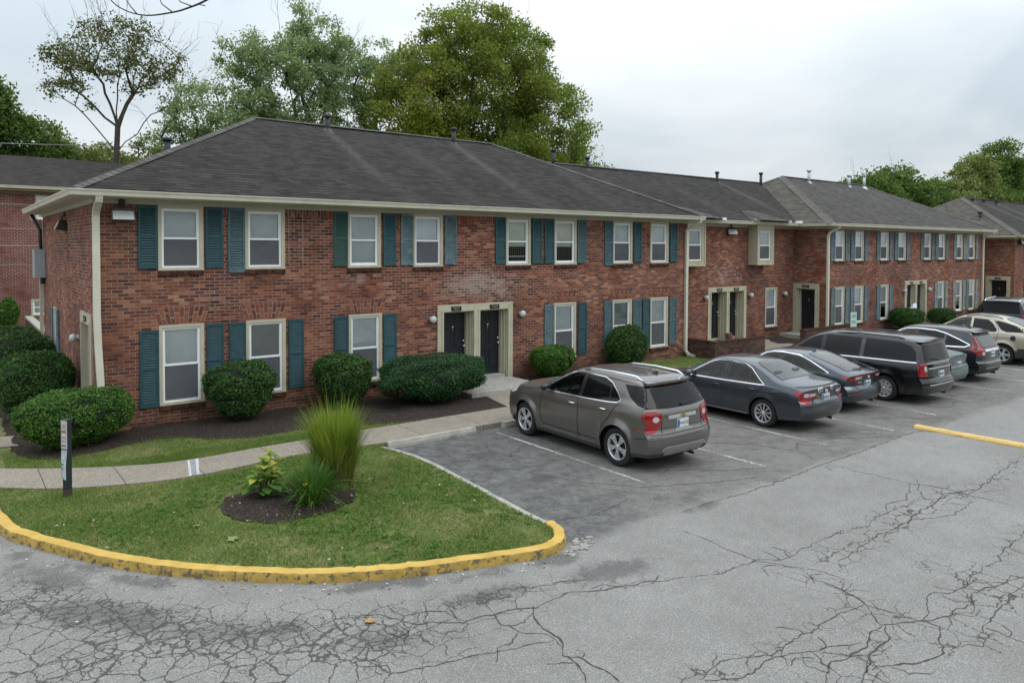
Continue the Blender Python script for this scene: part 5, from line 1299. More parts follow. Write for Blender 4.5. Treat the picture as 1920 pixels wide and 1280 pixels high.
def bush(label, x, y, w, d, h, mat, n=9000, leaf=0.028, seed=0, boxy=2.6, z0=0.13, flare=0.0, rz=0.0, lift=0.10, topflat=0.0, lump=0.07, group='clipped shrubs along the brick walls', brown=None):
    n = int(n*1.7); leaf *= .74
    T = thing('shrub', label, 'shrub', (x, y, z0), rz, group)
    g = np.random.default_rng(seed)
    # superellipsoid shell
    u = g.uniform(-1, 1, n*2); ph = g.uniform(0, 2*PI, n*2); D = np.stack([np.sqrt(1-u*u)*np.cos(ph), np.sqrt(1-u*u)*np.sin(ph), u], 1)
    def shell(D, k=1.0):
        q = (np.abs(D)**boxy).sum(1)**(-1/boxy)
        P = D*q[:, None]
        lm = 1+lump*1.25*(vnoise(D[:, 0]*2.3+seed, D[:, 1]*2.3+D[:, 2]*1.7, seed)-.5)*2+lump*.6*(vnoise(D[:, 0]*6+seed, D[:, 2]*6+D[:, 1]*5, seed+1)-.5)*2
        P = P*lm[:, None]*k
        zz = P[:, 2]; fl = 1+flare*zz
        return np.stack([P[:, 0]*w/2*fl, P[:, 1]*d/2*fl, (zz+1)/2*h*(1-lift)+h*lift], 1)
    keep = D[:, 2] > -0.93; D = D[keep][:n]
    dep = 1-np.abs(g.normal(0, .045, len(D))); out = g.random(len(D)) > .90; dep[out] += g.uniform(.0, .085, out.sum()); hole = vnoise(D[:, 0]*5+D[:, 1]*4+seed, D[:, 2]*5, seed+9) > .80; dep[hole] -= .12
    P = shell(D)*1.0; ctr = np.array([0, 0, h*.55]); P = ctr+(P-ctr)*dep[:, None]
    nrm = D*np.array([1/w, 1/d, 1/h]); nrm /= np.linalg.norm(nrm, axis=1)[:, None]
    V, F = leaf_quads(P, leaf, g, nrm, 0.35)
    fm = np_mesh('foliage', V, F, [mat]+([brown] if brown else []))
    if brown:
        mi = ((P[:, 0] < -w*.36) & (P[:, 2] < h*.42) & (P[:, 1] < 0) & (g.random(len(P)) < .75)).astype(int); fm.polygons.foreach_set('material_index', mi)
    mesh_obj('foliage', fm, T)
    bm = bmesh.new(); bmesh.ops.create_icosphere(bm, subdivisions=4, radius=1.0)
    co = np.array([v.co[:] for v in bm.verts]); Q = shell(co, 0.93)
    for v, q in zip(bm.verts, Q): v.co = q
    me = bpy.data.meshes.new('shade_core'); bm.to_mesh(me); bm.free(); me.materials.append(M_CORE); mesh_obj('shade_core', me, T)
    m = MB(); rr = random.Random(seed)
    for i in range(5):
        a = rr.random()*6.28; m.tube([(0.05*math.cos(a), .05*math.sin(a), -.06), (w*.15*math.cos(a), d*.15*math.sin(a), h*.2), (w*.25*math.cos(a), d*.25*math.sin(a), h*.45)], [.022, .018, .012], 6)
    mesh_obj('stem', m.mesh('stem', M_TWIG), T)
    return T
G_BROWN = leaf_mat('dead_leaves', [(0, (0.05, 0.02, 0.01)), (1, (0.16, 0.06, 0.025))], .1)
bush('large dark shrub bulging at the near corner of the brick block, behind the sign post', 2.0, 16.95, 2.05, 1.35, 1.12, G_BRIGHT, 15000, .027, 1, 2.4, flare=.10, rz=R(14), lift=.03)
bush('big clipped dark shrub by the side wall, second from the corner downpipe', 1.62, 20.3, 1.5, 1.7, 1.5, G_BOX, 13000, .03, 2, 2.8, lift=.02)
bush('rounded dark shrub halfway along the side wall, third from the corner downpipe', 1.72, 25.2, 1.55, 1.9, 1.5, G_BOX, 9000, .036, 3, 2.6, lift=.02)
bush('dark shrub at the back of the side wall, mostly hidden by the others', 1.75, 29.2, 1.5, 1.9, 1.35, G_BOX, 6000, .04, 4, 2.5, lift=.02)
bush('rounded shrub under the two left ground-floor windows, tapering to its foot', 5.3, 17.05, 1.42, 1.15, 1.33, G_BOX, 10500, .03, 5, 2.5, flare=.22, lift=.08)
bush('rounded shrub below the left edge of the third ground-floor window', 7.85, 17.1, 1.36, 1.15, 1.30, G_BOX, 10500, .03, 6, 2.7, flare=.2, lift=.08)
bush('widest shrub, a low spreading mound with a brown patch beside the double doors', 9.95, 16.3, 3.2, 1.8, 1.2, G_YEW, 20000, .026, 7, 2.1, flare=.06, lift=.06, lump=.09, brown=G_BROWN)
bush('low flat-topped shrub right of the double doors, behind the taupe crossover', 14.75, 17.15, 1.40, 1.1, 1.0, G_BRIGHT, 8500, .03, 8, 2.6, flare=.15)
bush('ball-shaped shrub in front of the paired ground-floor windows', 18.05, 17.2, 1.55, 1.15, 1.38, G_BOX, 9000, .034, 9, 2.3, lift=.04)
bush('dark flat-topped shrub with a plastic bag caught on it', 37.75, 17.0, 1.75, 1.3, 1.05, G_BOX, 6500, .045, 10, 2.9, flare=.1)
bush('small dark clipped shrub right of the far double doors', 41.7, 17.0, 1.35, 1.1, .85, G_BOX, 4500, .045, 11, 3.0)
bush('small clipped shrub at the far end of the row by the last downpipe', 48.3, 17.1, 1.4, 1.1, .8, G_BOX, 4000, .05, 12, 2.8)
bush('small green shrub against the plain brick building at the left edge', 2.25, 41.2, .8, .7, 1.55, G_BRIGHT, 2500, .06, 13, 2.0, group=None)
# plastic bag
bm = bmesh.new(); bmesh.ops.create_icosphere(bm, subdivisions=4, radius=.14)
for v in bm.verts:
    n_ = float(vnoise(v.co.x*14+3, v.co.y*14+v.co.z*11, 4)); v.co *= .75+.6*n_; v.co.z *= 1.25 if v.co.z > 0 else .6; v.co.x *= 1.2+ (0.8 if v.co.z < 0 and v.co.x < 0 else 0)
me = bpy.data.meshes.new('plastic_bag'); bm.to_mesh(me); bm.free(); me.materials.append(simple('white_plastic', (0.72, 0.73, 0.76), .35)); 
tag(mesh_obj('plastic_bag', me, None, (37.95, 16.75, 1.22)), 'crumpled white plastic bag caught on top of a far shrub', 'plastic bag')

# ---- strap-leaf plants
def strap_mesh(name, base, n, length, width, spread, mat, seed, rad=.12, seg=6, upright=1.0, lvar=.25, curl=1.0):
    g = np.random.default_rng(seed); V = []; F = []
    for i in range(n):
        a = g.uniform(0, 2*PI); r0 = rad*math.sqrt(g.random()); L = length*(1+lvar*g.normal()*.6); tilt = abs(g.normal(0, spread)); wd = width*g.uniform(.7, 1.2)
        ca, sa = math.cos(a+g.normal(0, .5)), math.sin(a+g.normal(0, .5)); p = np.array([r0*math.cos(a), r0*math.sin(a), 0.0]); th = tilt*.35; side = np.array([-sa, ca, 0])+g.normal(0, .2, 3); b = len(V)
        cu = curl*g.uniform(.4, 1.3)
        for k in range(seg+1):
            f = k/seg; ww = wd*(1-f**2.2)*(.6+.4*min(1, f*4))+.0008
            V += [p-side*ww/2, p+side*ww/2]
            th += (tilt*.9+.9*cu*f*f)*(1.6/seg)
            p = p+np.array([math.sin(th)*ca, math.sin(th)*sa, math.cos(th)*upright])*(L/seg)
        F += [(b+2*k, b+2*k+1, b+2*k+3, b+2*k+2) for k in range(seg)]
    V = np.array(V); V[:, 2] = np.maximum(V[:, 2], .005)
    return np_mesh(name, V, F, mat)
G_FOUNT = leaf_mat('fountain_grass_blades', [(0.0, (0.03, 0.055, 0.008)), (0.4, (0.085, 0.13, 0.014)), (0.75, (0.15, 0.195, 0.025)), (1.0, (0.24, 0.225, 0.075))], .45, .5, 3.0, gain=1.7, tcol=(0.32, 0.4, 0.05))
G_FOUNTD = leaf_mat('dry_grass_blades', [(0.0, (0.07, 0.05, 0.022)), (1.0, (0.23, 0.17, 0.085))], .3, .6, gain=1.2)
G_DAY = leaf_mat('daylily_blades', [(0.0, (0.018, 0.05, 0.010)), (0.5, (0.04, 0.095, 0.016)), (1.0, (0.10, 0.16, 0.035))], .35, .45, 3.0, gain=1.5, tcol=(0.15, 0.28, 0.04))
zi = 0.15
T = thing('ornamental_grass', 'tall fountain-shaped clump of yellow-green ornamental grass in the mulch island', 'plant', (5.05, 11.35, zi))
mesh_obj('blades', strap_mesh('blades', None, 3800, 1.12, .009, .15, G_FOUNT, 3, .27, 9, 1.0, .24, .75), T)
mesh_obj('dry_blades', strap_mesh('dry_blades', None, 520, .72, .008, .22, G_FOUNTD, 4, .3, 7, 1.0, .3, .9), T)
mesh_obj('outer_blades', strap_mesh('outer_blades', None, 300, 1.02, .006, .34, G_FOUNT, 9, .26, 9, 1.0, .3, .8), T)
T = thing('daylily', 'low arching clump of green strap leaves at the front of the mulch island', 'plant', (4.38, 10.72, zi))
mesh_obj('leaves', strap_mesh('leaves', None, 430, .66, .016, .62, G_DAY, 5, .16, 9, 1.0, .22, 2.1), T)
m = MB(); m.lathe([(0, 0), (.02, .01), (.035, .04)], 8, 'z', (-.16, -.14, .36)); mesh_obj('flower', m.mesh('flower', simple('orange_petal', (0.6, 0.33, 0.03), .6)), T)
T = thing('strap_leaf_plant', 'smaller green strap-leaf tuft at the foot of the tall ornamental grass', 'plant', (4.62, 11.1, zi))
mesh_obj('leaves', strap_mesh('leaves', None, 200, .55, .012, .45, G_DAY, 15, .16, 7, 1.0, .25, 1.6), T)
G_HOST = leaf_mat('yellowing_leaves', [(0.0, (0.05, 0.10, 0.018)), (0.35, (0.09, 0.15, 0.025)), (0.7, (0.26, 0.25, 0.05)), (0.92, (0.38, 0.32, 0.10)), (1.0, (0.10, 0.055, 0.035))], .35, .4, 1.5, gain=1.7)
G_HOSTL = leaf_mat('broad_green_leaves', [(0.0, (0.03, 0.085, 0.015)), (1.0, (0.09, 0.17, 0.03))], .35, .4, 1.5, gain=1.7)
def broad_leaf(V, F, tip, d, up, L, W):
    b = len(V); d = np.array(d, float); d /= np.linalg.norm(d); s = np.cross(d, up); s /= np.linalg.norm(s)+1e-9; n = np.cross(s, d)
    for k, (f, wv_, z) in enumerate(((0, .02, 0), (.2, .36, .035), (.45, .5, .05), (.7, .38, .03), (.9, .16, -.03), (1, .01, -.08))):
        c = tip+d*L*f+n*z*L; V += [c-s*W*wv_+n*.05*L*wv_*2, c, c+s*W*wv_+n*.05*L*wv_*2]
    for k in range(5):
        o = b+3*k; F += [(o, o+1, o+4, o+3), (o+1, o+2, o+5, o+4)]
T = thing('hydrangea', 'yellowing broad-leaved plant with browned tips in the mulch island', 'plant', (3.95, 11.55, zi), 0)
T.scale = (1.25, 1.25, 1.2)
g = np.random.default_rng(6); V = []; F = []; V2 = []; F2 = []; m = MB()
for i in range(16):
    a = g.uniform(0, 6.28); r = g.uniform(.02, .22); h = g.uniform(.28, .52)
    top = np.array([r*math.cos(a), r*math.sin(a), h]); m.tube([(0.3*r*math.cos(a), .3*r*math.sin(a), 0), (0.7*r*math.cos(a), .7*r*math.sin(a), h*.5), tuple(top)], [.008, .007, .005], 5)
    for k in range(6):
        b_ = g.uniform(0, 6.28); up = np.array([g.normal(0, .3), g.normal(0, .3), 1]); broad_leaf(V, F, top-np.array([0, 0, g.uniform(0, .12)]), [math.cos(b_), math.sin(b_), g.uniform(-.3, .7)], up, g.uniform(.09, .16), g.uniform(.08, .12))
for i in range(16):
    a = g.uniform(0, 6.28); h = g.uniform(.1, .28); r = .12
    broad_leaf(V2, F2, np.array([r*math.cos(a), r*math.sin(a), h]), [math.cos(a), math.sin(a), g.uniform(-.5, .2)], np.array([0, 0, 1.]), g.uniform(.16, .22), g.uniform(.14, .18))
mesh_obj('stems', m.mesh('stems', M_TWIG), T); mesh_obj('upper_leaves', np_mesh('upper_leaves', V, F, G_HOST), T); mesh_obj('lower_leaves', np_mesh('lower_leaves', V2, F2, G_HOSTL), T)

# ---- lawn blades (stuff) on the lawn that shows
def inside(poly, x, y):
    P = np.array(poly); n = len(P); r = np.zeros(x.shape, bool)
    for i in range(n):
        x0, y0 = P[i]; x1, y1 = P[(i+1) % n]; r ^= ((y0 > y) != (y1 > y)) & (x < (x1-x0)*(y-y0)/((y1-y0) if y1 != y0 else 1e-9)+x0)
    return r
G_LAWN = leaf_mat('lawn_blades', [(0.0, (0.028, 0.056, 0.010)), (0.4, (0.055, 0.098, 0.018)), (0.68, (0.095, 0.118, 0.034)), (1.0, (0.20, 0.155, 0.08))], .3, .6, 0.9, gain=2.1, tcol=(0.22, 0.3, 0.05))
g = np.random.default_rng(21)
N = 185000
cx_, cy_ = g.uniform(0.2, 7.2, N), g.uniform(7.3, 15.3, N)
c2x, c2y = g.uniform(0.3, 9.0, N//3), g.uniform(14.5, 17.2, N//3)
c3x, c3y = g.uniform(13.6, 31, N//4), g.uniform(14.7, 17.7, N//4)
gx, gy = np.concatenate([cx_, c2x, c3x]), np.concatenate([cy_, c2y, c3y])
far_y = np.interp(gx, [p[0] for p in far_e], [p[1] for p in far_e]); ner_y = np.interp(gx, [p[0] for p in near_e], [p[1] for p in near_e])
ok = inside([p for p in outline[:len(inner)+len(innc)-1]]+[(7.2, 13.45), (40, 13.45), (40, 30), (0.3, 30)], gx, gy)
ok &= ~((gy > ner_y-.02+g.normal(0, .015, len(gx))) & (gy < far_y+.02+g.normal(0, .015, len(gx))))
for b_ in beds+[isl]:
    sh = g.normal(0, .10, (2, len(gx))); ok &= ~inside(b_, gx+sh[0], gy+sh[1])
ok &= ~((gx > 24.6) & (gx < 28.4)); ok &= ~((gx > 11.0) & (gx < 13.2) & (gy > 14)); ok &= ~((gx < .8) & (gy > 15.2))
dens = vnoise(gx*1.4, gy*1.4, 31)*.6+vnoise(gx*4, gy*4, 32)*.4
ok &= g.random(len(gx)) < (.35+1.0*dens)
gx, gy = gx[ok], gy[ok]; n = len(gx)
gz = np.array([lawn_z(a, b) for a, b in zip(gx, gy)])
hgt = g.uniform(.02, .055, n)*(.6+.8*vnoise(gx*2, gy*2, 33)); a = g.uniform(0, 6.28, n); ln = g.normal(0, .025, (n, 2)); wd = g.uniform(.004, .009, n)
V = np.empty((n, 3, 3)); V[:, 0] = np.stack([gx-np.cos(a)*wd, gy-np.sin(a)*wd, gz-.004], 1); V[:, 1] = np.stack([gx+np.cos(a)*wd, gy+np.sin(a)*wd, gz-.004], 1); V[:, 2] = np.stack([gx+ln[:, 0], gy+ln[:, 1], gz+hgt], 1)
tag(mesh_obj('grass', np_mesh('grass', V.reshape(-1, 3), np.arange(n*3).reshape(n, 3), G_LAWN)), 'short mown grass with dry patches on the lawn island and strips', 'grass', kind='stuff')
# clover and weed tufts in the turf
nt = 2600; tx, ty = g.uniform(.4, 7, nt), g.uniform(7.4, 13.3, nt)
w_ = inside(outline[:len(inner)+len(innc)-1]+[(7.0, 13.3), (0.3, 13.3)], tx, ty) & (vnoise(tx*.9, ty*.9, 44) > .55) & ~inside(isl, tx, ty) & (ty < np.interp(tx, [p[0] for p in near_e], [p[1] for p in near_e])-.15); tx, ty = tx[w_], ty[w_]
Cc = np.repeat(np.stack([tx, ty, np.array([lawn_z(a, b)+.03 for a, b in zip(tx, ty)])], 1), 7, 0)+g.normal(0, (.03, .03, .01), (len(tx)*7, 3))
V, F = leaf_quads(Cc, .017, g, np.tile([0, 0, 1.], (len(Cc), 1)), .6, .8)
tag(mesh_obj('clover', np_mesh('clover', V, F, leaf_mat('clover_leaves', [(0, (0.03, 0.085, 0.012)), (1, (0.085, 0.17, 0.03))], .3, gain=1.3))), 'patches of bright green clover in the lawn island', 'clover', kind='stuff')

# fallen leaves and small litter
def flat_leaf(name, label, x, y, z, s, mat, seed, group=None):
    g = np.random.default_rng(seed); V = [(0, 0, 0)]; n = 10
    for k in range(n):
        a = 2*PI*k/n; r = s*(1.0 if k % 2 == 0 else .55)*g.uniform(.8, 1.15); V.append((r*math.cos(a), r*math.sin(a)*.8, .012+.018*g.random()))
    F = [(0, k+1, (k+1) % n+1) for k in range(n)]
    return tag(mesh_obj(name, np_mesh(name, V, F, mat), None, (x, y, z), (0, 0, g.uniform(0, 6))), label, 'leaf', group)
M_LG = simple('fallen_green_leaf', (0.16, 0.22, 0.06), .6); M_LY = simple('fallen_yellow_leaf', (0.33, 0.20, 0.075), .7); M_LT = simple('pale_scrap', (0.5, 0.48, 0.43), .8); M_LBR = simple('brown_leaf', (0.12, 0.065, 0.035), .8)
flat_leaf('fallen_leaf', 'large pale green fallen leaf on the lawn in front of the mulch island', 3.02, 10.12, .135, .13, M_LG, 1)
flat_leaf('fallen_leaf', 'curled yellow leaf alone on the cracked asphalt near the yellow kerb', 3.62, 7.25, .006, .085, M_LY, 2)
flat_leaf('fallen_leaf', 'small pale green leaf on the lawn left of the mulch island', 2.75, 10.9, .14, .07, M_LG, 3)
rr = random.Random(5); m = MB()
for i in range(150):
    if i < 70:
        k = rr.randrange(30, len(ky)-12); x, y = ky[k]; a_ = ky[k-1]; dx, dy = x-a_[0], y-a_[1]; l = math.hypot(dx, dy) or 1; o_ = rr.uniform(.02, .3); x, y = x+dy/l*o_+rr.gauss(0, .05), y-dx/l*o_; z = .006
    elif i < 105: x, y, z = rr.uniform(1, 6.8), rr.uniform(8.6, 12.8), .15
    else: x, y, z = rr.uniform(3.3, 5.2), rr.uniform(10.35, 12), .2
    s = rr.uniform(.012, .03); a = rr.random()*6
    m.face([(x+s*math.cos(a), y+s*math.sin(a), z), (x-s*.6*math.sin(a), y+s*.6*math.cos(a), z+.006), (x-s*math.cos(a), y-s*math.sin(a), z), (x+s*.6*math.sin(a), y-s*.6*math.cos(a), z+.004)], mi=rr.choice((0, 0, 1, 2)))
tag(m.build('leaf_litter', [M_LT, M_LBR, M_LY]), 'scattered scraps of dry leaves along the kerb and lawn', 'leaf litter', kind='stuff')

# ---- trees
def make_tree(name, label, base, crowns, trunk_top, mat, nclus, per, lsize, cr, seed, r0=.28, bark=None, group='trees behind the brick blocks', hollow=.55, lean=(0, 0), twigs=0, droop=.3, thin=1.0, forks=None):
    """crowns: list of (cx, cy, cz, rx, ry, rz) relative to base"""
    g = np.random.default_rng(seed); T = thing(name, label, 'tree', base, 0, group)
    vol = np.array([c[3]*c[4]*c[5] for c in crowns]); pk = g.choice(len(crowns), nclus, p=vol/vol.sum()); K = []
    for i in pk:
        c = crowns[i]; d = g.normal(size=3); d /= np.linalg.norm(d); r = g.uniform(hollow**3, 1)**(1/3)
        K.append((c[0]+d[0]*r*c[3], c[1]+d[1]*r*c[4], c[2]+d[2]*r*c[5]))
    K = np.array(K)
    nodes = []; par = []
    nt = 7
    for i in range(nt+1):
        f = i/nt; nodes.append(np.array([lean[0]*f*f+.12*math.sin(f*5+seed), lean[1]*f*f, trunk_top*f])); par.append(i-1)
    # main limbs
    for q in (forks or []):
        s0 = int(q[0]*nt); p0 = nodes[s0]; prev = s0; e = np.array(q[1:4], float)
        for k in range(1, 7):
            f = k/6; p = p0+(e-p0)*f+np.array([0, 0, .5*math.sin(f*PI)*0.6])+g.normal(0, .06, 3); nodes.append(p); par.append(prev); prev = len(nodes)-1
    order = np.argsort(np.linalg.norm(K-nodes[nt], axis=1)); ends = []
    arr = [n for n in nodes]
    for i in order:
        A = np.array(arr); v = K[i]-A; dist = np.linalg.norm(v, axis=1); up = v[:, 2]/(dist+1e-6)
        cost = dist*(1.35-.35*up); cost[:int(nt*.45)] += 6
        j = int(np.argmin(cost)); L = dist[j]; ns = max(1, int(L/0.9)); prev = j
        side = g.normal(0, .12*L, 3); side[2] = abs(side[2])*.5
        for k in range(1, ns+1):
            f = k/ns; p = arr[j]+v[j]*f+side*math.sin(f*PI)*.6; arr.append(p); par.append(prev); prev = len(arr)-1
        ends.append(prev)
    n = len(arr); cnt = np.zeros(n)
    for e in ends: cnt[e] += 1
    for i in range(n-1, -1, -1):
        if par[i] >= 0: cnt[par[i]] += cnt[i]
    rad = np.maximum(.012, r0*np.sqrt(np.maximum(cnt, .4)/nclus))
    for i in range(nt+1): rad[i] = max(rad[i], r0*(1-.45*i/nt)) if i <= nt*.6 else rad[i]
    rad[0] *= 1.25
    m = MB(); kids = {}
    for i in range(n): kids.setdefault(par[i], []).append(i)
    done = set()
    def chain(i):
        c = [i]
        while kids.get(c[-1]):
            k = max(kids[c[-1]], key=lambda q: cnt[q]); c.append(k)
        return c
    st = [0]
    while st:
        i = st.pop(); c = chain(i)
        pts = [arr[q] for q in c]; rs_ = [rad[q] for q in c]
        if par[i] >= 0: pts = [arr[par[i]]]+pts; rs_ = [min(rad[par[i]], rs_[0]*1.15)]+rs_
        if len(pts) > 1: m.tube(pts, rs_, 8 if rs_[0] > .1 else 5, caps=False)
        for q in c:
            for k in kids.get(q, []):
                if k not in c: st.append(k)
    npc = np.maximum(3, (per*thin*g.uniform(.25, 1.6, nclus)).astype(int)); ctr = np.repeat(np.array([arr[e] for e in ends]), npc, 0)
    sc = np.repeat(cr*g.uniform(.65, 1.35, nclus), npc)[:, None]
    off = g.normal(size=(len(ctr), 3)); nn_ = np.linalg.norm(off, axis=1)[:, None]; off = np.where(nn_ > 1.9, off*(g.uniform(.4, 1.9, (len(off), 1))/nn_), off); off *= np.array([1, 1, .72])*sc
    P = ctr+off
    if twigs:
        for q in range(twigs):
            e = arr[ends[g.integers(len(ends)//2, len(ends))]]; d = e-np.array(arr[nt]); d /= np.linalg.norm(d); d[2] += .3; p = e.copy(); pts = [tuple(p)]
            for k in range(5): p = p+d*.42+g.normal(0, .1, 3); pts.append(tuple(p))
            m.tube(pts, [.02, .016, .012, .01, .008, .005], 4, caps=False)
            for k in (2, 3, 4): m.tube([pts[k], tuple(np.array(pts[k])+d*.4+g.normal(0, .22, 3)), tuple(np.array(pts[k])+d*.7+g.normal(0, .35, 3))], [.009, .007, .004], 4, caps=False)
    mesh_obj('trunk', m.mesh('trunk', bark or M_BARK), T)
    V, F = leaf_quads(P, lsize, g, None, 0, .62, .35, droop); mesh_obj('crown', np_mesh('crown', V, F, mat), T)
    return T
t = MT('tree_bark'); p = t.obj(); mp_ = t.n('ShaderNodeMapping', {'Vector': p, 'Scale': (6, 6, 1.2)})
nz = t.noise(3, 5, .7, mp_.outputs[0]); t.bsdf(t.ramp(nz, [(.3, (.035, .028, .022)), (.7, (.115, .098, .08))]), .95, 0, t.bump(nz, .8, .03), .2); M_BARK = t.m
t = MT('pale_bark'); p = t.obj(); nz = t.noise(2.5, 5, .7, p); t.bsdf(t.ramp(nz, [(.3, (.075, .062, .048)), (.7, (.18, .155, .125))]), .95, 0, None, .2); M_BARKP = t.m
L_MAPLE = leaf_mat('autumn_maple_leaves', [(0.0, (0.020, 0.036, 0.008)), (0.3, (0.044, 0.072, 0.014)), (0.6, (0.078, 0.105, 0.020)), (0.85, (0.125, 0.12, 0.028)), (1.0, (0.15, 0.09, 0.035))], .5, .55, .22, gain=2.5, tcol=(0.26, 0.3, 0.03))
L_SILVER = leaf_mat('silver_maple_leaves', [(0.0, (0.035, 0.055, 0.022)), (0.4, (0.068, 0.094, 0.036)), (0.75, (0.106, 0.134, 0.06)), (1.0, (0.165, 0.19, 0.12))], .5, .55, .25, gain=2.9, tcol=(0.34, 0.44, 0.22))
L_SPARSE = leaf_mat('browning_leaves', [(0.0, (0.028, 0.044, 0.012)), (0.55, (0.06, 0.08, 0.022)), (0.85, (0.085, 0.072, 0.03)), (1.0, (0.10, 0.055, 0.032))], .3, .55, .3, gain=2.0, tcol=(0.2, 0.16, 0.05))
L_DARK = leaf_mat('dark_tree_leaves', [(0.0, (0.012, 0.026, 0.008)), (0.4, (0.028, 0.052, 0.012)), (0.75, (0.058, 0.088, 0.02)), (1.0, (0.115, 0.14, 0.035))], .35, .55, .3, gain=2.3, tcol=(0.18, 0.27, 0.04))
L_OLIVE = leaf_mat('olive_tree_leaves', [(0.0, (0.035, 0.05, 0.016)), (0.5, (0.075, 0.098, 0.028)), (0.85, (0.125, 0.135, 0.045)), (1.0, (0.19, 0.18, 0.08))], .35, .55, .25, gain=2.2, tcol=(0.25, 0.3, 0.06))
# big maple over the ridge
make_tree('maple_tree', 'largest tree, broad green and bronze crown rising over the near roof', (31.5, 45, 0),
          [(0, 0, 15.8, 6.3, 5, 6.2), (-5.2, 0, 12.5, 4.2, 4, 5.6), (5.4, 0, 12.6, 5.2, 4, 6.0), (7.6, 0, 9.3, 4.0, 4, 3.4), (-6.6, 0, 9.2, 2.6, 3, 2.6), (0, -1, 9.5, 7.5, 4, 4.2), (2.8, 0, 18.6, 3.0, 3, 2.6), (-2.4, 0, 19.0, 2.6, 3, 2.4)],
          8.5, L_MAPLE, 860, 230, .092, .58, 41, .5, hollow=.25, twigs=16, forks=[(.5, -4, 0, 12), (.55, 5, 0, 12), (.7, 1, 1, 15), (.6, -1.5, -1, 15)])
make_tree('maple_sucker_growth', 'bright yellow-green young maple growth at the foot of the largest tree', (27.2, 43, 0), [(0, 0, 9.6, 2.3, 1.5, 2.4), (2.6, 0, 8.6, 1.6, 1.5, 1.6), (-1.6, 0, 11.6, 1.6, 1.3, 2.0)], 5.5, leaf_mat('lime_leaves', [(0, (0.035, 0.06, 0.008)), (.5, (0.095, 0.125, 0.012)), (1, (0.17, 0.19, 0.03))], .45, .5, .4, gain=1.8, tcol=(0.3, 0.36, 0.04)), 70, 260, .09, .5, 42, .18)
# silver maples
make_tree('silver_maple', 'tall pale grey-green tree left of the largest tree, airy with dark limbs', (18.2, 47, 0),
          [(-.6, 0, 14.6, 3.5, 3, 4.4), (1.8, 0, 16.4, 2.4, 2.5, 3.6), (-3.2, 0, 13.8, 2.0, 2.2, 3.9), (0, 0, 18.3, 1.2, 1.4, 1.6), (-1, 0, 10.5, 4.0, 3, 2.6)],
          9, L_SILVER, 370, 150, .078, .40, 43, .35, hollow=.25, twigs=8, droop=.8, forks=[(.6, -3, 0, 13), (.6, 2.5, 0, 15), (.5, -1, 0, 13)])
make_tree('silver_maple', 'second pale tree half hidden between the airy tree and the largest tree', (24.2, 49, 0),
          [(-1.4, 0, 14.6, 2.0, 2, 4.6), (.8, 0, 16.0, 2.4, 2, 3.2), (3.2, 0, 16.6, 2.2, 2, 2.4), (-.5, 0, 10, 2.2, 2, 3)], 10, L_SILVER, 230, 160, .078, .42, 44, .3, hollow=.3, droop=.8, forks=[(.6, -1.5, 0, 14), (.6, 1, 0, 15)])
make_tree('silver_maple', 'lower pale tree spreading left from behind the roof hip', (12.6, 46, 0),
          [(-.2, 0, 11.6, 2.1, 2, 2.6), (1.6, 0, 10.0, 2.2, 2, 2.2), (-1.7, 0, 10.4, 1.3, 1.5, 1.5)], 8, L_SILVER, 120, 150, .078, .42, 45, .25, hollow=.3, twigs=5, droop=.8, forks=[(.6, -2, 0, 12)])
# thin browning tree
make_tree('browning_tree', 'thin browning tree with a bare forked trunk standing alone against the sky at upper left', (8.25, 50, 0),
          [(0, 0, 15.5, 3.0, 2.4, 2.2), (-2.6, 0, 14.3, 1.9, 1.8, 1.7), (2.7, 0, 14.6, 1.7, 1.8, 1.8), (-2.2, 0, 12.3, 1.2, 1.2, .5), (.4, 0, 17.2, 2.5, 1.6, .9), (2.4, 0, 12.5, 1.2, 1, .5)],
          11.3, L_SPARSE, 195, 64, .07, .36, 46, .16, M_BARK, hollow=.2, twigs=24, forks=[(1.0, -1.2, 0, 14.6), (1.0, 1.7, 0, 14.8), (1.0, .2, 0, 15.6), (1.0, -3.6, .3, 14), (.93, 3.0, 0, 13), (.9, -2.6, 0, 12.6)])
# green masses behind the left neighbour
for i, (x, y, s, h, l) in enumerate([(4.0, 57, 1.0, 12.5, 'dense dark green tree at the far left edge behind the dark roof'), (6.6, 58, .95, 12.3, 'dense green tree just left of the thin browning tree'), (9.3, 60, .85, 11.3, 'low green tree behind the trunk of the thin browning tree'), (12.2, 59, .7, 12.2, 'low loose green tree between the browning tree and the roof hip'), (10.9, 61, .8, 10.6, 'lowest green tree behind the thin browning tree, filling the gap above the roof')]):
    make_tree('broadleaf_tree', l, (x, y, 0), [(0, 0, h-2.6, 2.2*s, 2, 2.6), (-1.4*s, 0, h-4.2, 1.9*s, 2, 2.4), (1.5*s, 0, h-4.4, 1.9*s, 2, 2.2)], 6, [L_DARK, L_OLIVE, L_OLIVE, L_OLIVE, L_DARK][i], [170, 170, 140, 110, 130][i], 200, .092, .48, 50+i, .25, hollow=.3)
make_tree('broadleaf_tree', 'tall dark tree cut by the left edge of the photograph', (2.3, 56, 0), [(0, 0, 12.4, 1.2, 1.4, 2.0)], 8, L_DARK, 60, 110, .12, .5, 57, .25)
for i, (x, y, h) in enumerate([(-6, 60, 13), (-13, 58, 12), (-20, 62, 13)]):
    make_tree('broadleaf_tree', ['broad tree beyond the left edge of the lot', 'second broad tree beyond the left edge of the lot', 'third broad tree beyond the left edge of the lot'][i], (x, y, 0), [(0, 0, h-4, 4, 3, 4)], 6, L_DARK, 80, 70, .26, .8, 60+i, .3)
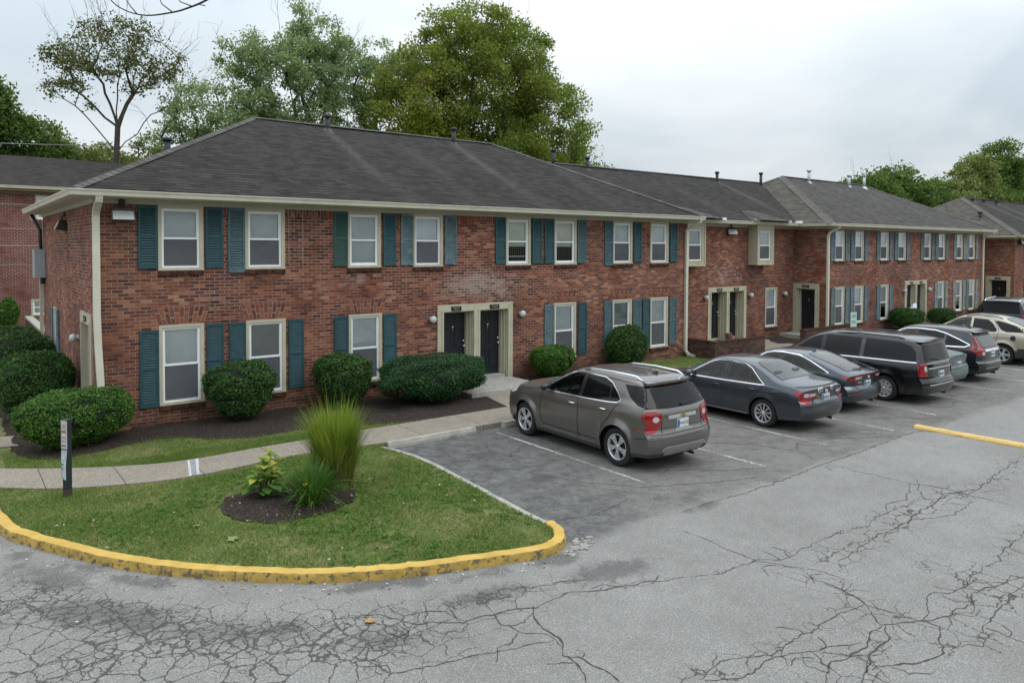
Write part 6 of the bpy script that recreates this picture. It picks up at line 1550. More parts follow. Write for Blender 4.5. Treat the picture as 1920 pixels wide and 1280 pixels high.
# trees beyond the far blocks
for i, (x, y, h, s, mt, l) in enumerate([(71.5, 36, 11.7, .75, L_DARK, 'leftmost green tree beyond the far grey roof'), (77, 36, 12.9, .8, L_DARK, 'tallest green tree of the group just beyond the far grey roof'), (84, 36, 12.3, .85, L_DARK, 'dense green tree in the dip between the far roofs'), (91.5, 37, 12.3, .85, L_OLIVE, 'rounded olive tree left of the farthest roof peak'),
                                      (98.5, 37, 15.8, .8, L_OLIVE, 'taller olive tree rising behind the farthest roof'), (108, 37.5, 18.8, 1.0, L_DARK, 'tallest dark tree at the right edge behind the farthest roof'), (100, 34, 11.5, .9, L_DARK, 'low dark tree right behind the farthest roof'), (118, 38, 17, 1.2, L_DARK, 'dark tree beyond the right edge behind the farthest roof')]):
    make_tree('broadleaf_tree', l, (x, y, 0), [(0, 0, h*.64, 4.2*s, 3.2, h*.33), (-3*s, 0, h*.52, 2.8*s, 2.6, h*.3), (3.2*s, 0, h*.54, 2.8*s, 2.6, h*.3), (.8*s, 0, h*.88, 1.6*s, 1.6, h*.1), (-2*s, 0, h*.8, 1.3*s, 1.6, h*.12)], h*.4, mt, 260, 150, .135, .6, 70+i, .3, hollow=.3, twigs=4)
# wood behind the camera, out of view, added for dark reflections in the glass
g = np.random.default_rng(99); n = 26000
bx = g.uniform(-70, 90, n); k = (np.sin(bx*.33)+np.sin(bx*.77+2))*1.6; hz = g.beta(1.3, 1.1, n)*(9.5+k); P = np.stack([bx, -34+g.normal(0, 3, n), hz], 1)
V, F = leaf_quads(P, .55, g, None, 0, .7)
tag(mesh_obj('unseen_trees', np_mesh('unseen_trees', V, F, L_DARK)), 'unseen row of trees behind the camera, added for dark reflections in the glass', 'unseen_trees', kind='stuff')
# overhanging twig
T = thing('overhanging_branch', 'thin bare branch hanging into the top left of the view', 'branch', (1.2, 7.9, 6.9))
m = MB()
pts = catmull([(1.16, 8.02, 6.75), (1.26, 7.94, 6.46), (1.38, 7.85, 6.34), (1.54, 7.72, 6.29), (1.72, 7.58, 6.315), (1.85, 7.49, 6.36), (2.03, 7.35, 6.46), (2.5, 7.0, 6.8)], 5)
o_ = Vector(T.location)
m.tube([Vector(p)-o_ for p in pts], [.004+.007*i/len(pts) for i in range(len(pts))], 6)
for a, b, c in (((1.47, 7.77, 6.30), (1.42, 7.82, 6.38), (1.36, 7.87, 6.5)), ((1.74, 7.57, 6.32), (1.66, 7.64, 6.4), (1.62, 7.67, 6.52)), ((1.88, 7.46, 6.38), (1.80, 7.53, 6.42), (1.75, 7.57, 6.5)), ((1.93, 7.43, 6.4), (1.99, 7.38, 6.38), (1.95, 7.42, 6.42)), ((1.5, 7.75, 6.295), (1.51, 7.74, 6.265), (1.49, 7.76, 6.25))):
    m.tube([Vector(p)-o_ for p in (a, b, c)], [.006, .005, .003], 5)
m.tube([Vector((2.5, 7.0, 6.8))-o_, Vector((4.5, 5.5, 8.3))-o_], [.011, .03], 6)
mesh_obj('twig', m.mesh('twig', simple('dark_bark', (0.03, 0.026, 0.026), .9)), T)
# overhead wire behind the left roof
m = MB(); m.tube([(-30, 50, 9.3), (2.5, 50, 9.80), (11.3, 50, 10.28), (18, 50, 10.8)], .018, 5)
tag(m.build('overhead_wire', simple('pale_wire', (0.35, 0.38, 0.33), .6)), 'pale overhead wire crossing in front of the trees at upper left', 'wire')
# ------------------------------------------------------------------ sign post at the lawn edge
M_POST = simple('dark_painted_post', (0.016, 0.024, 0.030), .55, var=.2)
M_SIGNW = simple('white_sign', (0.62, 0.60, 0.58), .5, var=.06); M_SIGNB = simple('pale_blue_sign', (0.46, 0.54, 0.56), .5, var=.06)
M_INK = simple('sign_ink', (0.05, 0.055, 0.07), .6); M_RED = simple('sign_red', (0.42, 0.13, 0.10), .6); M_BLUEINK = simple('sign_blue_ink', (0.08, 0.16, 0.22), .6)
SP = thing('sign_post', 'dark square post with two narrow notice plates standing in the lawn by the sidewalk', 'sign post', (1.5, 13.62, .09), R(-62))
m = MB(); m.box(-.046, .046, -.055, .036, -.1, 1.24); m.face([(-.046, -.055, 1.241), (.046, -.055, 1.241), (.046, .036, 1.25), (-.046, .036, 1.25)]); mesh_obj('post', m.mesh('post', M_POST), SP)
m = MB(); m.box(-.048, .048, -.057, .038, -.1, .12); o = mesh_obj('rotten_foot', m.mesh('rotten_foot', simple('rotten_wood', (0.06, 0.045, 0.025), .95, var=.4, scale=20)), SP)
def plate(name, z0, z1, w, mat, lines, frame, bend=0.0):
    m = MB(); n = 8; V = []
    for i in range(n+1):
        f = i/n; z = z0+(z1-z0)*f; yb = -.060-bend*math.sin(f*PI)**2*.3; xb = bend*(1-f)*.6
        V += [(-w/2, yb, z), (w/2+xb, yb-bend*(1-f), z), (-w/2, yb+.004, z), (w/2+xb, yb-bend*(1-f)+.004, z)]
    F = [];
    for i in range(n): a = 4*i; F += [(a, a+1, a+5, a+4), (a+3, a+2, a+6, a+7), (a+1, a+3, a+7, a+5), (a+2, a, a+4, a+6)]
    m.raw(V, F, 0, False); m.face([V[4*n], V[4*n+1], V[4*n+3], V[4*n+2]]); m.face([V[0], V[2], V[3], V[1]])
    o = mesh_obj(name, m.mesh(name, mat), SP); b = MB()
    yy = -.0665-bend*.35
    if frame is not None:
        q = .006; e = .012
        for (x0, x1, u, v) in ((-w/2+e, w/2-e, z1-e-q, z1-e), (-w/2+e, w/2-e, z0+e, z0+e+q), (-w/2+e, -w/2+e+q, z0+e, z1-e), (w/2-e-q, w/2-e, z0+e, z1-e)): b.face([(x0, yy, u), (x1, yy, u), (x1, yy, v), (x0, yy, v)], mi=frame)
    rq = random.Random(len(lines))
    for (wl, z, s, mi) in lines:            # the print is too small to read: rows of short strokes
        x = -wl/2
        while x < wl/2:
            q = s*rq.uniform(.35, .7); b.face([(x, yy-.001, z-s/2), (min(x+q, wl/2), yy-.001, z-s/2), (min(x+q, wl/2), yy-.001, z+s/2*rq.uniform(.7, 1)), (x, yy-.001, z+s/2)], mi=mi); x += q+s*.22
    mesh_obj('lettering', b.mesh('lettering', [M_INK, M_RED, M_BLUEINK, simple('sign_grey_ink', (0.3, 0.3, 0.33), .6)]), o); return o
plate('notice_plate', .78, 1.23, .14, M_SIGNW, [(.07, 1.165, .035, 3), (.07, 1.125, .035, 3), (.10, 1.06, .05, 1), (.09, .965, .04, 3), (.08, .905, .04, 3), (.09, .835, .03, 0)], 1)
plate('notice_plate', .30, .76, .13, M_SIGNB, [(.05, .60, .014, 2), (.09, .535, .03, 2), (.06, .47, .045, 2)], 0, .035)
# small leaning sign behind the van
S2 = thing('notice_sign', 'small pale green and white notice on a stake behind the far low brick wall', 'sign', (31.2, 16.3, 0), R(-25))
m = MB(); m.box(-.02, .02, -.02, .02, 0, 1.0); mesh_obj('stake', m.mesh('stake', M_DKMET), S2)
m = MB(); m.box(-.15, .15, -.035, -.021, .72, 1.36); 
m.box(-.11, .11, -.0365, -.0352, .88, 1.0, 1, 'blrtu'); m.box(-.10, .10, -.0365, -.0352, 1.12, 1.26, 1, 'blrtu')
mesh_obj('panel', m.mesh('panel', [simple('mint_sign', (0.5, 0.62, 0.58), .5), simple('green_sign_ink', (0.2, 0.42, 0.38), .5)]), S2)
# ------------------------------------------------------------------ cars
# local frame: +x = nose, +y = left side, z up; origin under the rear axle
M_TYRE = simple('tyre_rubber', (0.014, 0.014, 0.014), .85, var=.25, scale=14)
M_RIM = simple('alloy', (0.58, 0.59, 0.60), .32, .6, var=.06)
M_RIMD = simple('rim_shadow_metal', (0.03, 0.03, 0.032), .6, .5)
M_REDL = MT('red_lens'); M_REDL.bsdf(M_REDL.mix(M_REDL.noise(9, 3, .6, M_REDL.obj()), (0.15, 0.003, 0.005), (0.36, 0.008, 0.012)), .12, 0, None, .5, .6); M_REDL = M_REDL.m
M_CLRL = simple('clear_lens', (0.52, 0.53, 0.54), .15, .2, var=.25, scale=25); M_AMB = simple('headlamp_lens', (0.55, 0.52, 0.44), .12)
M_GLS = glass_dark('tinted_glass', (0.005, 0.0055, 0.0065), .03, 1.33)
def clear_glass(name, tint, ior, k=1.0):
    t = MT(name); fr = t.n('ShaderNodeFresnel', {'IOR': ior}); g = t.n('ShaderNodeBsdfGlossy', {'Color': (1, 1, 1), 'Roughness': 0.02}); tr = t.n('ShaderNodeBsdfTransparent', {'Color': tint})
    m = t.n('ShaderNodeMixShader', {0: t.math('MULTIPLY', fr.outputs[0], k, True), 1: tr.outputs[0], 2: g.outputs[0]}); t.t.links.new(m.outputs[0], t.out.inputs[0]); return t.m
M_GLL = clear_glass('car_glass', (0.50, 0.57, 0.55), 1.42, 1.0)
M_GLR = clear_glass('rear_screen_glass', (0.45, 0.52, 0.51), 1.75, 1.1)
M_SEAT = simple('grey_upholstery', (0.10, 0.10, 0.098), .9, var=.15, scale=9); M_DASH = simple('dark_dashboard', (0.02, 0.02, 0.021), .7)
def blob(mb, c, s, p=4.0, mi=0):
    bm = bmesh.new(); bmesh.ops.create_icosphere(bm, subdivisions=3, radius=1.0); P = []
    for v in bm.verts:
        q = (abs(v.co.x)**p+abs(v.co.y)**p+abs(v.co.z)**p)**(-1/p); P.append((c[0]+v.co.x*q*s[0], c[1]+v.co.y*q*s[1], c[2]+v.co.z*q*s[2]))
    mb.raw(P, [tuple(v.index for v in f.verts) for f in bm.faces], mi, True); bm.free()
M_BLKG = simple('gloss_black_trim', (0.008, 0.008, 0.009), .2); M_CLAD = simple('grey_cladding', (0.035, 0.035, 0.036), .65)
M_SEAM = simple('panel_gap', (0.006, 0.006, 0.006), .8); M_PLW = simple('license_plate_white', (0.60, 0.64, 0.66), .4, var=.05); M_PLB = simple('license_plate_blue', (0.04, 0.13, 0.32), .4); M_GOLD = simple('gold_badge', (0.5, 0.36, 0.12), .35, .7)
M_UNDER = simple('underbody', (0.006, 0.006, 0.006), .95)
M_SILV = simple('silver_skid', (0.32, 0.315, 0.31), .38, .5)
def smooth_profile(pts, sig):
    xs = np.arange(pts[0][0]-.5, pts[-1][0]+.5, .01); z = np.interp(xs, [p[0] for p in pts], [p[1] for p in pts])
    k = np.exp(-.5*(np.arange(-25, 26)*.01/sig)**2); k /= k.sum(); zp = np.pad(z, 25, mode='edge'); zs = np.convolve(zp, k, 'valid')
    return lambda x: np.interp(x, xs, zs)
def car(name, label, loc, sp, rz=PI/2, group='cars parked nose-in along the sidewalk'):
    T = thing(name, label, 'car', loc, rz, group)
    wb, ro, fo, W, RW = sp['wb'], sp['ro'], sp['fo'], sp['W'], sp['R']
    xa, xb = -ro, wb+fo
    zt = smooth_profile(sp['top'], sp.get('tsig', .06)); zb = smooth_profile(sp['belt'], .08)
    hw = smooth_profile(sp.get('plan', [(xa, W/2*.965), (xa+.7, W/2), (wb-.2, W/2), (wb+.45, W/2*.985), (xb, W/2*.93)]), .08)
    sill = smooth_profile(sp.get('sillp', [(xa, .30), (xa+.4, .26), (.5, .22), (wb-.5, .22), (xb-.3, .24), (xb, .26)]), .08)
    Ra = RW+sp.get('gap', .055); tum = math.tan(R(sp.get('tum', 21)))
    xs = list(np.arange(xa, xb, .055))+[xb]
    for xc in (0, wb):
        xs = [x for x in xs if abs(abs(x-xc)-Ra) > .05]
        xs += [xc+sg*Ra*math.cos(a) for sg in (-1, 1) for a in np.linspace(0.02, PI/2, 14)]+[xc-Ra-.012, xc+Ra+.012]
    xs = sorted(set(round(float(x), 4) for x in xs))
    N1, N2, N3 = 12, 8, 9
    off_r = sp['rear']; off_f = sp['front']; Dr, Df = sp.get('Dr', .7), sp.get('Df', .9)
    def warp(p):
        x, y, z = p
        if x < xa+Dr:
            f = 1-(x-xa)/Dr; f = f*f*(3-2*f); k = abs(y)/(W/2)
            x += f*(np.interp(z, [q[0] for q in off_r], [q[1] for q in off_r])+sp.get('rr', .16)*k**4)
        if x > xb-Df:
            f = (x-(xb-Df))/Df; f = f*f*(3-2*f); k = abs(y)/(W/2)
            x -= f*(np.interp(z, [q[0] for q in off_f], [q[1] for q in off_f])+sp.get('fr', .34)*k**3)
        return (x, y, z)
    V = []; half = N1+1+N2+N3
    for x in xs:
        zbx, ztx, w0 = float(zb(x)), float(zt(x)), float(hw(x)); zl = float(sill(x))
        for xc in (0, wb):
            d = abs(x-xc)
            if d < Ra: zl = max(zl, RW+math.sqrt(max(0, Ra*Ra-d*d)))
        zbx = min(zbx, ztx-.01); zl = min(zl, zbx-.08); s0 = float(sill(x)); ring = []
        for i in range(N1+1):
            z = zl+(zbx-zl)*i/N1; t_ = max(0, (z-s0)/(zbx-s0))
            y = w0*np.interp(t_, [0, .12, .3, .52, .62, .85, 1], sp.get('side', [.935, .965, .985, 1.0, .998, .985, .955]))
            for xc in (0, wb):
                d = math.hypot(x-xc, z-RW); y += sp.get('flare', .018)*math.exp(-((d-Ra)/.085)**2)
            ring.append((x, y, z))
        crown = sp.get('crown', .10); ze = max(zbx, ztx-crown); yb_ = ring[-1][1]; inset = sp.get('inset', .02)*min(1, max(0, (ztx-zbx-.12)/.3))
        for i in range(1, N2+1):
            z = zbx+(ze-zbx)*i/N2; y = yb_-inset*min(1, i/1.5)-(z-zbx)*tum-(.05*((z-zbx)/.5)**2 if z > zbx else 0); ring.append((x, y, z))
        ye = ring[-1][1]; n_ = 2.6 if ztx-zbx > .25 else 2.2
        for i in range(1, N3+1):
            th = PI/2*i/N3; c = max(0.0, math.cos(th))**(2/n_); s = math.sin(th)**(2/n_)
            ring.append((x, ye*c, ze+(ztx-ze)*s))
        V.append(ring)
    H = half; vs = []; idx = []
    for ring in V:
        row = [len(vs)+i for i in range(H)]; vs += [warp(p) for p in ring]
        rowm = row[:]
        for i in range(H-1): rowm[i] = len(vs); x, y, z = ring[i]; vs.append(warp((x, -y, z)))
        rowm[H-1] = row[H-1]; idx.append((row, rowm))
    fs = []
    for a, b in zip(idx[:-1], idx[1:]):
        for i in range(H-1):
            fs.append((a[0][i], b[0][i], b[0][i+1], a[0][i+1])[::-1]); fs.append((a[1][i], b[1][i], b[1][i+1], a[1][i+1]))
    # end caps: ladder of quads, columns follow the warp
    NC = 14
    for e, rev in ((0, False), (-1, True)):
        ring = V[e]; L, Rr = idx[e]; cols = []
        for i in range(H-1):
            x, y, z = ring[i]; r = [L[i]]
            for k in range(1, NC):
                yy = y*(1-2*k/NC); r.append(len(vs)); vs.append(warp((x, yy, z)))
            r.append(Rr[i]); cols.append(r)
        for i in range(H-2):
            for k in range(NC):
                f = (cols[i][k], cols[i][k+1], cols[i+1][k+1], cols[i+1][k]); fs.append(f[::-1] if rev else f)
        top = idx[e][0][H-1]
        for k in range(NC):
            f = (cols[H-2][k], cols[H-2][k+1], top); fs.append(f[::-1] if rev else f)
    def inp(poly, u, v):
        r = False
        for i in range(len(poly)):
            a, b = poly[i], poly[(i+1) % len(poly)]
            if (a[1] > v) != (b[1] > v) and u < (b[0]-a[0])*(v-a[1])/((b[1]-a[1]) or 1e-9)+a[0]: r = not r
        return r
    tree = BVHTree.FromPolygons([Vector(v) for v in vs], fs)
    holes = [('L', pl) for nm, v_, mt, pl in sp.get('side_parts', []) if mt in (M_GLL, M_GLR)]+[(v_, pl) for nm, v_, mt, pls in sp.get('centre', []) if mt in (M_GLL, M_GLR) for pl in pls]
    keepf = []
    for f in fs:
        q = [vs[i] for i in f]; nn = (Vector(q[1])-Vector(q[0])).cross(Vector(q[2])-Vector(q[0])).normalized(); cut = False
        for v_, pl in holes:
            if v_ == 'L': cut = abs(nn.y) > .35 and all(inp(pl, p[0], p[2]) for p in q)
            elif v_ == 'T': cut = nn.z > .2 and all(inp(pl, p[0], p[1]) for p in q)
            elif v_ == 'B': cut = nn.x < -.3 and all(inp(pl, p[1], p[2]) for p in q)
            if cut: break
        if not cut: keepf.append(f)
    fs = keepf
    me = bpy.data.meshes.new('body'); me.from_pydata(vs, [], fs); me.materials.append(sp['paint']); me.materials.append(sp.get('low_mat', M_CLAD)); me.materials.append(M_GLS)
    lz = sp.get('low_z'); mi = []
    for f in fs:
        c = np.mean([vs[i] for i in f], 0); low = 0
        if lz is not None:
            lim = np.interp(c[0], [p[0] for p in lz], [p[1] for p in lz]); low = int(c[2] < lim)
            if sp.get('arch_trim') and min(math.hypot(c[0], c[2]-RW), math.hypot(c[0]-wb, c[2]-RW)) < Ra+sp['arch_trim']: low = 1
        if 'wrap' in sp and inp(sp['wrap'], c[0], c[2]): low = 2
        mi.append(low)
    me.polygons.foreach_set('material_index', mi); me.polygons.foreach_set('use_smooth', [True]*len(fs)); me.set_sharp_from_angle(angle=R(38)); me.update()
    body = mesh_obj('body', me, T)
    # ---- pieces laid on the body surface
    def hit(view, u, v):
        c = .9 if view in 'LR' else 0.0
        if len(view) > 1: return hit0(view, u, v)
        for k in range(16):                       # pull points that miss back onto the silhouette
            h = hit0(view, u, v)
            if h[0] is not None or view in 'TF': return h
            u = c+(u-c)*(.985 if view in 'LR' else .98)
        return h
    def hit0(view, u, v):
        if view == 'L': o, d = Vector((u, 3, v)), Vector((0, -1, 0))
        elif view == 'R': o, d = Vector((u, -3, v)), Vector((0, 1, 0))
        elif view == 'B': o, d = Vector((-5, u, v)), Vector((1, 0, 0))
        elif view == 'QL': q = .70710678; o, d = Vector((u*q-4, u*q+4, v)), Vector((q, -q, 0))
        elif view == 'QR': q = .70710678; o, d = Vector((u*q-4, -u*q-4, v)), Vector((q, q, 0))
        elif view == 'F': o, d = Vector((9, u, v)), Vector((-1, 0, 0))
        else: o, d = Vector((u, v, 4)), Vector((0, 0, -1))
        h = tree.ray_cast(o, d); return (h[0], h[1]) if h[0] is not None else (None, None)
    def patch(mb, view, poly, lift=.004, mi=0, step=.07, minn=.12):
        bd = []
        for i, p in enumerate(poly):
            q = poly[(i+1) % len(poly)]; L = math.hypot(q[0]-p[0], q[1]-p[1]); n = max(1, int(L/step))
            bd += [Vector((p[0]+(q[0]-p[0])*k/n, p[1]+(q[1]-p[1])*k/n)) for k in range(n)]
        nb = len(bd); x0 = min(p.x for p in bd); x1 = max(p.x for p in bd); y0 = min(p.y for p in bd); y1 = max(p.y for p in bd); pts = list(bd)
        for gx in np.arange(x0+step/2, x1, step):
            for gy in np.arange(y0+step/2, y1, step):
                c = Vector((gx, gy)); ins = False
                for i in range(nb):
                    a, b = bd[i], bd[(i+1) % nb]
                    if (a.y > gy) != (b.y > gy) and gx < (b.x-a.x)*(gy-a.y)/((b.y-a.y) or 1e-9)+a.x: ins = not ins
                if ins and min((p-c).length for p in bd) > step*.4: pts.append(c)
        r = delaunay_2d_cdt(pts, [(i, (i+1) % nb) for i in range(nb)], [], 1, 1e-6)
        P = []; ok = []; vd0 = {'L': Vector((0, 1, 0)), 'R': Vector((0, -1, 0)), 'B': Vector((-1, 0, 0)), 'F': Vector((1, 0, 0)), 'T': Vector((0, 0, 1)), 'QL': Vector((-.7, .7, 0)), 'QR': Vector((-.7, -.7, 0))}[view]
        for v in r[0]:
            a, n = hit(view, v.x, v.y)
            if a is None or n.dot(vd0) < minn: P.append((0, 0, 0)); ok.append(False)
            else: P.append(tuple(a+n*lift)); ok.append(True)
        F = [f for f in r[2] if all(ok[i] for i in f)]
        # drop faces torn across the silhouette
        F2 = []
        for f in F:
            q = [Vector(P[i]) for i in f]
            if max((q[i]-q[(i+1) % len(q)]).length for i in range(len(q))) < .38:
                nn = (q[1]-q[0]).cross(q[2]-q[0]); vd = {'L': Vector((0, 1, 0)), 'R': Vector((0, -1, 0)), 'B': Vector((-1, 0, 0)), 'F': Vector((1, 0, 0)), 'T': Vector((0, 0, 1)), 'QL': Vector((-.7, .7, 0)), 'QR': Vector((-.7, -.7, 0))}[view]
                F2.append(tuple(f) if nn.dot(vd) > 0 else tuple(reversed(f)))
        mb.raw(P, F2, mi, True)
    def strip(mb, view, line, wd, lift=.006, mi=0, closed=False):
        pts = []
        L_ = list(line)+([line[0]] if closed else [])
        for a, b in zip(L_[:-1], L_[1:]):
            n = max(1, int(math.hypot(b[0]-a[0], b[1]-a[1])/.05)); pts += [(a[0]+(b[0]-a[0])*k/n, a[1]+(b[1]-a[1])*k/n) for k in range(n)]
        pts.append(L_[-1]); m = len(pts); P = []; ok = []
        for i, (u, v) in enumerate(pts):
            a = pts[max(0, i-1)]; b = pts[min(m-1, i+1)]; du, dv = b[0]-a[0], b[1]-a[1]; l = math.hypot(du, dv) or 1
            for s in (1, -1):
                h, n = hit(view, u-dv/l*wd/2*s, v+du/l*wd/2*s)
                if h is None: P.append((0, 0, 0)); ok.append(False)
                else: P.append(tuple(h+n*lift)); ok.append(True)
        F = []
        for i in range(m-1):
            f = (2*i, 2*i+1, 2*i+3, 2*i+2)
            if all(ok[j] for j in f) and max((Vector(P[f[j]])-Vector(P[f[(j+1) % 4]])).length for j in range(4)) < .3:
                q = [Vector(P[j]) for j in f]; nn = (q[1]-q[0]).cross(q[2]-q[0]); vd = {'L': Vector((0, 1, 0)), 'R': Vector((0, -1, 0)), 'B': Vector((-1, 0, 0)), 'F': Vector((1, 0, 0)), 'T': Vector((0, 0, 1)), 'QL': Vector((-.7, .7, 0)), 'QR': Vector((-.7, -.7, 0))}[view]
                F.append(f if nn.dot(vd) > 0 else f[::-1])
        mb.raw(P, F, mi, True)
    mir = lambda pl: [(-a, b) for a, b in pl]
    for nm, view, mat, poly in sp.get('side_parts', []):
        for vw in ('L', 'R'):
            b = MB()
            for pl in (poly if isinstance(poly[0][0], (tuple, list)) else [poly]): patch(b, vw, pl, .005 if 'window' in nm else .008, 0, .045, .2)
            mesh_obj(nm, b.mesh(nm, mat), T)
    for nm, mat, lines, wd in sp.get('side_strips', []):
        for vw in ('L', 'R'):
            b = MB()
            for l in lines: strip(b, vw, l, wd, .009)
            mesh_obj(nm, b.mesh(nm, mat), T)
    # tail lights: rear face and side wrap in one lens per side
    if 'tail' in sp:
        for sg in (1, -1):
            b = MB(); b2 = MB()
            for pl, m_ in sp['tail'].get('rear', []): patch(b2 if m_ else b, 'B', [(sg*u, v) for u, v in pl], .009+.002*m_, 0, .035, .35)
            for pl, m_ in sp['tail'].get('side', []): patch(b, 'L' if sg > 0 else 'R', pl, .008, 0, .035, .35)
            o = mesh_obj('tail_light', b.mesh('tail_light', M_REDL), T)
            if b2.f: mesh_obj('clear_lens', b2.mesh('clear_lens', M_CLRL), o)
    for nm, view, mat, polys in sp.get('centre', []):
        for pl in polys:
            b = MB(); patch(b, view, pl, .006 if ('window' in nm or 'windshield' in nm) else .010, 0, .05, .15)
            mesh_obj(nm, b.mesh(nm, mat), T)
    for nm, view, mat, lines, wd in sp.get('centre_strips', []):
        for l in lines: b = MB(); strip(b, view, l, wd, .012); mesh_obj(nm, b.mesh(nm, mat), T)
    for nm, mat, poly in sp.get('corner_parts', []):
        for vw in ('QL', 'QR'):
            b = MB(); patch(b, vw, poly, .003, 0, .04, .1); mesh_obj(nm, b.mesh(nm, mat), T)
    if holes:
        for v_, pl in holes:
            for vw in ('LR' if v_ == 'L' else v_): b = MB(); strip(b, vw, pl, .075, .003, 0, True); mesh_obj('window_seal', b.mesh('window_seal', M_BLKG), T)
        xs_ = wb-1.48; zr = float(zt(xs_))
        for sx, ys in ((xs_, (.37, -.37)), (.32, (.36, -.36))):
            for y in ys:
                b = MB(); blob(b, (sx-.28, y, zr-.72), (.09, .25, .36)); blob(b, (sx-.36, y, zr-.29), (.06, .14, .10)); blob(b, (sx, y, zr-1.0), (.28, .26, .10)); mesh_obj('seat', b.mesh('seat', M_SEAT), T)
        b = MB(); blob(b, (wb-.62, 0, float(zb(wb-.6))-.14), (.30, W/2-.22, .16)); mesh_obj('dashboard', b.mesh('dashboard', M_DASH), T)
        b = MB(); c0 = Vector((xs_+.42, .37, float(zb(xs_))+.02)); b.tube([c0+Vector((-.08*math.sin(a), .185*math.cos(a), .17*math.sin(a))) for a in np.linspace(0, 2*PI, 22)], .018, 6); b.tube([c0+Vector((0, -.18, 0)), c0+Vector((.06, 0, -.02)), c0+Vector((0, .18, 0))], .025, 5); mesh_obj('steering_wheel', b.mesh('steering_wheel', M_DASH), T)
    if 'headlight' in sp:
        for sg in (1, -1):
            b = MB(); patch(b, 'L' if sg > 0 else 'R', sp['headlight'], .008, 0, .05); mesh_obj('headlight', b.mesh('headlight', M_AMB), T)
    # panel gaps
    if 'gaps' in sp:
        for vw, ls in (('L', sp['gaps']), ('R', sp['gaps']), ('B', sp.get('gaps_rear', []))):
            for l in ls:
                b = MB(); strip(b, vw, l, .013, .0035)
                if b.f: mesh_obj('panel_gap', b.mesh('panel_gap', M_SEAM), T)
    # door handles
    for (u, v) in sp.get('handles', []):
        for vw, sg in (('L', 1), ('R', -1)):
            h, n = hit(vw, u, v)
            if h is None: continue
            b = MB(); pts = [(h.x-.09, h.y-.004*sg, h.z), (h.x-.07, h.y+.026*sg, h.z+.004), (h.x+.07, h.y+.026*sg, h.z+.004), (h.x+.09, h.y-.004*sg, h.z)]
            b.tube(pts, .013, 8); mesh_obj('door_handle', b.mesh('door_handle', sp.get('handle_mat', sp['paint'])), T)
    # mirrors
    u, v = sp['mirror']
    for vw, sg in (('L', 1), ('R', -1)):
        h, n = hit(vw, u, v); b = MB(); c = Vector((h.x+.03, h.y+.13*sg, h.z+.05))
        pr = [(.001, -.10), (.07, -.085), (.092, -.02), (.085, .06), (.05, .105), (.001, .115)]
        bb = MB(); bb.lathe(pr, 12, 'y')
        b.raw([(c.x+p[0]*.85+abs(p[1])*.0, c.y+p[1]*1.05, c.z+p[2]*.78) for p in bb.v], bb.f, 0, True); b.tube([(h.x, h.y-.02*sg, h.z), (c.x, c.y-.05*sg, c.z-.03)], .022, 6)
        o = mesh_obj('mirror', b.mesh('mirror', sp.get('mirror_mat', sp['paint'])), T)
        b = MB(); k = 14; b.face([(c.x-.082, c.y+.075*math.cos(2*PI*i/k), c.z+.052*math.sin(2*PI*i/k)) for i in range(k)]); mesh_obj('mirror_glass', b.mesh('mirror_glass', M_GLL), o)
    # plates and badges
    if 'plate' in sp:
        z, txt = sp['plate']; h, n = hit('B', 0, z); b = MB(); x = h.x-.012
        b.box(x-.006, x+.03, -.155, .155, z-.078, z+.078); b.box(x-.0085, x-.0061, .095, .152, z-.07, z+.07, 1, 'b')
        if txt: text_mb(txt, .078, b, lambda a, c: (x-.0095, -a-.028, z-.005+c), 2)
        else:
            for k in range(5): b.box(x-.0085, x-.0061, -.12+.045*k, -.095+.045*k, z-.035, z+.03, 2, 'b')
        mesh_obj('license_plate', b.mesh('license_plate', [M_PLW, M_PLB, M_INK]), T)
    for (nm, y, z, kind, mat) in sp.get('badges', []):
        h, n = hit('B', y, z); b = MB(); x = h.x-.016
        if kind == 'bow':
            for (a0, a1, c0, c1, sh) in ((-.085, .085, -.016, .016, .012), (-.032, .032, -.032, .032, .006)):
                b.face([(x, y-a0-sh, z+c0), (x, y-a1-sh, z+c0), (x, y-a1+sh, z+c1), (x, y-a0+sh, z+c1)])
        elif kind == 'ovals':
            for rx, rz_ in ((.055, .038), (.022, .036)):
                b.tube([(x, y+rx*math.cos(t_), z+rz_*math.sin(t_)) for t_ in np.linspace(0, 2*PI, 20)], .005, 5)
            b.tube([(x, y+.038*math.cos(t_), z+.014+.016*math.sin(t_)) for t_ in np.linspace(0, 2*PI, 16)], .005, 5)
        elif kind == 'h':
            b.tube([(x, y+.042*math.cos(t_), z+.036*math.sin(t_)) for t_ in np.linspace(0, 2*PI, 20)], .005, 5); b.tube([(x, y-.02, z-.024), (x, y-.026, z+.026)], .006, 5); b.tube([(x, y+.02, z-.024), (x, y+.026, z+.026)], .006, 5); b.tube([(x, y-.02, z), (x, y+.02, z)], .006, 5)
        elif kind == 'disc':
            b.lathe([(0, -.004), (.058, -.003), (.06, .01)], 18, 'x', (x, y, z)); b.lathe([(.046, -.006), (.052, -.006)], 18, 'x', (x, y, z), 1); b.box(x-.007, x-.004, y-.03, y+.03, z-.02, z+.02, 1)
        elif kind == 'word':
            for k in range(6): b.box(x, x+.012, y-.09+.03*k, y-.07+.03*k, z-.012, z+.012)
        mesh_obj(nm, b.mesh(nm, [mat, M_INK]), T)
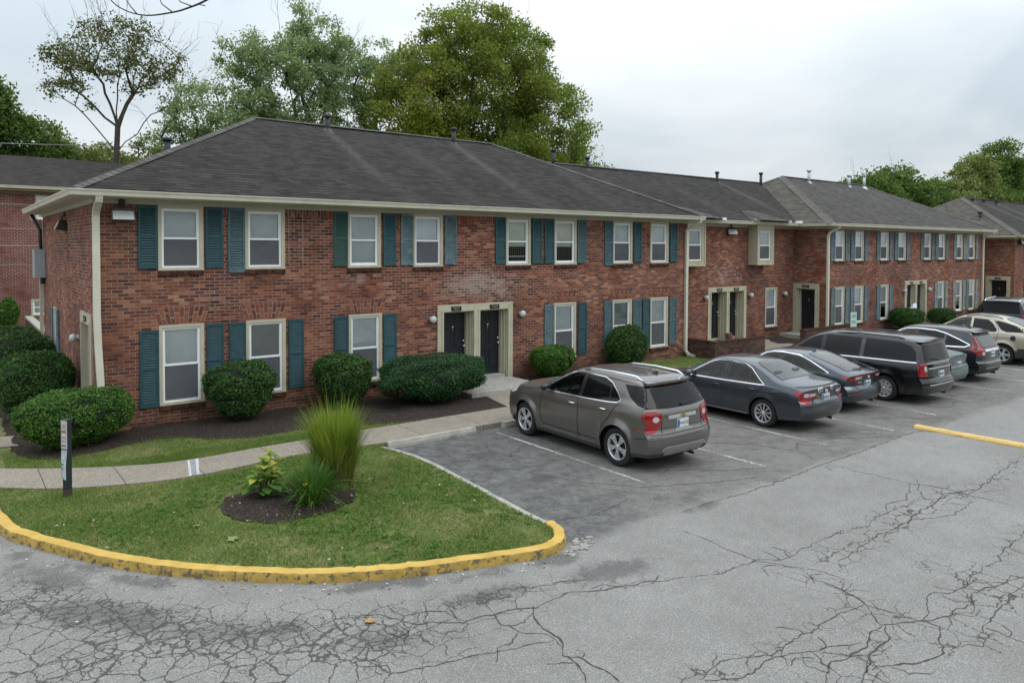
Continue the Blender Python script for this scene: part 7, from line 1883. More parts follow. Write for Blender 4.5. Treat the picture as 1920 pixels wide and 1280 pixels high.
    # roof rails, spoiler, wiper, aerial
    for (pts) in sp.get('rails', []):
        for sg in (1, -1):
            b = MB(); P = []
            for (u, v, up) in pts:
                h, n = hit('T', u, v*sg); P.append((h.x, h.y, h.z+up))
            b.tube(P, [.014]+[.02]*(len(P)-2)+[.014], 8); mesh_obj('roof_rail', b.mesh('roof_rail', sp.get('rail_mat', M_CHROME)), T)
    if 'spoiler' in sp:
        b = MB(); x0, x1, z, y1, th = sp['spoiler']; n = 12; P = []
        for i in range(n+1):
            y = -y1+2*y1*i/n; c = .05*(1-(y/y1)**2); k = .10*(abs(y)/y1)**3; h, nn = hit('T', x1+k, y*.97); zt_ = h.z if h is not None else z
            P += [(x1+.12+k, y*.98, zt_-.012), (x1+k, y, zt_+.004), (x0+k-c*.2, y, z+c*.5), (x0+k-c*.2+.01, y, z+c*.5-th), (x1+k+.05, y, z+c*.5-th*1.3)]
        F = [(5*i+j, 5*i+j+1, 5*i+j+6, 5*i+j+5) for i in range(n) for j in range(4)]
        b.raw(P, F, 0, True); b.face(P[:5]); b.face(P[-5:][::-1]); me_ = b.mesh('spoiler', sp['paint']); me_.set_sharp_from_angle(angle=R(40)); mesh_obj('spoiler', me_, T)
    if 'wiper' in sp:
        b = MB(); P = []
        for (y, z) in sp['wiper']:
            h, n = hit('B', y, z) if sp.get('wiper_view', 'B') == 'B' else hit('T', y, z); P.append(tuple(h+n*.03))
        b.tube(P, [.02]+[.011]*(len(P)-1), 6); mesh_obj('wiper', b.mesh('wiper', M_BLACK), T)
    if 'fin' in sp:
        u = sp['fin']; h, n = hit('T', u, 0); b = MB(); b.raw([(u+.09, -.03, h.z-.01), (u+.09, .03, h.z-.01), (u-.09, .025, h.z-.01), (u-.09, -.025, h.z-.01), (u-.075, 0, h.z+.065)], [(0, 1, 4), (1, 2, 4), (2, 3, 4), (3, 0, 4)], 0, False); mesh_obj('aerial', b.mesh('aerial', sp.get('fin_mat', sp['paint'])), T)
    # underbody and wheel wells
    b = MB(); b.box(xa+.45, xb-.5, -W/2+.30, W/2-.30, .20, .78, 0)
    for xc in (0, wb):
        for sg in (1, -1): b.lathe([(Ra+.02, sg*(W/2-.32)), (0, sg*(W/2-.32))], 24, 'y', (xc, 0, RW)); b.lathe([(Ra+.018, sg*(W/2-.06)), (Ra+.018, sg*(W/2-.32))], 24, 'y', (xc, 0, RW))
    # cut the parts of the liners that would hang below the body
    b.f, b.uv, b.mi, b.smooth = (list(q) for q in zip(*[(f, u, m_, s_) for f, u, m_, s_ in zip(b.f, b.uv, b.mi, b.smooth) if np.mean([b.v[i][2] for i in f]) > .2]))
    b.tube([(xa+.10, -.35, .24), (xa+.6, -.35, .25)], .03, 8)
    mesh_obj('underbody', b.mesh('underbody', M_UNDER), T)
    # wheels
    yw = W/2-.125+sp.get('wout', 0)
    rim_r = sp['rim']
    key = ('wheel', sp['spokes'], RW, rim_r)
    if key not in _wc:
        w_ = sp.get('tw', .215)/2; rw = RW
        b = MB(); b.lathe([(rim_r*.98, -w_*.8), (rim_r+.02, -w_*.98), (rw-.035, -w_), (rw-.008, -w_*.8), (rw, -w_*.5), (rw, w_*.5), (rw-.008, w_*.8), (rw-.035, w_), (rim_r+.02, w_*.98), (rim_r*.98, w_*.8)], 40, 'y')
        tyre = b.mesh('wheel', M_TYRE)
        b = MB(); r = rim_r
        b.lathe([(r*1.03, w_*.93), (r*1.0, w_*.97), (r*.95, w_*.90), (r*.93, w_*.55), (r*.9, w_*.1)], 40, 'y')
        b.lathe([(r*.92, w_*.25), (0, w_*.25)], 24, 'y', mi=1)
        b.lathe([(r*.20, w_*.6), (r*.19, w_*.86), (r*.11, w_*.93), (0, w_*.94)], 16, 'y')
        kind, ns = sp['spokes']
        for k in range(ns):
            a0 = 2*PI*k/ns
            arms = [(-.16, -.11), (.16, .11)] if kind == 'double' else [(0, 0)]
            wi, wo_ = {'double': (.046, .058), 'single': (.055, .075), 'thin': (.022, .036), 'wide': (.07, .10)}[kind]
            for (da, db) in arms:
                pts = []
                for f, y_ in ((.16, .84), (.5, .86), (.8, .86), (.96, .86)):
                    ang = a0+da*(f*1.1)+ (0 if kind != 'double' else 0); ww = (wi+(wo_-wi)*f)*r/.22*.5
                    cx_, cz_ = r*f*math.cos(ang), r*f*math.sin(ang); tx, tz = -math.sin(ang), math.cos(ang)
                    pts.append([(cx_-tx*ww, w_*(y_-.22), cz_-tz*ww), (cx_-tx*ww*.8, w_*y_, cz_-tz*ww*.8), (cx_+tx*ww*.8, w_*y_, cz_+tz*ww*.8), (cx_+tx*ww, w_*(y_-.22), cz_+tz*ww)])
                P = [p for q in pts for p in q]; F = [(4*i+j, 4*i+j+1, 4*i+j+5, 4*i+j+4) for i in range(3) for j in range(3)]
                b.raw(P, [f[::-1] for f in F], 0, False)
        _wc[key] = (tyre, b.mesh('rim', [M_RIM, M_RIMD]))
    ty, rm = _wc[key]; rr_ = random.Random(int(loc[0]*100))
    for xc in (0, wb):
        for sg in (1, -1):
            o = mesh_obj('wheel', ty, T, (xc, sg*yw, RW), (0, rr_.random()*6.28, 0 if sg > 0 else PI)); mesh_obj('rim', rm, o)
    return T

# ---- taupe crossover
P_TAUPE = car_paint('taupe_paint', (0.165, 0.151, 0.141), .65, .28)
suv = dict(wb=2.82, ro=.90, fo=.90, W=1.82, R=.366, rim=.24, spokes=('double', 5), paint=P_TAUPE, tum=20, crown=.10, flare=.046,
    top=[(-.90, 1.54), (-.68, 1.63), (-.3, 1.675), (.4, 1.70), (1.1, 1.695), (1.4, 1.66), (2.3, 1.25), (2.5, 1.21), (3.1, 1.15), (3.5, 1.06), (3.72, .90)],
    belt=[(-.90, 1.17), (-.3, 1.19), (.6, 1.13), (1.4, 1.09), (2.3, 1.09), (3.0, 1.07), (3.45, .98), (3.72, .82)],
    rear=[(.2, .14), (.34, .06), (.46, 0), (.64, -.01), (.72, .02), (.76, .075), (1.0, .08), (1.12, .11), (1.18, .15), (1.54, .38), (1.60, .34), (1.75, .28)],
    front=[(.2, .16), (.4, .03), (.6, 0), (.85, .02), (1.0, .12)],
    side=[.93, .955, .985, 1.0, .992, .99, .955],
    low_z=[(-1, .37), (-.5, .34), (-.36, .31), (.36, .31), (2.4, .31), (3.1, .31), (3.5, .33), (3.8, .36)], low_mat=M_CLAD,
    side_parts=[('front_window', 'L', M_GLL, [(1.13, 1.145), (2.10, 1.135), (2.0, 1.24), (1.55, 1.50), (1.40, 1.555), (1.13, 1.575)]),
                ('rear_window', 'L', M_GLS, [(1.03, 1.15), (1.03, 1.575), (.55, 1.57), (.30, 1.50), (.10, 1.36), (-.02, 1.25), (.03, 1.21), (.22, 1.185)]),
                ('quarter_window', 'L', M_GLS, [(-.03, 1.53), (-.10, 1.47), (-.26, 1.33), (-.46, 1.22), (-.66, 1.18), (-.95, 1.19), (-.95, 1.50), (-.52, 1.535), (-.3, 1.545)]),
                ('window_pillar', 'L', M_BLKG, [(1.04, 1.15), (1.12, 1.15), (1.12, 1.57), (1.04, 1.57)])],
    side_strips=[('chrome_trim', M_CHROME, [[(2.14, 1.115), (1.6, 1.12), (.9, 1.138), (.25, 1.17), (.02, 1.195), (-.045, 1.25), (.09, 1.375), (.30, 1.515), (.52, 1.585), (1.1, 1.595), (1.42, 1.572), (1.58, 1.51), (2.02, 1.25)]], .016),
                 ('window_divider', M_BLKG, [[(.235, 1.185), (.30, 1.48)]], .03)],
    centre=[('rear_window', 'B', M_GLS, [[(-.80, 1.195), (-.6, 1.17), (-.3, 1.155), (.3, 1.155), (.6, 1.17), (.80, 1.195), (.80, 1.50), (.3, 1.515), (-.3, 1.515), (-.80, 1.50)]]),
            ('windshield', 'T', M_GLL, [[(1.52, -.50), (2.22, -.64), (2.28, 0), (2.22, .64), (1.52, .50), (1.48, 0)]]),
            ('brake_light', 'B', M_REDL, [[(-.18, 1.527), (.18, 1.527), (.18, 1.545), (-.18, 1.545)]]),
            ('skid_plate', 'B', M_SILV, [[(-.50, .33), (.50, .33), (.60, .47), (.5, .49), (-.5, .49), (-.60, .47)]]),
            ('plate_recess', 'B', M_SILV, [[(-.24, .755), (.24, .755), (.22, .775), (-.22, .775)]])],
    wrap=[(-.36, 1.33), (-.54, 1.215), (-.70, 1.175), (-1.2, 1.165), (-1.2, 1.55), (-.30, 1.54), (-.20, 1.47)],
    centre_strips=[('chrome_bar', 'B', M_CHROME, [[(-.38, 1.005), (.38, 1.005)]], .065), ('skid_trim', 'B', M_CHROME, [[(-.60, .42), (-.52, .495), (.52, .495), (.60, .42)]], .014),
                   ('rib_reflection', 'T', M_BLKG, [[(-.1, y), (1.2, y)] for y in (-.34, -.17, 0, .17, .34)], .03)],  # dark strips along the roof ribs, striped reflections put into colour
    tail=dict(rear=[([(.53, 1.06), (.54, .97), (.60, .86), (.68, .77), (.92, .70), (.92, 1.09), (.8, 1.135), (.62, 1.125)], 0), ([(.60+.0, 1.01), (.64, 1.04), (.69, 1.04), (.73, 1.01), (.73, .97), (.69, .94), (.64, .94), (.60, .97)], 1)],
              side=[([(-.93, .72), (-.84, .72), (-.72, .86), (-.60, 1.04), (-.62, 1.09), (-.74, 1.135), (-.93, 1.13)], 0)]),
    gaps=[[(1.08, .32), (1.09, .6), (1.10, 1.13)], [(2.24, .42), (2.29, .7), (2.22, 1.10)], [(.43, .42), (.38, .66), (.14, 1.0), (.0, 1.2)], [(2.2, .40), (.55, .40)], [(-.86, .68), (-.45, .62)]],
    gaps_rear=[[(-.80, .72), (.80, .72)], [(-.56, .74), (-.53, 1.1)], [(.56, .74), (.53, 1.1)]],
    handles=[(1.28, .99), (.38, 1.025)], handle_mat=M_CHROME, mirror=(1.98, 1.15), mirror_mat=M_BLKG,
    plate=(.87, 'PADZ8'), badges=[('badge', -.02, 1.005, 'bow', M_GOLD)], headlight=[(3.15, .93), (3.40, .86), (3.52, .92), (3.38, 1.02), (3.1, 1.05)],
    rails=[[(-.35, .575, .005), (-.2, .58, .045), (.4, .60, .055), (1.0, .60, .045), (1.2, .59, .005)]], spoiler=(-.60, -.44, 1.60, .60, .045), wiper=[(-.02, 1.185), (-.2, 1.205), (-.36, 1.23)], fin=-.12, fin_mat=M_BLACK)
car('crossover', 'taupe crossover with roof rails and red tail lights, nearest of the parked cars', (10.84, 9.70, 0), suv, R(89.2))

# ---- dark grey sedan
P_SLATE = car_paint('slate_paint', (0.055, 0.064, 0.078), .6, .28)
sedan = dict(wb=2.776, ro=1.08, fo=.95, W=1.82, R=.325, rim=.215, spokes=('thin', 10), paint=P_SLATE, tum=22, crown=.085, tsig=.08, flare=.012, gap=.045,
    top=[(-1.08, .98), (-.95, 1.06), (-.5, 1.10), (-.32, 1.12), (.42, 1.415), (.9, 1.465), (1.35, 1.46), (1.6, 1.42), (2.45, .99), (2.8, .95), (3.4, .83), (3.73, .66)],
    belt=[(-1.08, .88), (-.5, .95), (.3, .95), (1.2, .92), (2.3, .90), (3.0, .82), (3.5, .70), (3.73, .58)],
    rear=[(.2, .14), (.33, .05), (.45, 0), (.62, 0), (.69, .03), (.73, .07), (.95, .05), (1.02, .03), (1.12, .10)],
    front=[(.2, .14), (.4, .02), (.6, 0), (.8, .1)],
    side_parts=[('front_window', 'L', M_GLL, [(1.16, .955), (2.12, .945), (2.02, 1.03), (1.55, 1.30), (1.35, 1.355), (1.16, 1.37)]),
                ('rear_window', 'L', M_GLL, [(1.06, .96), (1.06, 1.37), (.62, 1.345), (.42, 1.27), (.14, 1.05), (.02, .985)]),
                ('window_pillar', 'L', M_BLKG, [(1.07, .958), (1.15, .956), (1.15, 1.365), (1.07, 1.365)])],
    side_strips=[('chrome_trim', M_CHROME, [[(2.18, .925), (1.1, .938), (.1, .962), (-.02, .972), (.14, 1.075), (.42, 1.29), (.62, 1.365), (1.1, 1.388), (1.38, 1.372), (1.58, 1.315), (2.06, 1.03)]], .015),
                 ('window_divider', M_BLKG, [[(.34, .97), (.46, 1.27)]], .028), ('sill_trim', M_CHROME, [[(2.35, .245), (.42, .255)]], .016)],
    centre=[('rear_window', 'T', M_GLR, [[(-.30, -.60), (-.33, 0), (-.30, .60), (.28, .50), (.42, .42), (.45, 0), (.42, -.42), (.28, -.50)]]),
            ('windshield', 'T', M_GLL, [[(1.68, -.52), (2.34, -.66), (2.40, 0), (2.34, .66), (1.68, .52), (1.62, 0)]]),
            ('lower_bumper', 'B', M_CLAD, [[(-.45, .27), (.45, .27), (.5, .33), (-.5, .33)]]), ],
    tail=dict(rear=[([(.40, .90), (.90, .93), (.90, .69), (.62, .66), (.56, .78), (.42, .83)], 0), ([(.42, .885), (.62, .895), (.62, .83), (.44, .835)], 1), ([(.64, .90), (.76, .905), (.76, .82), (.64, .82)], 1)],
              side=[([(-1.1, .69), (-.98, .69), (-.86, .80), (-.74, .92), (-.78, .95), (-1.1, .95)], 0)]),
    gaps=[[(1.11, .30), (1.12, .94)], [(2.3, .40), (2.32, .65), (2.2, .92)], [(.36, .40), (.34, .56), (.12, .80), (.02, .96)], [(-.62, .72), (-.40, .72), (-.40, .86), (-.62, .86), (-.62, .72)]],
    gaps_rear=[[(-.60, .66), (.60, .66)], [(-.58, .67), (-.40, .84)], [(.58, .67), (.40, .84)], [(-.75, 1.02), (.75, 1.02)]],
    handles=[(1.28, .82), (.30, .845)], handle_mat=P_SLATE, mirror=(2.02, .955), plate=(.765, ''),
    badges=[('badge', 0, .905, 'ovals', M_CHROME), ('sticker', .30, .945, 'disc', M_PLW), ('sticker', .21, .955, 'disc', M_PLW), ('sticker', -.22, .96, 'disc', M_PLW), ('lettering', .42, .735, 'word', M_CHROME), ('lettering', .40, .685, 'word', M_CHROME)],
    headlight=[(3.15, .70), (3.5, .62), (3.58, .68), (3.4, .78), (3.1, .82)])
car('sedan', 'slate grey sedan with round stickers on the trunk, right of the taupe crossover', (15.72, 9.84, 0), sedan, R(90))

# ---- dark hatchback
P_GRAPH = car_paint('graphite_paint', (0.048, 0.058, 0.075), .6, .25)
hatch = dict(sedan); hatch.update(dict(wb=2.735, ro=.94, fo=.87, W=1.80, R=.325, spokes=('single', 5), paint=P_GRAPH, handle_mat=P_GRAPH,
    top=[(-.94, .98), (-.86, 1.03), (-.72, 1.05), (.55, 1.375), (.95, 1.41), (1.35, 1.405), (1.6, 1.36), (2.45, .98), (2.8, .93), (3.3, .80), (3.6, .62)],
    belt=[(-.94, .88), (-.5, .95), (.3, .94), (1.2, .91), (2.3, .88), (3.0, .80), (3.4, .68), (3.6, .56)],
    rear=[(.2, .14), (.33, .05), (.45, 0), (.58, 0), (.64, .04), (.68, .09), (.90, .05), (.98, .02), (1.06, .10)],
    side_parts=[('front_window', 'L', M_GLL, [(1.14, .945), (2.1, .93), (2.0, 1.02), (1.55, 1.255), (1.35, 1.305), (1.14, 1.32)]),
                ('rear_window', 'L', M_GLL, [(1.05, .95), (1.05, 1.32), (.62, 1.295), (.3, 1.20), (-.12, 1.03), (-.2, .985), (.1, .962)]),
                ('window_pillar', 'L', M_BLKG, [(1.06, .948), (1.13, .946), (1.13, 1.315), (1.06, 1.315)])],
    side_strips=[('chrome_trim', M_CHROME, [[(2.02, 1.03), (1.57, 1.275), (1.36, 1.328), (1.1, 1.342), (.6, 1.316), (.28, 1.218), (-.15, 1.045), (-.30, .975)]], .022), ('window_divider', M_BLKG, [[(.32, .96), (.40, 1.21)]], .03)],
    centre=[('rear_window', 'T', M_GLR, [[(-.62, -.56), (-.66, 0), (-.62, .56), (.38, .47), (.46, .40), (.48, 0), (.46, -.40), (.38, -.47)]]),
            ('windshield', 'T', M_GLL, [[(1.68, -.52), (2.34, -.66), (2.40, 0), (2.34, .66), (1.68, .52), (1.62, 0)]]),
            ('reflector', 'B', M_REDL, [[(.42, .50), (.74, .51), (.74, .535), (.44, .53)], [(-.42, .50), (-.44, .53), (-.74, .535), (-.74, .51)]])],
    tail=dict(rear=[([(.02, .965), (.6, .97), (.93, .93), (.93, .86), (.62, .82), (.36, .86), (.34, .93), (.02, .95)], 0), ([(.34, .925), (.60, .93), (.60, .86), (.37, .87)], 1)], side=[([(-.96, .83), (-.84, .85), (-.62, .93), (-.66, .955), (-.96, .955)], 0)]),
    gaps=[[(1.09, .30), (1.10, .93)], [(2.28, .40), (2.3, .65), (2.18, .90)], [(.36, .40), (.34, .56), (.0, .84), (-.12, .98)], [(-.60, .74), (-.42, .74), (-.42, .86), (-.60, .86), (-.60, .74)]],
    gaps_rear=[[(-.50, .60), (.50, .60)], [(-.50, .61), (-.66, .82)], [(.50, .61), (.66, .82)]], plate=(.72, ''), badges=[('badge', 0, .88, 'h', M_CHROME), ('lettering', .40, .775, 'word', M_CHROME)],
    wiper=[(-.70, .0), (-.66, .16), (-.63, .30)], wiper_view='T', fin=.62, mirror=(2.0, .945), spoiler=(-.97, -.80, 1.035, .60, .02), handles=[(1.26, .81), (.22, .84)]))
hatch.pop('spoiler')
car('hatchback', 'graphite hatchback with sloping rear glass between the sedan and the minivan', (18.42, 10.1, 0), hatch, R(90.5))

# ---- black minivan
P_BLACK = car_paint('black_paint', (0.004, 0.0045, 0.006), .2, .18)
van = dict(wb=3.078, ro=1.12, fo=.95, W=1.998, R=.345, rim=.225, spokes=('wide', 9), paint=P_BLACK, tum=15, crown=.11, flare=.02,
    top=[(-1.12, 1.62), (-.9, 1.70), (-.3, 1.745), (.8, 1.765), (1.7, 1.745), (2.05, 1.66), (3.05, 1.12), (3.35, 1.05), (3.8, .90), (4.03, .72)],
    belt=[(-1.12, 1.10), (0, 1.09), (1.5, 1.06), (2.9, 1.0), (3.5, .88), (4.03, .66)],
    rear=[(.2, .12), (.34, .04), (.44, 0), (.58, -.005), (.64, .02), (.68, .06), (1.05, .09), (1.12, .12), (1.6, .27), (1.66, .22), (1.8, .16)],
    front=[(.2, .14), (.4, .02), (.6, 0), (.8, .1)],
    side_parts=[('front_window', 'L', M_GLS, [(1.88, 1.10), (2.72, 1.07), (2.62, 1.17), (2.18, 1.50), (1.88, 1.60)]),
                ('sliding_door_window', 'L', M_GLS, [(.72, 1.13), (1.74, 1.105), (1.74, 1.615), (.72, 1.625)]),
                ('quarter_window', 'L', M_GLS, [(-.80, 1.15), (.60, 1.13), (.60, 1.625), (-.35, 1.60), (-.62, 1.53), (-.76, 1.38)]),
                ('window_pillar', 'L', M_BLKG, [(1.75, 1.10), (1.87, 1.10), (1.87, 1.60), (1.75, 1.61)])],
    side_strips=[('chrome_trim', M_CHROME, [[(2.78, 1.04), (1.8, 1.075), (.6, 1.10), (-.82, 1.12)]], .02)],
    centre=[('rear_window', 'B', M_GLS, [[(-.72, 1.13), (.72, 1.13), (.66, 1.57), (-.66, 1.57)]]), ('windshield', 'T', M_GLS, [[(2.14, -.62), (2.95, -.80), (3.05, 0), (2.95, .80), (2.14, .62), (2.08, 0)]])],
    centre_strips=[('chrome_bar', 'B', M_CHROME, [[(-.66, .965), (.66, .965)]], .035), ('bumper_trim', 'B', M_CHROME, [[(-.72, .545), (.72, .545)]], .03), ('window_edge', 'B', M_SILV, [[(-.70, 1.095), (.70, 1.095)]], .03)],
    tail=dict(rear=[([(.70, .76), (.99, .76), (.99, 1.10), (.70, 1.09)], 0), ([(.71, .90), (.80, .90), (.82, 1.02), (.72, 1.03)], 1)], side=[([(-1.14, .76), (-.90, .77), (-.86, 1.09), (-1.14, 1.1)], 0)]),
    gaps=[[(1.81, .3), (1.81, 1.05)], [(2.62, .4), (2.66, .75), (2.55, 1.03)], [(.66, .4), (.66, 1.1)], [(1.8, .45), (.7, .45)]], gaps_rear=[[(-.72, .64), (.72, .64)], [(-.72, .65), (-.70, 1.1)], [(.72, .65), (.70, 1.1)]],
    handles=[(1.98, .95), (1.60, .97)], mirror=(2.62, 1.09), plate=(.79, ''), rails=[[(-.4, .66, .005), (-.25, .66, .03), (.8, .67, .035), (1.5, .66, .005)]], rail_mat=M_BLKG, spoiler=(-.97, -.78, 1.655, .70, .05), wiper=[(0, 1.16), (.2, 1.18), (.42, 1.2)])
car('minivan', 'black minivan with chrome side trim and upright red tail lights', (21.05, 9.62, 0), van, R(90))

# ---- grey-green sedan, mostly hidden
P_SAGE = car_paint('grey_green_paint', (0.105, 0.125, 0.122), .5, .3)
old = dict(sedan); old.update(dict(paint=P_SAGE, handle_mat=P_SAGE, ro=1.03, W=1.76, spokes=('wide', 7), tail=dict(rear=[([(.58, .92), (.9, .92), (.9, .72), (.58, .74)], 0)], side=[([(-1.1, .72), (-.88, .73), (-.84, .92), (-1.1, .93)], 0)]), badges=[], side_strips=[('window_divider', M_BLKG, [[(.34, .97), (.46, 1.27)]], .028)]))
car('sedan', 'grey-green older sedan showing only its trunk between the minivan and the black crossover', (23.35, 10.0, 0), old, R(90))

# ---- black compact crossover
P_NAVY = car_paint('dark_navy_paint', (0.009, 0.011, 0.017), .35, .22)
crv = dict(wb=2.62, ro=.96, fo=.92, W=1.82, R=.35, rim=.225, spokes=('double', 5), paint=P_NAVY, tum=20, crown=.10, flare=.025,
    top=[(-.96, 1.48), (-.75, 1.56), (-.3, 1.615), (.5, 1.65), (1.2, 1.63), (1.5, 1.57), (2.3, 1.13), (2.6, 1.07), (3.1, .96), (3.54, .74)],
    belt=[(-.96, 1.06), (-.2, 1.06), (1.2, 1.0), (2.3, .97), (2.9, .9), (3.54, .66)],
    rear=[(.2, .14), (.36, .04), (.48, -.01), (.62, 0), (.68, .07), (1.0, .06), (1.08, .12), (1.45, .36), (1.52, .30), (1.7, .24)],
    front=[(.2, .14), (.4, .02), (.6, 0), (.8, .1)], low_z=[(-1, .40), (-.4, .36), (3.2, .34), (3.6, .38)], arch_trim=.05,
    side_parts=[('front_window', 'L', M_GLL, [(1.10, 1.05), (2.05, 1.02), (1.95, 1.13), (1.52, 1.42), (1.35, 1.48), (1.10, 1.51)]), ('rear_window', 'L', M_GLS, [(1.0, 1.055), (1.0, 1.51), (.45, 1.49), (.22, 1.43), (.22, 1.085)]), ('quarter_window', 'L', M_GLS, [(.14, 1.09), (.14, 1.41), (-.22, 1.28), (-.50, 1.16), (-.42, 1.11)]), ('window_pillar', 'L', M_BLKG, [(1.01, 1.05), (1.09, 1.05), (1.09, 1.505), (1.01, 1.505)])],
    side_strips=[('chrome_trim', M_CHROME, [[(2.1, 1.0), (1.1, 1.03), (.2, 1.06), (-.42, 1.085), (-.56, 1.16), (-.22, 1.305), (.2, 1.455), (.5, 1.515), (1.1, 1.53), (1.4, 1.50), (1.56, 1.44), (2.0, 1.13)]], .024)],
    centre=[('rear_window', 'B', M_GLR, [[(-.60, 1.10), (.60, 1.10), (.52, 1.44), (-.52, 1.44)]]), ('windshield', 'T', M_GLL, [[(1.6, -.50), (2.22, -.64), (2.28, 0), (2.22, .64), (1.6, .50), (1.55, 0)]])],
    centre_strips=[('chrome_bar', 'B', M_CHROME, [[(-.50, 1.0), (.50, 1.0)]], .06), ('bumper_trim', 'B', M_SILV, [[(-.6, .47), (.6, .47)]], .05)],
    tail=dict(rear=[([(.56, .84), (.93, .86), (.93, 1.03), (.74, 1.10), (.66, 1.46), (.58, 1.44), (.62, 1.08), (.50, .98)], 0), ([(.52, .86), (.66, .87), (.66, .97), (.54, .97)], 1)], side=[([(-1.0, .84), (-.78, .90), (-.56, 1.02), (-.62, 1.10), (-.56, 1.44), (-.64, 1.47), (-.72, 1.3), (-.8, 1.08), (-1.0, 1.0)], 0)]),
    gaps=[[(1.05, .4), (1.05, 1.02)], [(.36, .5), (.18, .85), (.18, 1.08)], [(2.2, .5), (2.1, .99)]], gaps_rear=[[(-.6, .66), (.6, .66)]], handles=[(1.2, .9), (.32, .93)], mirror=(1.98, 1.03), plate=(.86, ''), badges=[('badge', 0, 1.0, 'h', M_CHROME)], spoiler=(-.70, -.50, 1.53, .56, .04), fin=-.2)
car('crossover', 'black compact crossover with tall L-shaped red tail lights, beyond the minivan', (25.75, 9.9, 0), crv, R(90))

# ---- beige crossover
P_BEIGE = car_paint('beige_paint', (0.42, 0.375, 0.295), .35, .3)
azt = dict(wb=2.75, ro=.98, fo=.90, W=1.87, R=.35, rim=.225, spokes=('wide', 5), paint=P_BEIGE, tum=20, crown=.10, flare=.03,
    top=[(-.98, 1.20), (-.85, 1.27), (.05, 1.62), (.5, 1.69), (1.2, 1.70), (1.5, 1.63), (2.35, 1.14), (2.7, 1.05), (3.3, .9), (3.65, .72)],
    belt=[(-.98, 1.08), (0, 1.12), (1.2, 1.06), (2.3, 1.0), (3.0, .88), (3.65, .64)], rear=[(.2, .14), (.4, .03), (.55, 0), (.75, .03), (1.0, .05), (1.2, .08), (1.6, .1)], front=[(.2, .14), (.4, .02), (.6, 0), (.8, .1)],
    low_z=[(-1, .62), (-.45, .60), (-.36, .42), (.5, .38), (3.0, .38), (3.2, .5), (3.7, .5)], arch_trim=.02,
    side_parts=[('front_window', 'L', M_GLL, [(1.14, 1.10), (2.15, 1.06), (2.02, 1.18), (1.6, 1.46), (1.4, 1.545), (1.14, 1.57)]), ('rear_window', 'L', M_GLS, [(1.02, 1.10), (1.02, 1.57), (.55, 1.55), (.38, 1.43), (.20, 1.20), (.26, 1.14)]), ('quarter_window', 'L', M_GLS, [(.32, 1.51), (.22, 1.53), (-.35, 1.40), (-.72, 1.24), (-.66, 1.18), (-.10, 1.16), (.08, 1.22)]), ('fuel_cap', 'L', M_BLACK, [(-.32+.09*math.cos(q), .96+.09*math.sin(q)) for q in np.linspace(0, 6.28, 13)[:-1]])],
    side_strips=[('sill_trim', M_SILV, [[(2.3, .80), (.45, .82)]], .02)],
    centre=[('rear_window', 'T', M_GLR, [[(-.76, -.55), (-.80, 0), (-.76, .55), (-.05, .50), (.02, .40), (.04, 0), (.02, -.40), (-.05, -.50)]]), ('windshield', 'T', M_GLL, [[(1.6, -.52), (2.28, -.68), (2.34, 0), (2.28, .68), (1.6, .52), (1.55, 0)]])],
    tail=dict(rear=[([(.55, 1.12), (.93, 1.10), (.93, .94), (.6, .98)], 0)], side=[([(-1.02, .95), (-.80, .97), (-.72, 1.05), (-.80, 1.19), (-1.02, 1.16)], 0)]),
    gaps=[[(1.08, .4), (1.08, 1.08)], [(.42, .5), (.2, .85), (.14, 1.2), (.36, 1.56)], [(2.28, .5), (2.2, 1.0)]], handles=[(1.22, .93), (.36, .95)], mirror=(2.05, 1.09), plate=(.8, ''), rails=[[(.1, .58, .01), (.3, .6, .05), (1.0, .6, .05), (1.3, .6, .01)]], rail_mat=M_BLACK)
car('crossover', 'beige crossover with dark side windows and a round black fuel cap at the right edge', (30.78, 10.13, 0), azt, R(90))
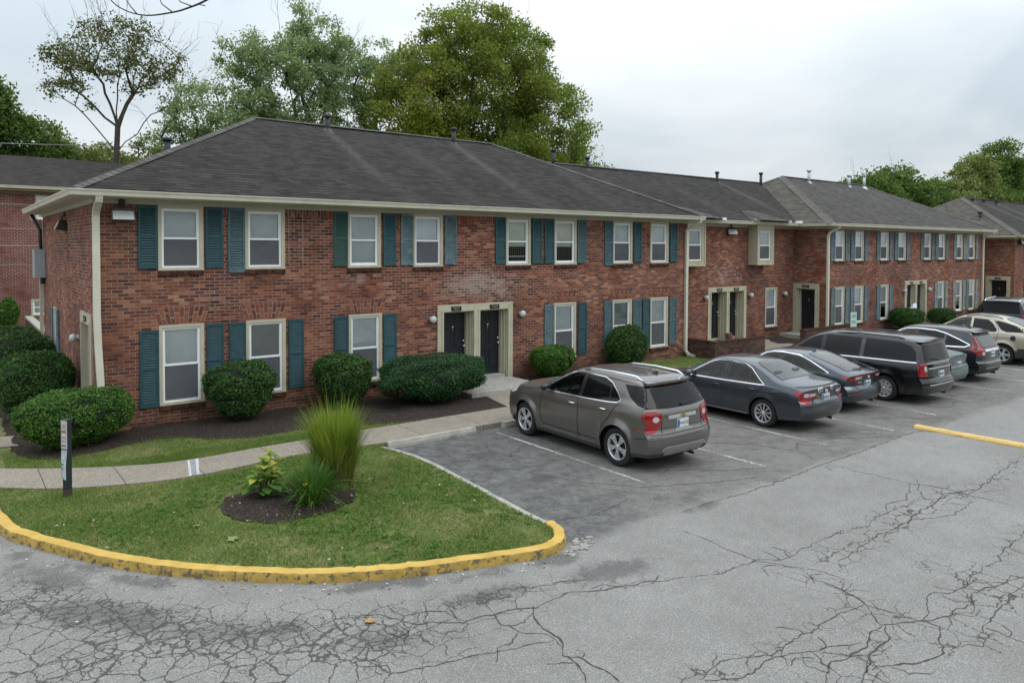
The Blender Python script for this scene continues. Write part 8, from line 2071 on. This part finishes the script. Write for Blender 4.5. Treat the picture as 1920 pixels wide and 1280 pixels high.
# ---- dark cars at the right edge
big = dict(van); P_NV = car_paint('deep_blue_black_paint', (0.012, 0.015, 0.021), .35, .22)
big.update(dict(paint=P_NV, R=.39, rim=.25, spokes=('double', 6), wb=3.3, ro=1.25, W=2.04, gap=.07, top=[(-1.25, 1.74), (-1.0, 1.83), (-.3, 1.87), (.8, 1.885), (1.7, 1.87), (2.05, 1.80), (2.75, 1.28), (3.0, 1.22), (4.0, 1.12), (4.25, .95)], belt=[(-1.25, 1.22), (2.6, 1.2), (3.5, 1.13), (4.25, .9)],
    side_parts=[('front_window', 'L', M_GLS, [(1.75, 1.25), (2.5, 1.24), (2.4, 1.33), (2.05, 1.68), (1.75, 1.72)]), ('rear_window', 'L', M_GLS, [(.75, 1.25), (1.68, 1.25), (1.68, 1.72), (.75, 1.73)]), ('quarter_window', 'L', M_GLS, [(-.95, 1.25), (.66, 1.25), (.66, 1.73), (-.82, 1.70)])],
    side_strips=[('chrome_trim', M_CHROME, [[(2.5, 1.215), (-.98, 1.215)]], .022)], handles=[(1.85, 1.1), (.9, 1.1)], mirror=(2.45, 1.24), rails=[[(-.9, .66, .005), (-.7, .66, .04), (1.2, .67, .04), (1.5, .66, .005)]], rail_mat=M_CHROME,
    rear=[(.2, .1), (.4, .03), (.5, 0), (.64, .0), (.7, .05), (1.15, .07), (1.25, .1), (1.75, .2), (1.9, .18)], spoiler=(-1.2, -1.0, 1.78, .72, .05), centre=[('rear_window', 'B', M_GLS, [[(-.74, 1.25), (.74, 1.25), (.68, 1.7), (-.68, 1.7)]]), ('windshield', 'T', M_GLS, [[(2.2, -.62), (2.66, -.78), (2.72, 0), (2.66, .78), (2.2, .62), (2.14, 0)]])],
    tail=dict(rear=[([(.80, .85), (1.01, .85), (1.01, 1.2), (.80, 1.2)], 0)], side=[([(-1.27, .85), (-1.08, .86), (-1.06, 1.19), (-1.27, 1.2)], 0)])))
car('sport_utility', 'dark full-size sport utility with a chrome window line, cut by the right edge', (38.5, 12.95, 0), big, R(8), None)
car('sedan', 'dark sedan in the bay beyond the beige crossover, barely in view at the right edge', (33.2, 9.9, 0), dict(hatch), R(90))
